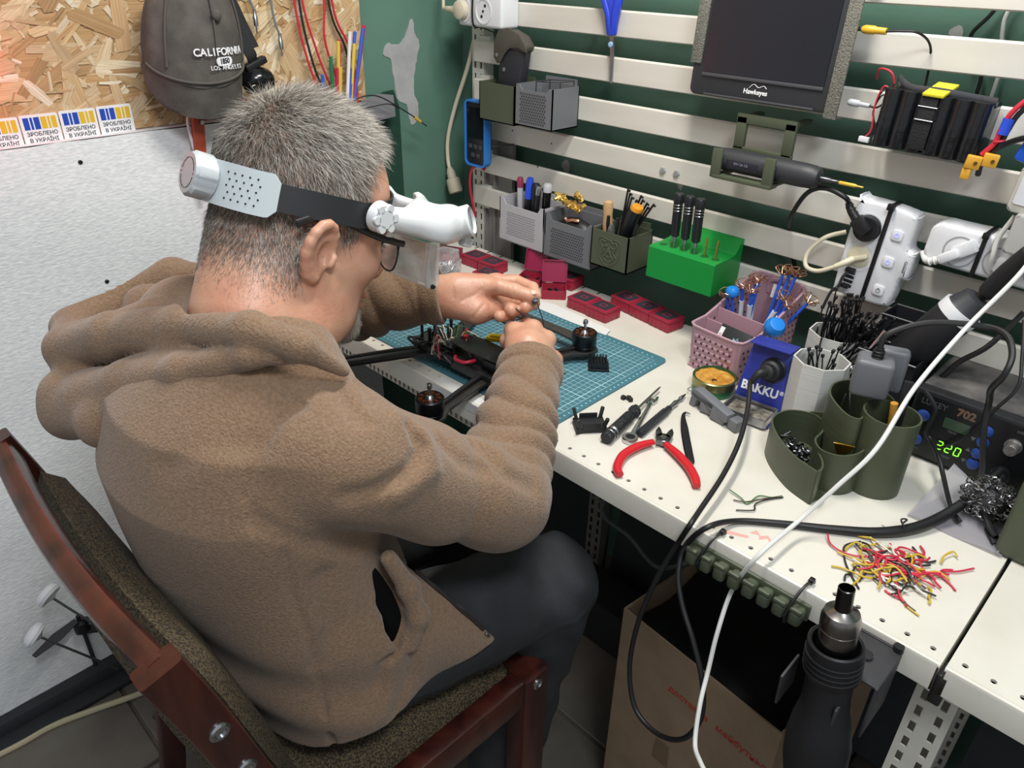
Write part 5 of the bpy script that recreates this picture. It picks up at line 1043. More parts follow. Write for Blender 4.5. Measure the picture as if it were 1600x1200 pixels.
for i, (x, lab) in enumerate(((-.066, 'white plug with ribbed sleeve in the left outlet of the right power strip'), (-.016, 'white flat plug in the middle outlet of the right power strip'))):
    t = thing('power_plug', lab, 'plug'); t.matrix_basis = pq @ TR((x, -.003, .036))
    if i == 0:
        B().box((.006, .006, .010), (.030, .018, .014), rot=(0, 0, .7), bev=.003).box((-.008, -.006, .018), (.026, .013, .012), rot=(0, 0, .7), bev=.003).build('plug_body', white_pl, t)
        b = B().tube([(-.016, -.013, .018), (-.028, -.020, .016), (-.036, -.022, .010), (-.046, -.018, -.004)], [.0055, .005, .0042, .0036], 10)
        for q in (0, .35, .7): b.torus((0, 0, 0), .0054 - q * .001, .0012, zframe((-.017 - .016 * q, -.0135 - .010 * q, .0177), (-1, -.6, 0)), 14, 6)
        b.build('cable', wht, t)
    else:
        B().box((.004, -.004, .008), (.024, .020, .016), rot=(0, 0, -.5), bev=.004, seg=2).build('plug_body', white_pl, t); B().tube([(-.008, -.008, .014), (-.009, .010, .018), (-.012, .032, .012), (-.006, .06, .0)], .0032).build('cable', wht, t)
tag(B().box((-.042, 0, .0452), (.0058, .062, .0016), bev=.0004).box((-.042, .030, .022), (.0058, .0016, .046)).box((-.042, -.030, .022), (.0058, .0016, .046)).box((-.042, .027, .048), (.008, .008, .006), bev=.001).build('cable_tie', ZT, None, tf=pq), 'black cable tie across the power strip at the right edge', 'cable tie')
t = hung('power_adapter', 'white adapter tied at the right edge above the second power strip', 'adapter', 1.185, 1.080, .035, rot=-.06)
B().prism(rrect(.062, .056, .007), .034, None, .003).build('housing', mat('aged_white', '#c9c6bb', .45), t); B().prism(rrect(.020, .034, .003), .0012, TR((-.016, 0, .034))).build('label', white_pl, t)
tag(B().box((-.006, 0, .0352), (.0055, .060, .0014)).box((-.006, .029, .015), (.0055, .0014, .040)).box((-.006, -.029, .015), (.0055, .0014, .040)).build('cable_tie', ZT, None, tf=SP(1.185, 1.080, .035) @ TR((0, 0, 0), (0, 0, -.06))), 'black cable tie around the white adapter at the right edge', 'cable tie')
t = hung('power_brick', 'pale grey power brick at the right edge beside the second power strip', 'adapter', 1.192, 1.030, .050, rot=-.05); B().prism(rrect(.05, .05, .005), .03, None, .003).build('housing', mat('pale_grey', '#b5b4b0', .45), t)
# ------------------------------------------------------------ on the bench: mat, drone, boxes, tools
def on(name, lab, cat, x, y, rot=0, z=T, grp=None): return thing(name, lab, cat, (x, y, z), (0, 0, rot), grp)
# cutting mat with its printed grid
cm = bpy.data.materials.new('cutting_mat'); cm.use_nodes = True
N = cm.node_tree.nodes; L = cm.node_tree.links; bs = N['Principled BSDF']; bs.inputs['Roughness'].default_value = .55
tc = N.new('ShaderNodeTexCoord'); sp = N.new('ShaderNodeSeparateXYZ'); L.new(tc.outputs['Object'], sp.inputs[0])
def math_(op, a, b=None):
    n = N.new('ShaderNodeMath'); n.operation = op
    for i, q in enumerate((a, b)):
        if q is None: continue
        if isinstance(q, (int, float)): n.inputs[i].default_value = q
        else: L.new(q, n.inputs[i])
    return n.outputs[0]
def line(o, half, pitch, w):     # 1 on a grid line, inside the printed field
    f = math_('FRACT', math_('ADD', math_('DIVIDE', o, pitch), .5)); return math_('LESS_THAN', math_('ABSOLUTE', math_('SUBTRACT', f, .5)), w / pitch / 2)
g1 = math_('MAXIMUM', line(sp.outputs[0], 0, .01, .0011), line(sp.outputs[1], 0, .01, .0011)); g2 = math_('MAXIMUM', line(sp.outputs[0], 0, .05, .0017), line(sp.outputs[1], 0, .05, .0017))
ins = math_('MULTIPLY', math_('LESS_THAN', math_('ABSOLUTE', sp.outputs[0]), .2107), math_('LESS_THAN', math_('ABSOLUTE', sp.outputs[1]), .1307))
wear = N.new('ShaderNodeTexNoise'); wear.inputs['Scale'].default_value = 7; L.new(tc.outputs['Object'], wear.inputs[0])
wr = math_('MULTIPLY', math_('MULTIPLY', math_('MAXIMUM', math_('MULTIPLY', g1, .62), math_('MULTIPLY', g2, .85)), ins), math_('ADD', math_('MULTIPLY', wear.outputs[0], .9), .25))
mxn = N.new('ShaderNodeMixRGB'); mxn.inputs[1].default_value = lin('#42727f'); mxn.inputs[2].default_value = lin('#b9d8dd'); L.new(wr, mxn.inputs[0]); L.new(mxn.outputs[0], bs.inputs[0])
MATC, MATR = V((.5475, .1735, T)), .018
t = on('cutting_mat', 'blue green cutting mat with a white centimetre grid, lying under the drone', 'mat', MATC.x, MATC.y, MATR)
B().prism(rrect(.450, .300, .012), .003).build('sheet', cm, t)
b = B()
for i in range(-20, 21):
    for s_ in (-1, 1): b.box((i * .01, s_ * .1385, .0031), (.003, .0022, .0002))
for j in range(-12, 13):
    for s_ in (-1, 1): b.box((s_ * .2185, j * .01, .0031), (.003, .0022, .0002))
pm = b.build('edge_numbers', mat('mat_print', '#9cc4cc', .6), t); pm['kind'] = 'stuff'
MZ = T + .0032
paper = mat('paper_white', '#ddddda', .7)
tag(B().prism([(.553, .0), (.672, .0), (.70, .014), (.555, .016)], .0006, TR((0, 0, T))).box((.620, -.0052, T - .008), (.125, .0006, .016)).build('paper_strip', paper), 'white paper strip sticking out under the front edge of the mat', 'paper')
tag(B().prism([(.40, .33), (.485, .355), (.632, .345), (.640, .322), (.56, .318), (.40, .318)], .0006, TR((0, 0, T + .0031))).build('paper_sheet', paper), 'white paper sheet lying along the far edge of the cutting mat', 'paper')
# red insert boxes
rbx = mat('red_case', '#98233a', .42, bump=.1, bscale=80); rlb = mat('case_label', '#33333a', .5); mag = mat('magenta_case', '#8c1a42', .4)
def redbox(x, y, rot, lab, src=None, z=T):
    mx = TR((x, y, z), (0, 0, rot))
    if src: return dup(src, lab, mx)
    t = thing('insert_box', lab, 'box', (x, y, z), (0, 0, rot), 'red insert boxes on the bench')
    b = B().box((0, 0, .009), (.049, .043, .018), bev=.002, seg=2)
    for q in (-.017, -.006, .006, .017): b.box((q, -.0215, .009), (.003, .0012, .015), bev=.0005)
    for q in (-.012, .012): b.box((.0245, q, .009), (.0012, .003, .015), bev=.0005); b.box((-.0245, q, .009), (.0012, .003, .015), bev=.0005)
    b.build('body', rbx, t)
    ld = B().box((0, 0, .0205), (.0495, .0435, .005), bev=.0016, seg=2).build('lid', rbx, t)
    lb = B().prism(rrect(.036, .031, .003), .0004, TR((0, 0, .0229))).build('label', rlb, ld)
    b = B()
    for x_, y_, w, h in ((0, .005, .014, .0011), (0, -.005, .014, .0011), (.0065, 0, .0011, .010), (-.0065, 0, .0011, .010)): b.box((x_, y_, .0235), (w, h, .0004))
    b.build('frame_print', mat('case_print', '#a63a52', .5), lb); return t
r0 = redbox(.5315, .389, .0, 'closed red box nearest the drone motor, left one of its pair')
for x, y, r_, lab in ((.5815, .3855, -.03, 'closed red box nearest the drone motor, right one of its pair'), (.5865, .4525, -.13, 'closed red box, left end of the row of three by the slats'), (.6365, .4455, -.13, 'closed red box, middle of the row of three by the slats'), (.6865, .438, -.13, 'closed red box, right end of the row of three, nearest the pink basket'), (.222, .395, .02, 'closed red box, left one of the pair behind the plastic bag of screws'), (.274, .395, .0, 'closed red box, right one of the pair behind the plastic bag of screws'), (.4365, .452, .1, 'closed red box standing behind the open ones'), (.312, .345, .15, 'closed red box just above the raised hand, in front of an open one'), (.158, .372, .4, 'closed red box furthest left, half hidden by the magnifier')): redbox(x, y, r_, lab, r0)
def openbox(x, y, rot, lab):
    t = thing('insert_box', lab, 'box', (x, y, T), (0, 0, rot), 'red insert boxes on the bench')
    b = B().shell(rrect(.049, .043, .003), 0, .018, .002)
    for q in (-.017, -.006, .006, .017): b.box((q, -.0217, .009), (.003, .0012, .015), bev=.0005)
    b.build('body', [rbx], t)
    b = B().shell(rrect(.0495, .0435, .003), 0, .006, .002); b.build('lid', mag, t, tf=TR((0, .024, .019), (1.25, 0, 0)) @ TR((0, .022, 0)))
    b = B()
    for i in range(9): b.box((rnd.uniform(-.017, .017), rnd.uniform(-.015, .012), .006 + rnd.uniform(0, .003)), (.008, .006, .004), rot=(rnd.random(), rnd.random(), rnd.random() * 3))
    o = b.build('inserts', black_pl, t); o['kind'] = 'stuff'
openbox(.4515, .392, .72, 'open red box with its lid up, right one, showing black inserts'); openbox(.378, .405, .38, 'open red box with its lid up, left one, partly behind the fingers')
t = on('screw_bag', 'clear plastic bag of small silver screws behind the raised wrist', 'bag', .222, .315, .3)
bagm = mat('clear_bag', '#dfe5ea', .12, trans=.75, alpha=.55)
b = B().loft([[(sx * .022 * k, sy * .016 * k, z) for sx, sy in ((1, .8), (.8, 1), (-.8, 1), (-1, .8), (-1, -.8), (-.8, -1), (.8, -1), (1, -.8))] for z, k in ((0, .95), (.012, 1.1), (.030, 1.0), (.045, .9), (.052, .95))], True); b.build('bag', bagm, t)
b = B()
for i in range(40): 
    p = V((rnd.uniform(-.016, .016), rnd.uniform(-.011, .011), .003 + rnd.random() * .026)); d = V((rnd.uniform(-1, 1), rnd.uniform(-1, 1), rnd.uniform(-1, 1))).normalized() * .004; b.cyl(p - d, p + d, .0012, n=6)
b.build('screws', steel, t)['kind'] = 'stuff'
# the drone being repaired
cf = mat('carbon_plate', '#2b2a29', .38, col2='#35322f', nscale=200, stretch=(1, .2, 1)); pcb = mat('circuit_green', '#2b3a30', .4)
MO = [(.667, .228), (.656, -.092), (.425, -.118), (.436, .204)]; DC = V((.555, .062, 0)); DZ = MZ + .018
dr = thing('drone', 'black carbon drone frame with three visible motors, lying open on the cutting mat', 'drone', (DC.x, DC.y, MZ), (0, 0, .04))
def dl(p): return dr.matrix_basis.inverted() @ V(p)
for i, (mx_, my) in enumerate(MO):
    c = dl((mx_, my, DZ)); root = V((.07 if i < 2 else -.06, .022 if c.y > 0 else -.022, DZ - MZ)); d = (c - root); a = math.atan2(d.y, d.x)
    ar = B().prism([(-.01, -.017), (.03, -.012), (d.length - .03, -.011), (d.length - .005, -.021), (d.length + .018, -.016), (d.length + .024, 0), (d.length + .018, .016), (d.length - .005, .021), (d.length - .03, .011), (.03, .012), (-.01, .017)], .006, TR((root.x, root.y, root.z - .006), (0, 0, a)), .0008).build('arm', cf, dr)
    if i != 3:
        q = TR((c.x, c.y, c.z))
        mt = B().lathe([(.0175, 0), (.0185, .002), (.0185, .006), (.0172, .0075), (.0195, .0085), (.0205, .010), (.0205, .028), (.0185, .030), (.0185, .0285), (.006, .027)], q, 36).build('motor', mat('motor_black', '#1d1e22', .35, .5), dr)
        b = B()
        for k in range(9): b.box((.0130 * math.cos(k * 2 * PI / 9), .0130 * math.sin(k * 2 * PI / 9), .0288), (.006, .0035, .002), rot=(0, 0, k * 2 * PI / 9), mx=q)
        b.build('windings', mat('copper', '#b5673a', .3, .9), mt)
        B().lathe([(.007, .027), (.005, .031), (.0024, .033), (.0024, .044), (.0042, .044), (.0042, .049), (.003, .051)], q, 16).build('shaft', steel, mt)
        B().tube([(c.x - d.x * .02, c.y - d.y * .02, c.z + .004), (root.x + d.x * .7, root.y + d.y * .7, c.z + .006), (root.x + d.x * .3, root.y + d.y * .3, c.z + .007), (root.x, root.y, c.z + .006)], .0038, 8, flat=.7).build('motor_wires', blk, ar)
a0, b0 = dl((.415, .225, 0)), dl((.655, .238, 0))
B().prism([(a0.x, a0.y - .010), (b0.x - .05, b0.y - .011), (b0.x + .0, b0.y - .016), (b0.x + .0, b0.y + .010), (b0.x - .05, b0.y + .009), (a0.x, a0.y + .012)], .004, TR((0, 0, .024))).build('brace', mat('brace_plate', '#3d3934', .5), dr)
B().prism([(-.105, -.020), (-.07, -.034), (.07, -.034), (.115, -.024), (.115, .024), (.07, .034), (-.07, .034), (-.105, .020)], .004, TR((0, 0, .018)), .0006).build('lower_plate', cf, dr)
B().prism([(-.01, -.020), (.03, -.024), (.11, -.020), (.125, -.012), (.125, .012), (.11, .020), (.03, .024), (-.01, .020)], .003, TR((0, 0, .046)), .0006).build('upper_plate', cf, dr)
B().box((.09, -.002, .032), (.06, .036, .022), bev=.002).box((.06, -.030, .020), (.11, .012, .016), bev=.003).build('camera_cage', black_pl, dr)
for x, y in ((-.085, .014), (-.085, -.014), (-.055, .024), (-.055, -.024), (.0, .022), (.0, -.022)): B().lathe([(.0026, .022), (.0026, .054 if x < -.01 else .046), (.0034, .054 if x < -.01 else .046), (.0034, .057 if x < -.01 else .048)], TR((x, y, 0)), 12).build('standoff', black_pl, dr)
for z, s_, m in ((.026, .036, pcb), (.033, .034, mat('circuit_dark', '#26282b', .4))):
    pb = B().box((-.028, 0, z), (s_, s_, .0016)).build('circuit_board', m, dr)
    for i in range(9):
        x, y = -.028 + rnd.uniform(-.013, .013), rnd.uniform(-.013, .013); B().box((x, y, z + .0018), (rnd.uniform(.003, .008), rnd.uniform(.003, .006), .0022), rot=(0, 0, rnd.choice((0, 1.57)))).build('chip', (mat('chip_black', '#151517', .3), steel, mat('chip_cream', '#c9c2a8', .4))[i % 3], pb)
wm = [mat('wire_cream', '#cfc8ae', .45), blk, red_pl, mat('wire_white', '#d5d5d3', .45), mat('wire_green', '#4c7a45', .45), yellow_pl]
for i in range(26):
    a = rnd.uniform(0, 2 * PI); x, y = -.03 + .016 * math.cos(a), .016 * math.sin(a); k = rnd.uniform(.02, .05); b_ = a + rnd.uniform(-1, 1)
    B().tube([(x, y, .034), (x + .010 * math.cos(a), y + .010 * math.sin(a), .044 + rnd.uniform(0, .012)), (x + k * .7 * math.cos(b_), y + k * .6 * math.sin(b_), .038 + rnd.uniform(0, .01)), (x + k * math.cos(b_), y + k * .7 * math.sin(b_), .026)], .0010, 6, 5).build('wire', wm[(0, 1, 1, 2, 3, 1, 0, 4)[i % 8]], dr)
for i in range(7): B().tube([(-.085 + .012 * i, -.022, .03), (-.09 + .014 * i, -.040, .034 + .004 * (i % 2)), (-.07 + .013 * i, -.036, .022)], .0022, 6, 5).build('wire', blk, dr)
B().tube([(.012, -.030, .034), (.022, -.040, .036), (.040, -.040, .037), (.047, -.032, .038), (.047, -.022, .036)], .0026).build('red_lead', mat('bright_red_wire', '#d92c44', .4), dr)
B().box((.0, .004, .050), (.008, .008, .009), bev=.001).build('red_cap', red_pl, dr)
yq = dl((0.5931, 0.1007, 0.785)); b = B().prism([(x, y) for x, y in rrect(.034, .018, .005)], .006, TR((yq.x, yq.y, .048), (0, 0, .5)), .001).prism(rrect(.024, .010, .003), .004, TR((yq.x, yq.y, .053), (0, 0, .5)), .0008)
for q in (-1, 1): b.box((yq.x + q * .016 * math.cos(.5), yq.y + q * .016 * math.sin(.5), .049), (.008, .012, .004), rot=(0, 0, .5), bev=.001)
b.build('yellow_mount', mat('yellow_print', '#e3c01e', .45), dr)
B().tube([dl((0.5886, 0.0686, 0.775)), dl((0.6136, 0.0698, 0.775)), dl((0.6319, 0.0941, 0.77))], .0012).build('wire', blk, dr)
# small parts held in the fingers
t = thing('video_board', 'tiny dark circuit board with two thin wires, pinched between thumb and forefinger', 'circuit board', (0.6821, 0.0881, 0.8823))
B().box((0.683, 0.0871, 0.8819), (.006, .009, .007), rot=(.3, .2, .5), bev=.0006).build('board', mat('board_blue', '#2b4152', .3), t, True)
for p in ((0.6823, 0.085, 0.8863), (0.6862, 0.0864, 0.8832)): B().box(p, (.0026, .002, .0024), rot=(.3, .2, .5)).build('solder_pad', steel, t, True)
B().tube([(0.6857, 0.0884, 0.8804), (0.697, 0.0822, 0.8729), (0.7052, 0.0808, 0.8609), (0.7055, 0.0842, 0.8447)], .0008, 6).build('wire', blk, t, True); B().tube([(0.6689, 0.058, 0.8769), (0.6758, 0.0604, 0.8715), (0.6812, 0.0658, 0.8615), (0.6716, 0.06, 0.856)], .0010, 6).build('wire', blk, t, True)
wire('tool_tip', 'thin black rod sticking out below the right hand', 'tool', [(0.6703, 0.0546, 0.8105), (0.7328, 0.0497, 0.8183), (0.7735, 0.0579, 0.8089)], .0017, black_pl)
wire('thin_wire', 'brown wire hanging from the raised hand over the mat', 'wire', [(0.6492, 0.0428, 0.8619), (0.6448, 0.0577, 0.8455), (0.6463, 0.0781, 0.829), (0.651, 0.1158, 0.8097)], .0012, mat('wire_brown', '#4b3a30', .5))
# black heat sink module on the mat
t = on('camera_module', 'black square module with a finned heat sink lying on the cutting mat', 'module', .7065, .220, .72, MZ)
B().box((0, 0, .002), (.034, .034, .004), bev=.0006).build('board', black_pl, t)
b = B().box((0, 0, .0075), (.028, .030, .008), bev=.0006)
for i in range(6): b.box((-.012 + i * .0048, 0, .0135), (.002, .030, .006))
b.build('heat_sink', mat('sink_black', '#1b1c20', .4, .3), t); B().box((.004, .006, .014), (.0014, .004, .010)).build('pin', steel, t)
# 3D printed mount
t = on('printed_mount', 'black four-horned plastic mount at the front left of the tools', 'mount', .812, .072, .9)
b = B().prism([(-.022, -.016), (-.010, -.013), (.010, -.013), (.022, -.016), (.022, .016), (.010, .013), (-.010, .013), (-.022, .016)], .010, None, .001)
for sx in (-1, 1):
    for sy in (-1, 1): b.box((sx * .019, sy * .014, .016), (.005, .005, .020), rot=(-.25 * sy, .25 * sx, 0), bev=.001)
b.box((0, -.0135, .012), (.026, .003, .010)).box((0, .0135, .012), (.026, .003, .010)); b.build('body', mat('black_tpu', '#1d1e20', .6), t)
def lying(name, lab, cat, p0, p1, z=0):
    p0, p1 = V(p0), V(p1); o = thing(name, lab, cat); d = (p1 - p0).normalized(); o.matrix_basis = zframe((p0.x, p0.y, p0.z), d); return o, (p1 - p0).length
t, Ln = lying('screwdriver', 'black and silver knurled screwdriver lying beside the ratchet spanner', 'screwdriver', (.8535, .056, T + .0095), (.820, .232, T + .0085))
b = B().lathe([(.0075, 0), (.0090, .002), (.0092, .010), (.0080, .012), (.0080, .014), (.0092, .015), (.0092, .018), (.0080, .019), (.0080, .021), (.0092, .022), (.0088, .072), (.0068, .076), (.0068, .084), (.0094, .087), (.0094, .092), (.007, .094)], None, 28)
b.build('handle', mat('knurled_black', '#37383c', .35, .6, bump=.8, bscale=500, bkind='voronoi'), t)
for z in (.012, .0195, .0215): B().torus((0, 0, z), .0083, .0010, n=28, k=6).build('ring', steel, t)
B().lathe([(.003, .093), (.002, .098), (.0017, Ln - .008), (.0010, Ln)], None, 12).build('blade', steel, t)
t = on('ratchet_spanner', 'small chrome ratchet spanner between the knurled screwdriver and the black pen driver', 'spanner', .872, .088, 1.93); rq = mat('chrome', '#c9cacc', .18, 1)
B().prism([(.006, -.0042), (.10, -.003), (.112, -.003), (.112, .003), (.10, .003), (.006, .0042)], .004, TR((0, 0, .001)), .001).build('shaft', rq, t)
b = B().lathe([(.0105, 0), (.0112, .001), (.0112, .007), (.0105, .008), (.0068, .008), (.0068, .001)], None, 28); b.build('ring_head', rq, t); B().lathe([(.0068, .0072), (.0055, .0075), (.0038, .0075), (.0038, .002)], None, 12).build('socket', black_pl, t)
B().prism([(.108, -.005), (.118, -.0078), (.130, -.0065), (.128, -.003), (.119, -.0028), (.119, .0028), (.128, .003), (.130, .0065), (.118, .0078), (.108, .005)], .0045, TR((0, 0, .001)), .0008).build('open_jaw', rq, t)
t, Ln = lying('pen_driver', 'slim black pen-shaped driver with a steel tip, right of the ratchet spanner', 'screwdriver', (.8755, .104, T + .0062), (.857, .247, T + .0055))
B().lathe([(.0050, 0), (.0062, .001), (.0062, .078), (.0050, .080), (.0050, .090)], None, 8).build('handle', mat('blue_black', '#24282e', .4), t); B().lathe([(.0036, .088), (.0036, .104), (.0042, .106), (.0042, .112), (.0024, .114), (.0022, .124), (.0034, .126), (.0034, .130), (.001, Ln)], None, 14).build('tip', steel, t)
s0 = None
for i, (px, py) in enumerate(((955, 622), (961, 621), (964, 624), (975, 634), (987, 624))):
    p = ((.7952, .1722), (.8012, .1772), (.8062, .1752), (.8252, .1632), (.8252, .1902))[i]; s = 1 if i < 4 else .55
    o = B().box((0, 0, .0032 * s), (.0066 * s, .0066 * s, .0064 * s), bev=.001 * s, rot=(0, 0, i * .5)).build('rubber_damper', rubber, None, tf=TR((p[0], p[1], T)))
    tag(o, ['black rubber cube left of the small group near the mat', 'black rubber cube touching another one near the mat', 'black rubber cube on the right of the touching pair', 'single black rubber cube nearest the screwdriver blade', 'smallest black rubber bit by the screwdriver tip'][i], 'rubber part', 'small black rubber parts near the mat')
# pliers
t = on('cutting_pliers', 'flush cutting pliers with open red handles', 'pliers', .9085, .111, 0)
U1 = lambda *p: [tuple(V(q) - V(t.location)) for q in p]
rh = mat('red_grip', '#c4202a', .32)
B().tube(U1((.902, .100, T + .008), (.894, .075, T + .008), (.893, .045, T + .0075), (.904, .018, T + .007), (.9165, .008, T + .0065)), [.0046, .0062, .0064, .0062, .0050], 12, flat=.85).build('handle', rh, t)
B().tube(U1((.917, .108, T + .008), (.941, .100, T + .008), (.968, .087, T + .0075), (.988, .072, T + .007), (.9985, .060, T + .0065)), [.0046, .0062, .0064, .0062, .0050], 12, flat=.85).build('handle', rh, t)
hm_ = mat('tool_steel', '#77787c', .3, 1)
B().cyl((-.0005, .004, .003), (-.0005, .004, .012), .0105, n=28, bev=.001).build('joint', hm_, t); B().lathe([(.004, .012), (.004, .0128), (.002, .013)], TR((-.0005, .004, 0)), 16).build('rivet', steel, t)
JT = TR((-.0005, .004, 0), (0, 0, .50))
B().prism([(-.0098, -.002), (-.001, .005), (-.0055, .020), (-.0095, .027), (-.0125, .016)], .008, JT @ TR((0, 0, .004)), .001).build('jaw', hm_, t); B().prism([(.0098, -.002), (.001, .005), (.0055, .020), (.0095, .027), (.0125, .016)], .008, JT @ TR((0, 0, .004)), .001).build('jaw', hm_, t)
B().prism([(-.0095, -.012), (-.002, -.009), (.0085, -.012), (.0085, -.002), (-.0085, -.002)], .006, JT @ TR((0, 0, .005)), .001).build('shank', hm_, t)
# bent tweezers
t = on('tweezers', 'black bent-tip tweezers lying right of the red pliers', 'tweezers', .957, .112, 0)
bk = mat('worn_black', '#26272a', .4, .4, col2='#55565a', nscale=60, lo=.6, hi=.75)
for s_, z0 in ((0, .001), (1, .006)):
    P_ = [(-.063 + .0 * s_, .092, z0 + .003 - .0035 * s_), (-.070, .090, z0 + .003 - .003 * s_), (-.066, .078, z0 + .002 - .002 * s_), (-.046, .052, z0), (-.020, .020, z0), (.006, -.010, .003 + .002 * s_)]
    B().tube(P_, [.0006, .0012, .0028, .0050, .0052, .0046], 8, 6, flat=.25, up=(0, 0, 1)).build('arm', bk, t)
# grey spring clamp
t = on('spring_clamp', 'grey plastic clamp lying in front of the flux tin', 'clamp', .915, .246, -.28)
gp = mat('clamp_grey', '#6d6f74', .5, bump=.2, bscale=250, stretch=(1, 1, .05))
B().prism([(-.038, .0), (.040, .0), (.040, .014), (-.030, .014), (-.038, .010)], .016, frame((0, -.008, .014), (1, 0, -.12), (0, 0, 1)), .0015).build('upper_jaw', gp, t)
B().prism([(-.038, .0), (-.028, .0), (-.024, .016), (.012, .016), (.012, .026), (-.034, .026)], .016, frame((0, -.008, .0), (1, 0, 0), (0, 0, 1)) @ TR((0, 0, 0)), .0015).box((.020, -.014, .010), (.026, .020, .018), bev=.003, rot=(0, .15, .2)).box((.048, -.010, .009), (.018, .020, .018), bev=.003).box((-.006, -.016, .010), (.02, .016, .016), bev=.003, rot=(0, 0, .3)).build('lower_jaw', gp, t)
B().cyl((.036, -.008, .010), (.044, -.010, .009), .006, n=16).build('screw', gp, t)
# flux tin
t = on('flux_tin', 'round green tin of amber flux, open, in front of the pink basket', 'tin', .8735, .298)
B().lathe([(.0305, 0), (.0325, .002), (.0325, .011), (.0335, .012), (.0335, .0235), (.0320, .026), (.0305, .026), (.0305, .016)], None, 40).build('tin', mat('tin_green', '#2f6b48', .35, .5), t)
B().lathe([(.0322, .012), (.0338, .013), (.0338, .025), (.0322, .0262)], None, 40, False).build('rim', mat('tin_rim', '#8c8a5e', .3, .9), t)
b = B(); n = 26; vs = [(0, 0, .0185)]; fs = []
for i in range(1, 9):
    for k in range(n): r_ = .0302 * i / 8; a = 2 * PI * k / n; vs.append((r_ * math.cos(a), r_ * math.sin(a), .0225 - .006 * bump1(r_, 0, .008) + rnd.uniform(-.0012, .0012)))
fs = [(0, 1 + k, 1 + (k + 1) % n) for k in range(n)] + [(1 + i * n + k, 1 + (i + 1) * n + k, 1 + (i + 1) * n + (k + 1) % n, 1 + i * n + (k + 1) % n) for i in range(7) for k in range(n)]
b._add(vs, fs).build('flux', mat('amber_flux', '#b5781f', .18, col2='#d9a850', nscale=70, bump=.7, bscale=120, coat=.6), t, ang=80)
B().ball((.002, -.003, .019), (.005, .004, .002), 12).build('burnt_spot', mat('burnt', '#3d2010', .3), t); B().torus((-.018, -.0345, .007), .005, .0007, TR((0, 0, 0)) , 16, 6).build('wire_ring', steel, t)
# soldering iron stand
t = on('iron_stand', 'blue soldering iron stand with a tin sponge tray, in front of the pink basket', 'stand', .951, .285, .10)
bb = mat('stand_blue', '#2b3690', .4)
B().prism([(-.036, .0), (.036, 0), (.032, .100), (-.030, .100)], .0022, frame((0, .010, .006), (1, 0, 0), (0, .30, 1)), .0005).box((0, .036, .099), (.062, .040, .002), bev=.0005, rot=(-.1, 0, 0)).box((0, .01, .003), (.074, .086, .004), bev=.0008).build('body', bb, t)
SF = frame((0, .010, .006), (1, 0, 0), (0, .30, 1))
text('lettering', 'BAKKU', .0185, SF @ TR((-.002, .026, .0024)), wprint, t, .0004, sx=.95, bold=.0006)
text('lettering', '®', .008, SF @ TR((.031, .030, .0024)), wprint, t, .0004)
tr = B().shell(rrect(.070, .048, .005), .004, .016, .002); tr.build('tray', mat('tin_tray', '#a8a8a8', .35, .9), t, tf=TR((0, -.018, 0)))
B().box((0, -.018, .0085), (.060, .040, .006), bev=.002).build('sponge', mat('burnt_sponge', '#8f8a80', .9, col2='#4b4238', nscale=90, bump=1, bscale=150), t)
gk = SF @ TR((.009, .060, .002))
B().lathe([(.0185, 0), (.0190, .003), (.0165, .005), (.0160, .010)], gk, 28).build('grommet', black_pl, t)
t = thing('soldering_iron', 'black handled soldering iron lying in the blue stand with its long black cord', 'soldering iron'); t.matrix_basis = TR((.951, .285, T), (0, 0, .10))
B().lathe([(.0150, .006), (.0150, .018), (.0115, .021), (.0105, .034), (.007, .036)], gk, 24).build('handle', rubber, t)
B().lathe([(.003, -.045), (.0035, -.02), (.004, 0)], gk, 12).build('barrel', steel, t)
B().tube([tuple(gk @ V((0, 0, .034))), tuple(gk @ V((-.006, -.003, .043))), tuple(gk @ V((-.012, -.018, .046)))], [.0068, .006, .0045], 10).build('strain_relief', rubber, t)
p = [tuple(t.matrix_basis @ gk @ V(q)) for q in ((-.006, -.003, .040), (-.012, -.016, .046))]
B().tube(p + [(0.9597, 0.238, 0.8), (0.982, 0.1973, 0.785), (1.0064, 0.1381, 0.772), (1.0235, 0.0747, 0.76), (1.0369, 0.0054, 0.753), (1.0432, -0.0277, 0.75), (1.0255, -0.0135, 0.7049), (1.0099, -0.024, 0.6417), (1.0002, -0.036, 0.5701), (1.0023, -0.046, 0.4954), (1.025, -0.056, 0.4415), (1.066, -0.064, 0.4367), (1.1048, -0.07, 0.4689), (1.1228, -0.07, 0.5235), (1.1141, -0.064, 0.5734), (1.0894, -0.056, 0.6171), (1.0602, -0.044, 0.6492), (1.0409, -0.03, 0.6777), (1.0353, -0.012, 0.7062), (1.0561, -0.009, 0.745), (1.0687, 0.0363, 0.736), (1.1079, 0.072, 0.7352), (1.1552, 0.1066, 0.7352), (1.195, 0.1379, 0.7365), (1.2217, 0.1732, 0.738), (1.2389, 0.2147, 0.742), (1.2552, 0.263, 0.757), (1.2646, 0.3191, 0.772)], [.0034] * 20 + [.0042, .0056, .0066, .0066, .006, .0055], 10, 8).build('cord', blk, t, True)
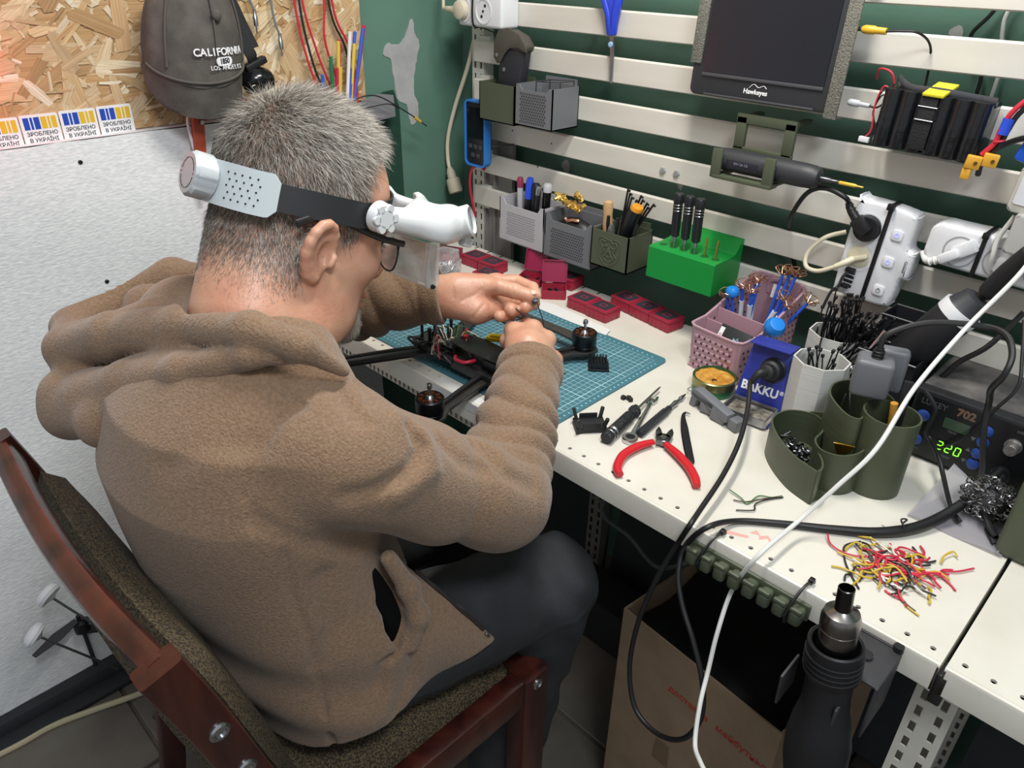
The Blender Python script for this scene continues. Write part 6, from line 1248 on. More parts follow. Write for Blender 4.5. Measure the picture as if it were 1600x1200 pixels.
# pink basket
pk = mat('pink_plastic', '#b48f9b', .5); pd = mat('pink_gap', '#4a363d', .8)
t = on('pink_basket', 'dusty pink woven desk basket holding antennas and a black booklet', 'basket', .852, .412, -.10)
w, d = .100, .165
def bk_h(y): return float(np.interp(y, [-.0825, -.035, .0825], [.076, .078, .130]))
pr = spline([(x, y, 0) for x, y in ((-.05, -.06), (-.045, -.078), (-.03, -.0825), (.03, -.0825), (.045, -.078), (.05, -.06), (.05, .06), (.045, .078), (.03, .0825), (-.03, .0825), (-.045, .078), (-.05, .06))], 5, True)
o_ = [[(p.x * (.93 + .07 * k), p.y * (.95 + .05 * k), bk_h(p.y) * k) for p in pr] for k in (0, .25, .5, .75, 1)]; i_ = [[(p.x * (.93 + .07 * k) * .955, p.y * (.95 + .05 * k) * .972, max(.003, bk_h(p.y) * k)) for p in pr] for k in (1, .75, .5, .25, 0)]
b = B().loft(o_ + i_)
rimp = [(p.x, p.y, bk_h(p.y)) for p in pr]; b.tube(rimp, .0022, 6, 1, True)
b.slot(1)
for k in range(7):       # woven openings on the front, punched dots on the sides
    for r_ in range(6):
        zz = .008 + r_ * .0105; sc = .93 + .07 * zz / .077
        for q in (0, 1):
            xx = (-.033 + k * .011 + (.0055 if r_ % 2 else 0)); b.box((xx, -.0825 * (.95 + .05 * zz / .077) + .0003 - .0006, zz), (.0030, .0012, .0036)) if q == 0 and abs(xx) < .036 else None
b.slot(0)
for k in range(7):
    for r_ in range(6):
        zz = .0133 + r_ * .0105; xx = -.033 + k * .011 + (0 if r_ % 2 else .0055)
        if abs(xx) < .038: b.box((xx, -.0825 * (.95 + .05 * zz / .077) - .0003, zz - .0052), (.0072, .0022, .0052), bev=.0008, seg=1)
b.slot(1)
for s_ in (-1, 1):
    for i in range(13):
        yy = -.070 + i * .0112
        for r_ in range(9):
            zz = .012 + r_ * .0115
            if zz < bk_h(yy) - .008: b.box((s_ * (.05 * (.93 + .07 * zz / bk_h(yy)) + .0001), yy + (.0055 if r_ % 2 else 0), zz), (.0012, .0032, .0032))
            if zz < bk_h(yy) - .008 and s_ < 0: b.box((s_ * .955 * .05 * (.93 + .07 * zz / bk_h(yy)) + .0002, yy + (.0055 if r_ % 2 else 0), zz), (.0012, .0032, .0032))
b.build('basket', [pk, pd], t)
B().box((0, -.012, .045), (.094, .0022, .084)).build('divider', pk, t); B().box((0, .020 - .06, .04), (.094, .0020, .070)).build('divider', pk, t); B().box((0, .0, .003), (.09, .155, .003)).build('floor', pk, t)
b = B().tube([(-.018, .0815, .10), (-.018, .0815, .120), (0, .0815, .126), (.018, .0815, .120), (.018, .0815, .10)], .004, 6); b.build('handle_lug', pk, t)
def inb(p): return t.matrix_basis @ V(p)
bt = thing('booklet', 'black booklet with pale lettering tucked into the front of the pink basket', 'booklet'); bt.matrix_basis = t.matrix_basis @ TR((.014, -.058, .052), (1.01, 0, -.04))
B().box((0, 0, 0), (.058, .060, .004), bev=.0006).build('cover', mat('booklet_black', '#22272a', .5), bt); B().box((-.024, 0, .0022), (.008, .050, .0006)).build('stripe', wprint, bt)
text('lettering', 'FRAGTAL', .0075, TR((-.024, 0, .0027), (0, 0, PI / 2)), mat('label_red', '#b84a5a', .5), bt, .0001)
b = B()
for i in range(9): a = i * .7; b.tube([(.008 + .013 * math.cos(a) * rnd.uniform(.3, 1), .0 + .017 * math.sin(a), .0022), (.008 + .006 * math.cos(a + 1), .008 * math.sin(a + 1), .0026), (.008 + .011 * math.cos(a + 2), .014 * math.sin(a + 2), .0022)], .0011, 5, 4)
b.build('emblem', mat('emblem_blue', '#8fb3c0', .5), bt)
# antennas standing in the basket: blue stalks with bent copper ends, a few with labels, two with round blue caps
cop = mat('copper_wire', '#c79a7c', .28, .9); abl = mat('antenna_blue', '#2f5fd6', .4); lbl = mat('antenna_label', '#cfd2d6', .5)
ag = 'blue stalked antennas in the pink basket'
AN = [((-.030, .012, .02), (-.040, -.004, .105), 0), ((-.022, .020, .02), (-.024, .012, .122), 1), ((-.016, .030, .02), (-.012, .034, .130), 0), ((-.006, .020, .02), (-.006, .010, .120), 1), ((.004, .045, .02), (.012, .062, .145), 0), ((.010, .045, .02), (.022, .066, .148), 0), ((.016, .040, .02), (.036, .060, .150), 0), ((.006, .018, .02), (.038, .030, .118), 1), ((.010, .012, .02), (.052, .024, .112), 1), ((.018, .030, .02), (.070, .052, .118), 0), ((-.010, .03, .02), (-.020, .040, .125), 1)]
al = ['antenna leaning furthest left in the pink basket', 'labelled antenna second from the left in the pink basket', 'antenna standing at the back left of the pink basket', 'labelled antenna upright in the left half of the basket', 'antenna left of the three tall ones at the back of the basket', 'middle one of the three tall antennas at the back of the basket', 'right one of the three tall antennas at the back of the basket', 'labelled antenna leaning right in the middle of the basket', 'labelled antenna leaning right just above the round blue cap', 'antenna leaning furthest right out of the pink basket', 'labelled antenna behind the left round blue cap']
for i, (p0, p1, lb) in enumerate(AN):
    p0, p1 = inb(p0), inb(p1); o = thing('antenna', al[i], 'antenna', group=ag); o.matrix_basis = zframe((p0.x, p0.y, p0.z), p1 - p0); Ln = (p1 - p0).length
    B().cyl((0, 0, 0), (0, 0, Ln), .0026, n=10).build('stalk', abl, o)
    if lb: B().cyl((0, 0, Ln * .42), (0, 0, Ln * .78), .0042, n=12).build('label', lbl, o)
    for q in range(5):
        a = q * 1.26 + i; r_ = .012
        B().tube([(0, 0, Ln - .002), (r_ * .5 * math.cos(a), r_ * .5 * math.sin(a), Ln + .004), (r_ * math.cos(a), r_ * math.sin(a), Ln + .012), (r_ * 1.2 * math.cos(a + .9), r_ * 1.2 * math.sin(a + .9), Ln + .009), (r_ * .6 * math.cos(a + 1.1), r_ * .6 * math.sin(a + 1.1), Ln + .002), (0, 0, Ln)], .0008, 6, 5).build('copper_loop', cop, o)
for i, (p0, p1, r_, lab) in enumerate((((-.02, .005, .03), (-.032, -.004, .116), .0115, 'antenna with a round blue cap at the left of the pink basket'), ((.022, .002, .03), (.064, -.022, .094), .0165, 'antenna with a big round blue cap leaning over the right rim of the basket'))):
    p0, p1 = inb(p0), inb(p1); o = thing('antenna', lab, 'antenna'); o.matrix_basis = zframe((p0.x, p0.y, p0.z), p1 - p0); Ln = (p1 - p0).length
    B().cyl((0, 0, 0), (0, 0, Ln), .0026, n=10).build('stalk', abl if i == 0 else white_pl, o); B().lathe([(r_ * .5, Ln - r_ * .7), (r_ * .9, Ln - r_ * .4), (r_, Ln), (r_ * .93, Ln + r_ * .4), (r_ * .7, Ln + r_ * .75), (r_ * .45, Ln + r_ * .82)], None, 24).build('round_cap', mat('cap_blue', '#1f7fd6', .35), o)
p_ = inb((.008, .066, .112)); tag(B().box((0, 0, 0), (.022, .001, .022), rot=(-.25, 0, 0)).build('paper_tag', mat('tag_paper', '#d8d4d8', .6), None, tf=TR(p_)), 'small white printed tag at the back of the pink basket', 'label')
# ------------------------------------------------------------ right half of the bench
hexw = mat('white_hex_cup', '#cfcfca', .5, bump=.15, bscale=260, stretch=(.02, .02, 1))
def hexcup(x, y, h, r, lab):
    t = on('hexagonal_cup', lab, 'cup', x, y, .3); B().shell([(r * math.cos(PI / 4 * k + .2), r * .92 * math.sin(PI / 4 * k + .2)) for k in range(8)], 0, h, .0022).build('cup', hexw, t); return t
hexcup(1.020, .318, .104, .0385, 'white eight-sided cup in front, with a few short black cable ties')
hexcup(1.003, .402, .112, .041, 'white eight-sided cup behind the other, crammed with black cable ties')
def ctie(p0, p1, m, lab, grp, bend=.01):
    p0, p1 = V(p0), V(p1); mid = (p0 + p1) / 2 + V((rnd.uniform(-1, 1), rnd.uniform(-1, 1), 0)) * bend
    o = B().tube([p0, mid, p1], .0018, 6, 5, flat=.6); d = (p1 - mid).normalized(); o.box((0, 0, .002), (.0052, .0042, .0052), mx=zframe(p1, d), bev=.0006, seg=1)
    return tag(o.build('cable_tie', m), lab, 'cable tie', grp)
for i in range(110):
    a, r_ = rnd.uniform(0, 2 * PI), .030 * rnd.random() ** .5; sx, sy = rnd.uniform(-.012, .062), rnd.uniform(-.022, .022)
    ctie((1.003 + r_ * math.cos(a) * .6, .402 + r_ * .6 * math.sin(a), T + .045), (1.003 + r_ * math.cos(a) + sx, .402 + r_ * math.sin(a) + sy, T + .140 + rnd.uniform(-.01, .030) - abs(sx) * .35), ZT, 'long black cable tie in the crammed rear white cup', 'long black cable ties in the rear white cup')
for i in range(10): ctie((1.020 + .012 * math.cos(i), .318 + .012 * math.sin(i), T + .02), (1.018 + .019 * math.cos(i * 2.4), .320 + .017 * math.sin(i * 2.4), T + .098 + .012 * (i % 3)), ZT, 'short black cable tie in the front white cup', 'short black cable ties in the front white cup', .003)
# olive S-shaped organisers
ol2 = mat('dark_olive_print', '#474e3b', .42, bump=.15, bscale=260, stretch=(.02, .02, 1))
def wall_strip(b, pts, z0, z1f, th=.0024, sub=7):
    P_ = spline([(x, y, 0) for x, y in pts], sub); n = len(P_); L_, R_ = [], []
    for i in range(n):
        d = (P_[min(i + 1, n - 1)] - P_[max(i - 1, 0)]).normalized(); nn = V((-d.y, d.x, 0)) * th / 2; L_.append(P_[i] + nn); R_.append(P_[i] - nn)
    rg = [[(L_[i].x, L_[i].y, z0), (R_[i].x, R_[i].y, z0), (R_[i].x, R_[i].y, z1f(i / (n - 1))), (L_[i].x, L_[i].y, z1f(i / (n - 1)))] for i in range(n)]
    b.loft(rg)
t = on('curved_organiser', 'low dark olive organiser of two curved pockets with small screws, nearest the front', 'organiser', 1.068, .190)
q = lambda *p: [(x - 1.068, y - .190) for x, y in p]
b = B(); wall_strip(b, q((1.112, .138), (1.075, .150), (1.035, .180), (1.013, .212), (1.018, .246), (1.045, .262), (1.068, .250), (1.076, .225), (1.080, .196), (1.098, .176), (1.122, .178), (1.136, .198), (1.134, .225), (1.112, .244), (1.082, .250)), 0, lambda u: .050 + (.020 * max(0, u - .45) / .55))
wall_strip(b, q((1.082, .250), (1.06, .262), (1.04, .263)), 0, lambda u: .066 - .016 * u)
wall_strip(b, q((1.112, .138), (1.112, .150), (1.105, .165), (1.092, .180)), 0, lambda u: .050)
b.prism(q((1.112, .138), (1.035, .180), (1.013, .212), (1.018, .246), (1.045, .262), (1.082, .250), (1.112, .244), (1.134, .225), (1.136, .198), (1.122, .178)), .0022)
b.build('body', ol2, t)
b = B(); o = None
for i in range(70):
    p = V((rnd.gauss(1.047, .011), rnd.gauss(.215, .013), T + .006 + .014 * rnd.random())); d = V((rnd.uniform(-1, 1), rnd.uniform(-1, 1), rnd.uniform(-.4, .4))).normalized() * .0045; b.cyl(p - d, p + d, .0014, n=6); b.cyl(p + d, p + d * 1.25, .0027, n=8)
o = tag(b.build('loose_screws', dark_steel), 'heap of small dark screws in the low olive organiser', 'screws'); o['kind'] = 'stuff'
t = thing('brass_standoff', 'small brass plate standing in the front pocket of the low olive organiser', 'part', (1.112, .205, T + .0025), (.1, 0, .4)); B().prism([(-.006, 0), (.006, 0), (.005, .045), (.013, .062), (-.013, .062), (-.005, .045)], .003, frame((0, 0, 0), (1, 0, 0), (0, 0, 1)), .0005).build('plate', gold, t)
t = on('curved_organiser', 'tall dark olive organiser of two round pockets, behind the low one', 'organiser', 1.14, .245)
q = lambda *p: [(x - 1.14, y - .245) for x, y in p]
b = B(); b.shell(q(*[(1.148 + .034 * math.cos(k * PI / 12), .236 + .033 * math.sin(k * PI / 12)) for k in range(24)]), 0, .108, .0024)
wall_strip(b, q((1.118, .236), (1.122, .21), (1.108, .206), (1.085, .222), (1.066, .245), (1.060, .275), (1.074, .300), (1.102, .304), (1.128, .290), (1.142, .272)), 0, lambda u: .100)
b.prism(q((1.12, .21), (1.085, .222), (1.066, .245), (1.060, .275), (1.074, .300), (1.102, .304), (1.142, .272)), .0022)
b.build('body', ol2, t)
t = thing('wire_stripper', 'dark tool with an ochre handle standing in the tall olive organiser', 'tool', (1.150, .235, T + .003), (0, 0, .3)); B().tube([(0, -.012, .0), (.0, -.014, .085), (-.004, -.016, .128)], [.003, .0035, .0045], 10).build('handle', mat('ochre', '#c08a2c', .45), t); B().box((.006, .006, .08), (.012, .006, .14), bev=.002).build('shank', black_pl, t)
for i, (x, y) in enumerate(((1.10, .262), (1.09, .245), (1.115, .27))): tag(B().tube([(x, y, T + .01), (x - .008, y + .004, T + .06), (x - .02 + .012 * i, y + .012, T + .099)], .0011).build('metal_pin', steel), ['thin steel pin at the back of the tall olive organiser', 'thin steel pin on the left of the tall olive organiser', 'thin steel pin on the right of the tall olive organiser'][i], 'pin')
# grey adapter standing on the organiser with its cable
t = thing('power_adapter', 'grey cube power adapter with a black cable, resting on the tall olive organiser', 'adapter'); t.matrix_basis = TR((1.110, .246, .872), (0, 0, .35))
B().box((0, 0, 0), (.044, .036, .050), bev=.006, seg=3).box((.018, .020, .004), (.038, .020, .058), bev=.006, seg=3).build('housing', mat('adapter_grey', '#66686d', .45), t)
b = B()
for z in (.024, .028, .032): b.cyl((0, 0, z), (0, 0, z + .003), .0072, n=16, bev=.0006)
b.cyl((0, 0, .022), (0, 0, .038), .0055, n=14).build('strain_relief', black_pl, t)
B().tube([(1.110, .246, .908), (1.113, .252, .928), (1.145, .280, .945), (1.195, .30, .952), (1.222, .295, .952), (1.238, .275, .940), (1.240, .262, .920), (1.232, .27, .895), (1.230, .300, .865), (1.236, .295, .83), (1.25, .285, .79), (1.262, .262, .765), (1.285, .232, .748), (1.296, .226, .742)], .0038, 8, 8).build('cable', blk, t, True)
# ball joint and rods behind the cups
t = on('helping_hand', 'chrome ball joint with a slim rod behind the white cups', 'holder', 1.048, .352)
B().ball((0, 0, .088), .0085, 16).ball((.012, -.012, .078), .006, 12).build('ball', rq, t); B().cyl((.004, .0, .085), (.026, .020, .150), .0032, n=12).cyl((0, 0, 0), (0, 0, .085), .004, n=12).build('rod', rq, t); B().lathe([(.018, 0), (.018, .004), (.006, .008)], None, 20).build('base', dark_steel, t)
# stack of dark trays and a cordless tool leaning in it
bt_ = mat('tray_black', '#212226', .35)
t = on('stacking_bin', 'dark open storage bin beside the cable ties, front one of two', 'bin', 1.092, .375, -.02)
def bin_(t, w, d, h):
    b = B(); b.shell([(-w / 2, -d / 2), (w / 2, -d / 2), (w / 2, d / 2), (-w / 2, d / 2)], 0, h, .002); b.tube([(-w / 2, -d / 2, h), (w / 2, -d / 2, h), (w / 2, d / 2, h), (-w / 2, d / 2, h)], .002, 6, 1, True); b.build('bin', bt_, t)
bin_(t, .076, .050, .122)
t = on('stacking_bin', 'dark open storage bin under the black tool with a white band, rear one of two', 'bin', 1.092, .437, -.02); bin_(t, .078, .050, .155)
t = thing('heat_tool', 'thick black cylindrical tool with a white band, leaning over the dark bins', 'tool'); t.matrix_basis = zframe((1.0986, 0.385, 0.8386), V((1.1439, 0.4, 0.9163)) - V((1.0986, 0.385, 0.8386)))
B().lathe([(.020, 0), (.026, .01), (.0265, .085), (.0265, .09)], None, 32).build('body', mat('matte_black', '#1a1b1f', .55), t); B().lathe([(.0268, .09), (.0270, .092), (.0270, .104), (.0268, .105)], None, 32).build('white_band', white_pl, t); B().lathe([(.0240, .105), (.0225, .108), (.018, .125), (.013, .128)], None, 28).build('end_cap', mat('tool_dark_grey', '#303135', .5), t)
tw = t.matrix_basis; p0 = tuple(tw @ V((0, 0, .126)))
B().tube([p0, tuple(tw @ V((.004, .006, .15))), (1.1714, 0.4, 0.96), (1.1851, 0.395, 0.991), (1.2012, 0.39, 1.0212)], [.0065, .0075, .0115, .012, .011], 12).build('cable', rubber, t, True)
# soldering and hot air station
t = on('rework_station', 'black dusty soldering station with blue buttons and a green lit display', 'station', 1.2375, .405, .0)
stn = mat('station_black', '#1b1c1f', .45, col2='#242528', nscale=20)
dust = mat('station_top_dusty', '#3a3a3c', .6, col2='#7c7873', nscale=16, bump=.2, bscale=30, lo=.4, hi=.75)
b = B().box((.006, 0, .053), (.205, .128, .098), bev=.004)
for x in (-.09, .09): b.box((x, -.04, .002), (.02, .02, .004))
b.build('case', stn, t); B().box((.006, .008, .1025), (.198, .112, .002), bev=.0006).build('lid', dust, t)
FP = frame((0, -.0642, .052), (1, 0, 0), (0, 0, 1))
B().prism(rrect(.196, .090, .004), .0015, FP @ TR((.006, 0, 0))).build('front_panel', mat('panel_black', '#141518', .35), t)
def fp(x, y, z=.0015): return FP @ TR((x, y, z))
text('lettering', 'LUKEY', .0110, fp(-.070, .0345), mat('logo_dim', '#47474a', .4), t, .0003, bold=.0002); text('lettering', '702', .0150, fp(-.031, .0350), mat('logo_bronze', '#7b5f4c', .4), t, .0003, bold=.0006)
B().prism(rrect(.031, .0145, .001), .0006, fp(-.0375, .0155)).build('display', mat('lcd_off', '#3a5240', .2), t)
B().prism(rrect(.034, .0165, .001), .0006, fp(-.0375, -.019)).build('display', mat('lcd_dark', '#0c120c', .2), t)
led = mat('led_green', '#7dff2a', .4, emit=1.7)
def seg7(ch, cx, cy, h):
    w = h * .52; k = h * .12; b = B(); S7 = {'3': 'abcdg', '2': 'abdeg', '0': 'abcdef'}[ch]
    G = {'a': (0, h / 2, w, k), 'd': (0, -h / 2, w, k), 'g': (0, 0, w, k), 'b': (w / 2, h / 4, k, h / 2), 'c': (w / 2, -h / 4, k, h / 2), 'e': (-w / 2, -h / 4, k, h / 2), 'f': (-w / 2, h / 4, k, h / 2)}
    for s_ in S7: x, y, a, c_ = G[s_]; b.box((cx + x + y * .12, cy + y, .0023), (a * .86, c_ * .86, .0003))
    b.build('digit', led, t, tf=FP)
for ch, x in (('3', -.0485), ('2', -.0375), ('0', -.0265)): seg7(ch, x, -.019, .0118)
pdm = mat('print_dim', '#6a6a6d', .5)
for st, x, y, h in (('TEMP', -.040, .0045, .0046), ('TEMP', -.038, -.033, .0046), ('POWER', -.078, -.036, .004), ('AIR', .030, .038, .005)): text('lettering', st, h, fp(x, y), pdm, t, .0002)
bbl = mat('button_blue', '#2c4a94', .35)
for x, y, r_ in ((-.0035, .024, .0066), (-.0035, .0075, .0066), (-.0045, -.010, .0066), (-.0055, -.027, .0066), (-.0785, .014, .0072), (-.0785, -.023, .0072)): B().lathe([(r_ + .001, 0), (r_ + .001, .001), (r_, .0015), (r_ * .95, .004), (r_ * .6, .005)], fp(x, y), 20).build('button', bbl, t)
for x, y, s_ in ((-.015, .0075, -1), (-.016, -.010, 1), (-.017, -.027, -1)): B().prism([(-.003, -.002 * s_), (.003, -.002 * s_), (0, .003 * s_)][::s_], .0003, fp(x, y)).build('arrow_print', pdm, t)
B().lathe([(.010, 0), (.010, .002), (.0082, .003), (.0080, .014), (.0070, .016)], fp(.0285, .0175), 28).build('dial', mat('knob_silver', '#a9a5a2', .3, .8, bump=.6, bscale=300), t)
b = B(); b.lathe([(.0115, 0), (.0115, .003), (.009, .004)], fp(.0275, -.026), 24); b.build('jack', black_pl, t)
B().lathe([(.0085, .003), (.009, .016), (.0066, .026), (.0052, .032)], fp(.0275, -.026) @ TR((0, 0, 0), (.35, -.25, 0)), 20).build('jack_plug', rubber, t)
# steel wool on a clear plastic pouch, olive ammunition box
t = on('clear_pouch', 'crumpled clear plastic pouch under the ball of steel wool', 'pouch', 1.258, .262)
pch = mat('pouch_film', '#c6c4cc', .2, trans=.5, alpha=.62, bump=.6, bscale=30)
b = B(); n, m = 14, 10; vs = []
for i in range(n + 1):
    for j in range(m + 1): u, v = i / n, j / m; vs.append((-.052 + .104 * u + .012 * v, -.058 + .100 * v - .02 * u * v, .003 + .022 * max(0, v - .3) + .028 * max(0, .35 - u) * v * 2 + .002 * math.sin(9 * u + 5 * v)))
b._add(vs + [(x, y, max(.0004, z - .0025)) for x, y, z in vs], [(s0 + i * (m + 1) + j, s0 + (i + 1) * (m + 1) + j, s0 + (i + 1) * (m + 1) + j + 1, s0 + i * (m + 1) + j + 1) for s0 in (0, (n + 1) * (m + 1)) for i in range(n) for j in range(m)]); b.build('film', pch, t, ang=80)
t = on('steel_wool', 'shiny ball of curled steel wool in front of the soldering station', 'steel wool', 1.272, .262, 0, T + .006)
b = B(); cu = mat('wool_steel', '#a5a4a6', .22, 1)
for i in range(46):
    th, ph = rnd.uniform(0, 2 * PI), math.acos(rnd.uniform(-1, 1)); ax = V((math.sin(ph) * math.cos(th), math.sin(ph) * math.sin(th), math.cos(ph))); f_ = zframe((0, 0, .030), ax); R_ = rnd.uniform(.014, .031); o_ = rnd.uniform(0, 6); a1 = rnd.uniform(1.5, 4.5); pts = []
    for k in range(60): a = o_ + a1 * k / 59; w_ = k * 1.15; v = f_ @ V(((R_ + .0035 * math.cos(w_)) * math.cos(a), (R_ + .0035 * math.cos(w_)) * math.sin(a), .0035 * math.sin(w_))); pts.append((v.x, v.y * .95, max(.001, v.z * .86)))
    b.tube(pts, .0010, 4, 1, flat=.4)
o = b.build('fibres', cu, t); o['kind'] = 'stuff'
B().ball((0, 0, .025), (.022, .021, .019), 16).build('core', mat('wool_core', '#4a4a4c', .6, .5), t)
t = on('ammunition_box', 'olive box with ribbed front standing at the right edge across the bench seam', 'box', 1.385, .262)
B().box((0, 0, .052), (.170, .110, .104), bev=.008, seg=3).build('body', olive, t)
b = B()
for i in range(12):
    for j in range(3): b.box((-.0852, -.034 + i * .006, .03 + j * .028), (.001, .003, .020))
b.build('ribs', mat('olive_dark', '#3d4333', .6), t)['kind'] = 'stuff'
t = thing('usb_plug', 'black cable plug with a bright metal end lying against the olive box', 'plug'); t.matrix_basis = zframe((1.288, .238, T + .006), (.55, -.8, -.02))
B().box((0, 0, .010), (.008, .012, .028), bev=.002).build('plug_body', black_pl, t); B().box((0, 0, .029), (.004, .009, .012)).build('contact', steel, t)
B().tube([(0, 0, -.002), (-.002, .004, -.03), (.004, .006, -.07), (.02, .0, -.11)], .0028).build('cable', blk, t)
# white charging cable across everything, down to the cardboard box
wire('white_cable', 'long white cable sweeping across the picture from the right edge to the cardboard box', 'cable', [(1.2124, 0.3688, 1.0636), (1.2103, 0.331, 1.0189), (1.1841, 0.2836, 0.9512), (1.1718, 0.1982, 0.8998), (1.1684, 0.1347, 0.8446), (1.1505, 0.099, 0.8016), (1.1298, 0.0673, 0.757), (1.1238, -0.0144, 0.75), (1.1037, -0.014, 0.6856), (1.1081, -0.04, 0.641), (1.1152, -0.06, 0.5932), (1.125, -0.085, 0.5684), (1.1394, -0.11, 0.5379), (1.1582, -0.13, 0.5435), (1.1866, -0.15, 0.5508)], .0027, wht)
for pts, r_, lab in (([(1.2128, 0.42, 0.9386), (1.1924, 0.4, 0.891), (1.1682, 0.395, 0.8601), (1.1538, 0.39, 0.8318), (1.1362, 0.385, 0.8114), (1.1351, 0.39, 0.8391)], .0036, 'thick black cable curling over the dusty top of the station'), ([(1.223, 0.37, 0.9472), (1.2384, 0.35, 0.9081), (1.2471, 0.335, 0.8778), (1.2354, 0.325, 0.8451), (1.2221, 0.322, 0.8074), (1.2088, 0.325, 0.7849), (1.1932, 0.33, 0.7648)], .0022, 'thin black cable hanging in front of the station display'), ([(1.1544, 0.325, 0.8378), (1.1747, 0.32, 0.8199), (1.1736, 0.315, 0.7903), (1.184, 0.31, 0.7797), (1.2102, 0.2546, 0.79), (1.2399, 0.2419, 0.745), (1.2571, 0.2288, 0.738)], .0028, 'black cable running down the left side of the station buttons')):
    wire('black_cable', lab, 'cable', pts, r_, blk)
# wire offcuts
wc = {'red': mat('offcut_red', '#c82a44', .45), 'yellow': mat('offcut_yellow', '#c9a92c', .45), 'white': mat('offcut_white', '#dedad2', .45), 'black': mat('offcut_black', '#232326', .45)}
cyc = ['red', 'yellow', 'red', 'white', 'yellow', 'black', 'red', 'yellow', 'white', 'black']
rr = random.Random(21)
for i in range(72):
    c = cyc[i % 10]; cx, cy = rr.gauss(1.226, .022), rr.gauss(.098, .019); a = rr.uniform(0, 2 * PI); L_ = rr.uniform(.018, .040); k = rr.uniform(-1.4, 1.4); z = T + .0012 + .010 * math.exp(-((cx - 1.226) ** 2 + (cy - .098) ** 2) / .0009) * rr.random()
    pts = []
    for j in range(6):
        u = j / 5 - .5; aa = a + k * u + .35 * math.sin(5 * u + i); pts.append((cx + L_ * u * 1.5 * math.cos(aa), cy + L_ * u * 1.5 * math.sin(aa), z + .004 * rr.random() * math.exp(-(u * 2) ** 2) + (.0 if abs(u) < .4 else -.3 * (z - T - .0012))))
    wire('wire_offcut', c + ' bit of wire in the heap of offcuts on the bench', 'wire offcut', pts, .0012, wc[c], c + ' offcuts in the heap by the front edge', n=6, sub=4)
for pts, c, lab in (([(1.1557, 0.0927, 0.737), (1.1653, 0.0821, 0.734), (1.1829, 0.0804, 0.733), (1.2009, 0.0901, 0.733), (1.2106, 0.1048, 0.734)], 'red', 'long red offcut reaching furthest left of the heap'), ([(1.188, 0.1106, 0.735), (1.1777, 0.092, 0.733), (1.1877, 0.0703, 0.732), (1.2006, 0.0545, 0.732), (1.2179, 0.0376, 0.732)], 'black', 'long black offcut curving left of the heap'), ([(1.27, 0.1313, 0.732), (1.283, 0.1419, 0.733), (1.2948, 0.1614, 0.733)], 'red', 'red offcut reaching furthest right of the heap'), ([(1.2112, 0.1687, 0.742), (1.215, 0.1654, 0.752), (1.2114, 0.1547, 0.756), (1.2159, 0.1604, 0.742), (1.2132, 0.153, 0.735)], 'black', 'black offcut with a hooked end standing over the heap'), ([(1.202, 0.1413, 0.733), (1.2, 0.1505, 0.738), (1.1952, 0.1486, 0.742)], 'white', 'short white offcut standing at the far side of the heap'), ([(1.2502, 0.0645, 0.732), (1.2622, 0.0505, 0.732), (1.2778, 0.0451, 0.732)], 'yellow', 'yellow offcut ending nearest the bench edge'), ([(1.2479, 0.0647, 0.733), (1.2592, 0.0525, 0.733), (1.2729, 0.0474, 0.733)], 'black', 'black offcut lying along the nearest yellow one'), ([(1.2658, 0.1429, 0.733), (1.2647, 0.1566, 0.735), (1.2698, 0.1695, 0.736), (1.2755, 0.1664, 0.734)], 'yellow', 'yellow offcut with a looped end on the right of the heap')):
    wire('wire_offcut', lab, 'wire offcut', pts, .0011, wc[c], n=6, sub=5)
for pts, m, lab in (([(1.0298, 0.0872, 0.734), (1.0483, 0.084, 0.733), (1.0592, 0.0808, 0.732), (1.0613, 0.1033, 0.733), (1.0733, 0.114, 0.732), (1.0822, 0.1252, 0.732)], wm[4], 'green offcut lying alone behind the pen mark'), ([(1.0558, 0.0593, 0.732), (1.0716, 0.0741, 0.733), (1.067, 0.0854, 0.733), (1.0729, 0.1063, 0.733), (1.0839, 0.1252, 0.732)], blk, 'dark bent offcut lying with the green one'), ([(1.0431, 0.0748, 0.732), (1.0561, 0.0812, 0.733), (1.0652, 0.0963, 0.733), (1.0815, 0.1265, 0.732)], mat('wire_brown', '#4b3a30', .5), 'brown offcut lying with the green one')):
    wire('wire_offcut', lab, 'wire offcut', pts, .0009, m, n=6, sub=5)
# ------------------------------------------------------------ front edge of the bench and below it
t = thing('cable_comb', 'olive comb of cable clips tied along the front edge of the bench', 'cable clip', (1.115, -.014, T - .036))
b = B().box((0, .006, .012), (.150, .005, .022), bev=.002)
for i in range(8):
    x = -.065 + i * .0186; b.box((x, -.004, .010), (.0145, .018, .020), bev=.0045, seg=3).box((x, -.010, .021), (.0145, .006, .006), bev=.002)
b.build('comb', olive, t)
for x, lab in ((1.062, 'black cable tie holding the left end of the olive cable comb'), (1.172, 'black cable tie holding the right end of the olive cable comb')):
    tag(B().tube([(x, -.028, T - .024), (x + .002, -.022, T - .008), (x + .004, -.006, T + .004), (x + .006, .010, T + .0035), (x + .007, .013, T + .0005)], .0028, 6, 6, flat=.6).tube([(x, -.028, T - .024), (x, -.024, T - .036), (x, -.008, T - .040)], .0028, 6, 5, flat=.6).box((x + .006, .008, T + .006), (.006, .007, .005), bev=.001).build('cable_tie', ZT), lab, 'cable tie')
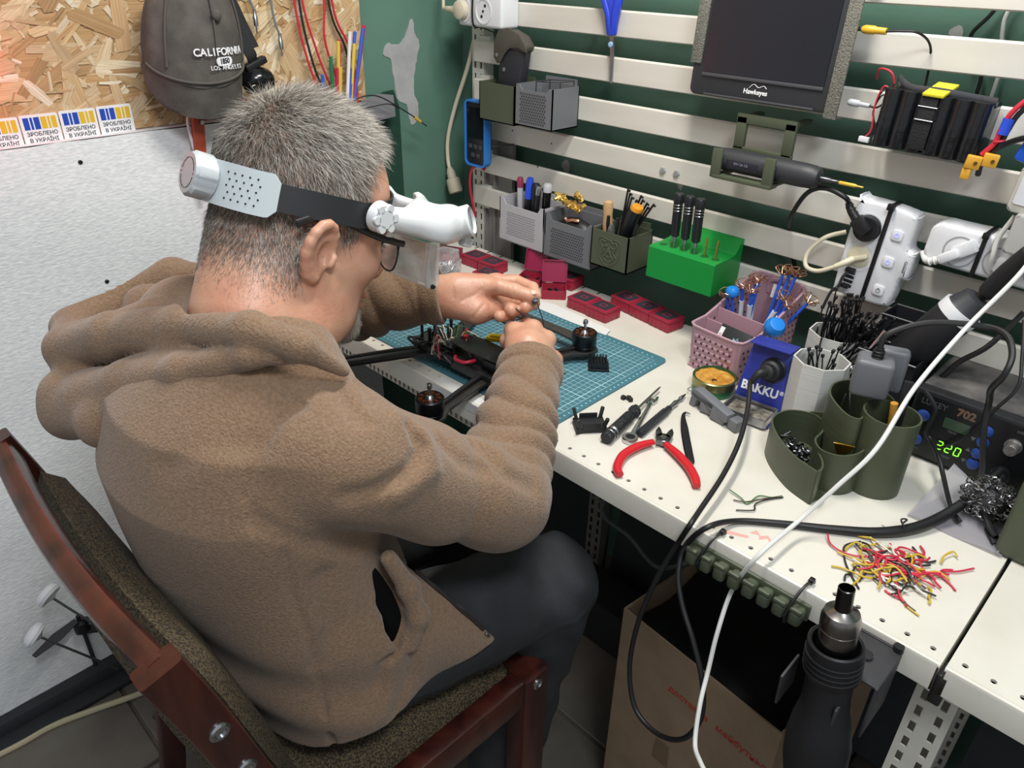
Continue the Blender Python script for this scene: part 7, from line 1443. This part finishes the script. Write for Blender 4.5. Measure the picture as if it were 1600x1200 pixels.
# hot air gun in its holder
hb = mat('holder_black', '#2b2a2d', .55, col2='#3a393c', nscale=18)
t = thing('gun_holder', 'black angled holder screwed to the bench front, carrying the hot air gun', 'holder', (1.245, -.03, T - .06))
B().box((.004, -.006, .052), (.070, .066, .003), bev=.001).box((.038, -.010, .018), (.003, .060, .070), bev=.001).box((.0, .022, .030), (.07, .003, .05), bev=.001).build('bracket', hb, t)
for s_ in (-1, 1): B().box((-.010 + s_ * .0275, -.052, .012), (.003, .036, .045), bev=.0012, rot=(.1, 0, 0)).build('side_plate', hb, t)
B().lathe([(.007, 0), (.007, .003), (.004, .004)], TR((.014, -.008, .0535)), 16).build('pad_screw', mat('holder_pad', '#201f22', .8), t); B().cyl((.034, .022, .054), (.034, .022, .060), .005, n=12).build('knob', black_pl, t)
g = thing('hot_air_gun', 'black hot air gun with a steel nozzle pointing up at the bench edge', 'hot air gun'); GA = zframe((1.234, -.080, .826), (-.095, .012, 1)) @ M.Scale(.77, 4) @ M.Translation((0, 0, -.307)); g.matrix_basis = GA
bk2 = mat('gun_plastic', '#1d1d20', .45)
b = B().lathe([(.026, -.02), (.037, -.01), (.041, .02), (.041, .055), (.036, .09), (.030, .115), (.0285, .14), (.0285, .170), (.0305, .172)], None, 36)
b.lathe([(.0315, .172), (.0335, .175), (.0335, .222), (.0315, .224), (.0285, .222), (.0275, .185)], None, 36, False).build('handle', bk2, g)
b = B()
for z in (.182, .190, .198, .206): b.torus((0, 0, z), .0337, .0014, None, 36, 6)
b.build('cooling_rings', bk2, g)
sn = mat('heated_steel', '#8f8b88', .25, 1)
B().lathe([(.0225, .17), (.0225, .245), (.0215, .246), (.0232, .247), (.0232, .262), (.0205, .270), (.0105, .275), (.0100, .2755)], None, 32).build('heater_tube', sn, g)
B().lathe([(.0102, .272), (.0098, .306), (.0086, .307), (.0083, .280)], None, 24).build('nozzle', mat('nozzle_dark', '#4d4a49', .3, 1), g)
B().tube([(0, 0, -.015), (.0, -.01, -.08), (.03, .02, -.2), (.10, .1, -.35)], .012, 12).build('hose', rubber, g)
# cardboard box with red print
cb = mat('cardboard', '#8d7760', .8, col2='#846e57', nscale=30, bump=.1, bscale=60)
t = thing('cardboard_box', 'open brown cardboard box with red lettering under the bench', 'box', (1.09, .06, 0))
# corners (top rim): left-front, right-front, right-back, left-back in world coordinates
c = [((0.915, 0.0597, 0.46)), ((1.1881, 0.0339, 0.46))]
A0, A1 = V(c[0]), V(c[1]); ux = (A1 - A0).normalized(); ux.z = 0; ux.normalize(); uy = V((-ux.y, ux.x, 0)); Wb = (A1 - A0).length; Db = .30; Hb = A0.z
t.location = (A0 + A1) / 2 + uy * Db / 2; t.location.z = 0; t.rotation_euler.z = math.atan2(ux.y, ux.x); t.matrix_basis = TR(t.location, (0, 0, t.rotation_euler.z))
b = B(); b.shell([(-Wb / 2, -Db / 2), (Wb / 2, -Db / 2), (Wb / 2, Db / 2), (-Wb / 2, Db / 2)], .002, Hb, .004); b.build('carton', cb, t)
rp_ = mat('red_carton_print', '#a23a2c', .7)
FBX = frame((0, -Db / 2 - .0003, 0), (1, 0, 0), (0, 0, 1))
text('lettering', 'доставка   майбутнього', .0160, FBX @ TR((.056, Hb - .080, 0), (0, 0, -.0)), rp_, t, .0002, bold=.0003)
text('lettering', '(и)', .012, FBX @ TR((-.02, Hb - .18, 0)), rp_, t, .0002)
for i in range(5): B().box((-Wb / 2 - .0003, -Db / 2 + .03 + .0 * i, Hb - .05 - i * .03), (.0004, .03, .018)).build('side_label', mat('label_brown', '#6e5d4b', .8), t) if 0 else None
B().prism([(.0, 0), (.03, .002), (.028, .05), (.002, .048)], .0004, FBX @ TR((-.045, .0, 0)) @ TR((0, Hb - .25, 0))).build('tape', mat('brown_tape', '#75604a', .35), t)
bg = B(); rr = random.Random(4); pts_ = []
for i in range(17):
    for j in range(15): u, v = i / 16, j / 14; pts_.append(((u - .5) * (Wb - .014), (v - .5) * (Db - .014), Hb - .035 - .05 * u + .012 * math.sin(7 * u + 3 * v) * math.cos(9 * v) + rr.uniform(-.004, .004)))
bg._add(pts_ + [(x, y, .006) for x, y, z in pts_], [(i * 15 + j, (i + 1) * 15 + j, (i + 1) * 15 + j + 1, i * 15 + j + 1) for i in range(16) for j in range(14)] + [(255 + i * 15 + j, 255 + i * 15 + j + 1, 255 + (i + 1) * 15 + j + 1, 255 + (i + 1) * 15 + j) for i in range(16) for j in range(14)] + [(i * 15, (i + 1) * 15, 255 + (i + 1) * 15, 255 + i * 15) for i in range(16)] + [(i * 15 + 14, (i + 1) * 15 + 14, 255 + (i + 1) * 15 + 14, 255 + i * 15 + 14) for i in range(16)] + [(j, j + 1, 255 + j + 1, 255 + j) for j in range(14)] + [(240 + j, 240 + j + 1, 495 + j + 1, 495 + j) for j in range(14)])
tag(bg.build('black_bag', mat('bag_black', '#141416', .4, bump=.5, bscale=25), None, tf=t.matrix_basis, ang=70), 'black plastic bag filling the open cardboard box', 'bag')
# dark boards under the bench, the right one added as shade, light cable on the floor
dbd = mat('dark_board', '#232a2c', .7, col2='#2f3436', nscale=6)
tag(B().box((.945, .51, .31), (.68, .03, .60), rot=(-.12, 0, 0)).build('dark_board', dbd), 'dark board leaning against the wall under the bench', 'board')
tag(B().box((1.72, .50, .30), (.72, .03, .56), rot=(-.12, 0, 0)).build('dark_board', dbd), 'added dark board standing in for shade under the second bench top at the right', 'board')  # added board: shade under this bench top put into its dark colour
tag(B().box((.33, .515, .33), (.36, .02, .62)).build('dark_board', dbd), 'dark board under the left end of the bench, behind the knees', 'board')
tag(B().box((.72, .36, .06), (.30, .10, .12), bev=.01).build('dark_crate', mat('crate_black', '#1d1f21', .7)), 'dark low crate on the floor under the bench', 'crate')
wire('grey_cable', 'grey cable hanging under the bench behind the seated person', 'cable', [(.84, .20, .70), (.84, .21, .66), (0.7402, 0.22, 0.4658), (0.8081, 0.22, 0.4344), (0.8664, 0.22, 0.4068), (0.9286, 0.2, 0.469), (0.9653, 0.2, 0.5331)], .004, mat('dim_grey_cable', '#6d6f70', .6))
for lab, pts in (('dark red lead hanging under the left end of the bench', [(0.0916, 0.12, 0.5475), (0.1148, 0.12, 0.4933), (0.1737, 0.12, 0.4541), (0.2534, 0.12, 0.4553), (0.3359, 0.14, 0.4758)]), ('second dark red lead hanging lower under the left end of the bench', [(0.0916, 0.12, 0.5475), (0.0939, 0.12, 0.4846), (0.1569, 0.12, 0.4334), (0.2518, 0.12, 0.4385), (0.3345, 0.14, 0.4533)])):
    wire('red_lead', lab, 'lead', pts, .0022, mat('dark_red_lead', '#6a1f35', .5))
wire('floor_cable', 'pale cable lying on the floor along the foam wall', 'cable', [(-.0 + .05, -.95, .006), (0.09, -0.6897, 0.006), (0.0938, -0.6031, 0.006), (0.1134, -0.5277, 0.006), (0.1357, -0.4557, 0.006), (0.1708, -0.3173, 0.006)], .006, mat('pale_cable', '#b3a88a', .6))
# small drone with white mushroom antennas behind the chair, on the floor
cfd = mat('prop_black', '#22252a', .4)
t = thing('racing_drone', 'black racing drone with two white mushroom antennas, on the floor by the foam wall', 'drone', (.155, -.36, .0), (0, 0, .35))
LC = lambda p: t.matrix_basis.inverted() @ V(p)
b = B().box((0, 0, .14), (.20, .05, .006), bev=.001).box((0, 0, .19), (.17, .045, .004), bev=.001).box((.02, 0, .165), (.10, .042, .04), bev=.004); b.build('frame', cfd, t)
for sx in (-1, 1):
    for sy in (-1, 1):
        ar = B().box((sx * .105, sy * .045, .140), (.15, .018, .007), rot=(0, 0, sx * sy * .65)).build('arm', cfd, t); B().lathe([(.014, .142), (.014, .165), (.004, .168), (.004, .18)], TR((sx * .155, sy * .085, 0)), 20).build('motor', black_pl, ar)
        b = B()
        for k in range(3):
            a = k * 2 * PI / 3 + sx + sy * .5; b._add([(sx * .155 + r_ * math.cos(a) + w_ * math.sin(a), sy * .085 + r_ * math.sin(a) - w_ * math.cos(a), .172 + w_ * .35 + th_) for th_ in (0, .0014) for r_, w_ in ((.006, .005), (.05, .010), (.10, .005), (.10, -.003), (.05, -.009), (.006, -.005))], [(0, 1, 2, 3, 4, 5), (11, 10, 9, 8, 7, 6)] + [(i, (i + 1) % 6, 6 + (i + 1) % 6, 6 + i) for i in range(6)])
        b.build('propeller', cfd, ar)
        B().cyl((sx * .155, sy * .085, .0), (sx * .155, sy * .085, .142), .004, n=8).build('landing_leg', cfd, ar)
for p0, p1 in (((0.19, -0.4708, 0.2264), (0.1, -0.5287, 0.3)), ((0.2, -0.4822, 0.1595), (0.12, -0.5693, 0.2481))):
    p0, p1 = LC(p0), LC(p1); d = (p1 - p0).normalized()
    st = B().tube([p0, p1], .0022, 8, 1).build('antenna_stem', black_pl, t); B().lathe([(.004, -.005), (.008, -.002), (.021, .0), (.023, .006), (.020, .014), (.011, .018), (.003, .019)], zframe(p1, d), 24).build('antenna_cap', white_pl, st)
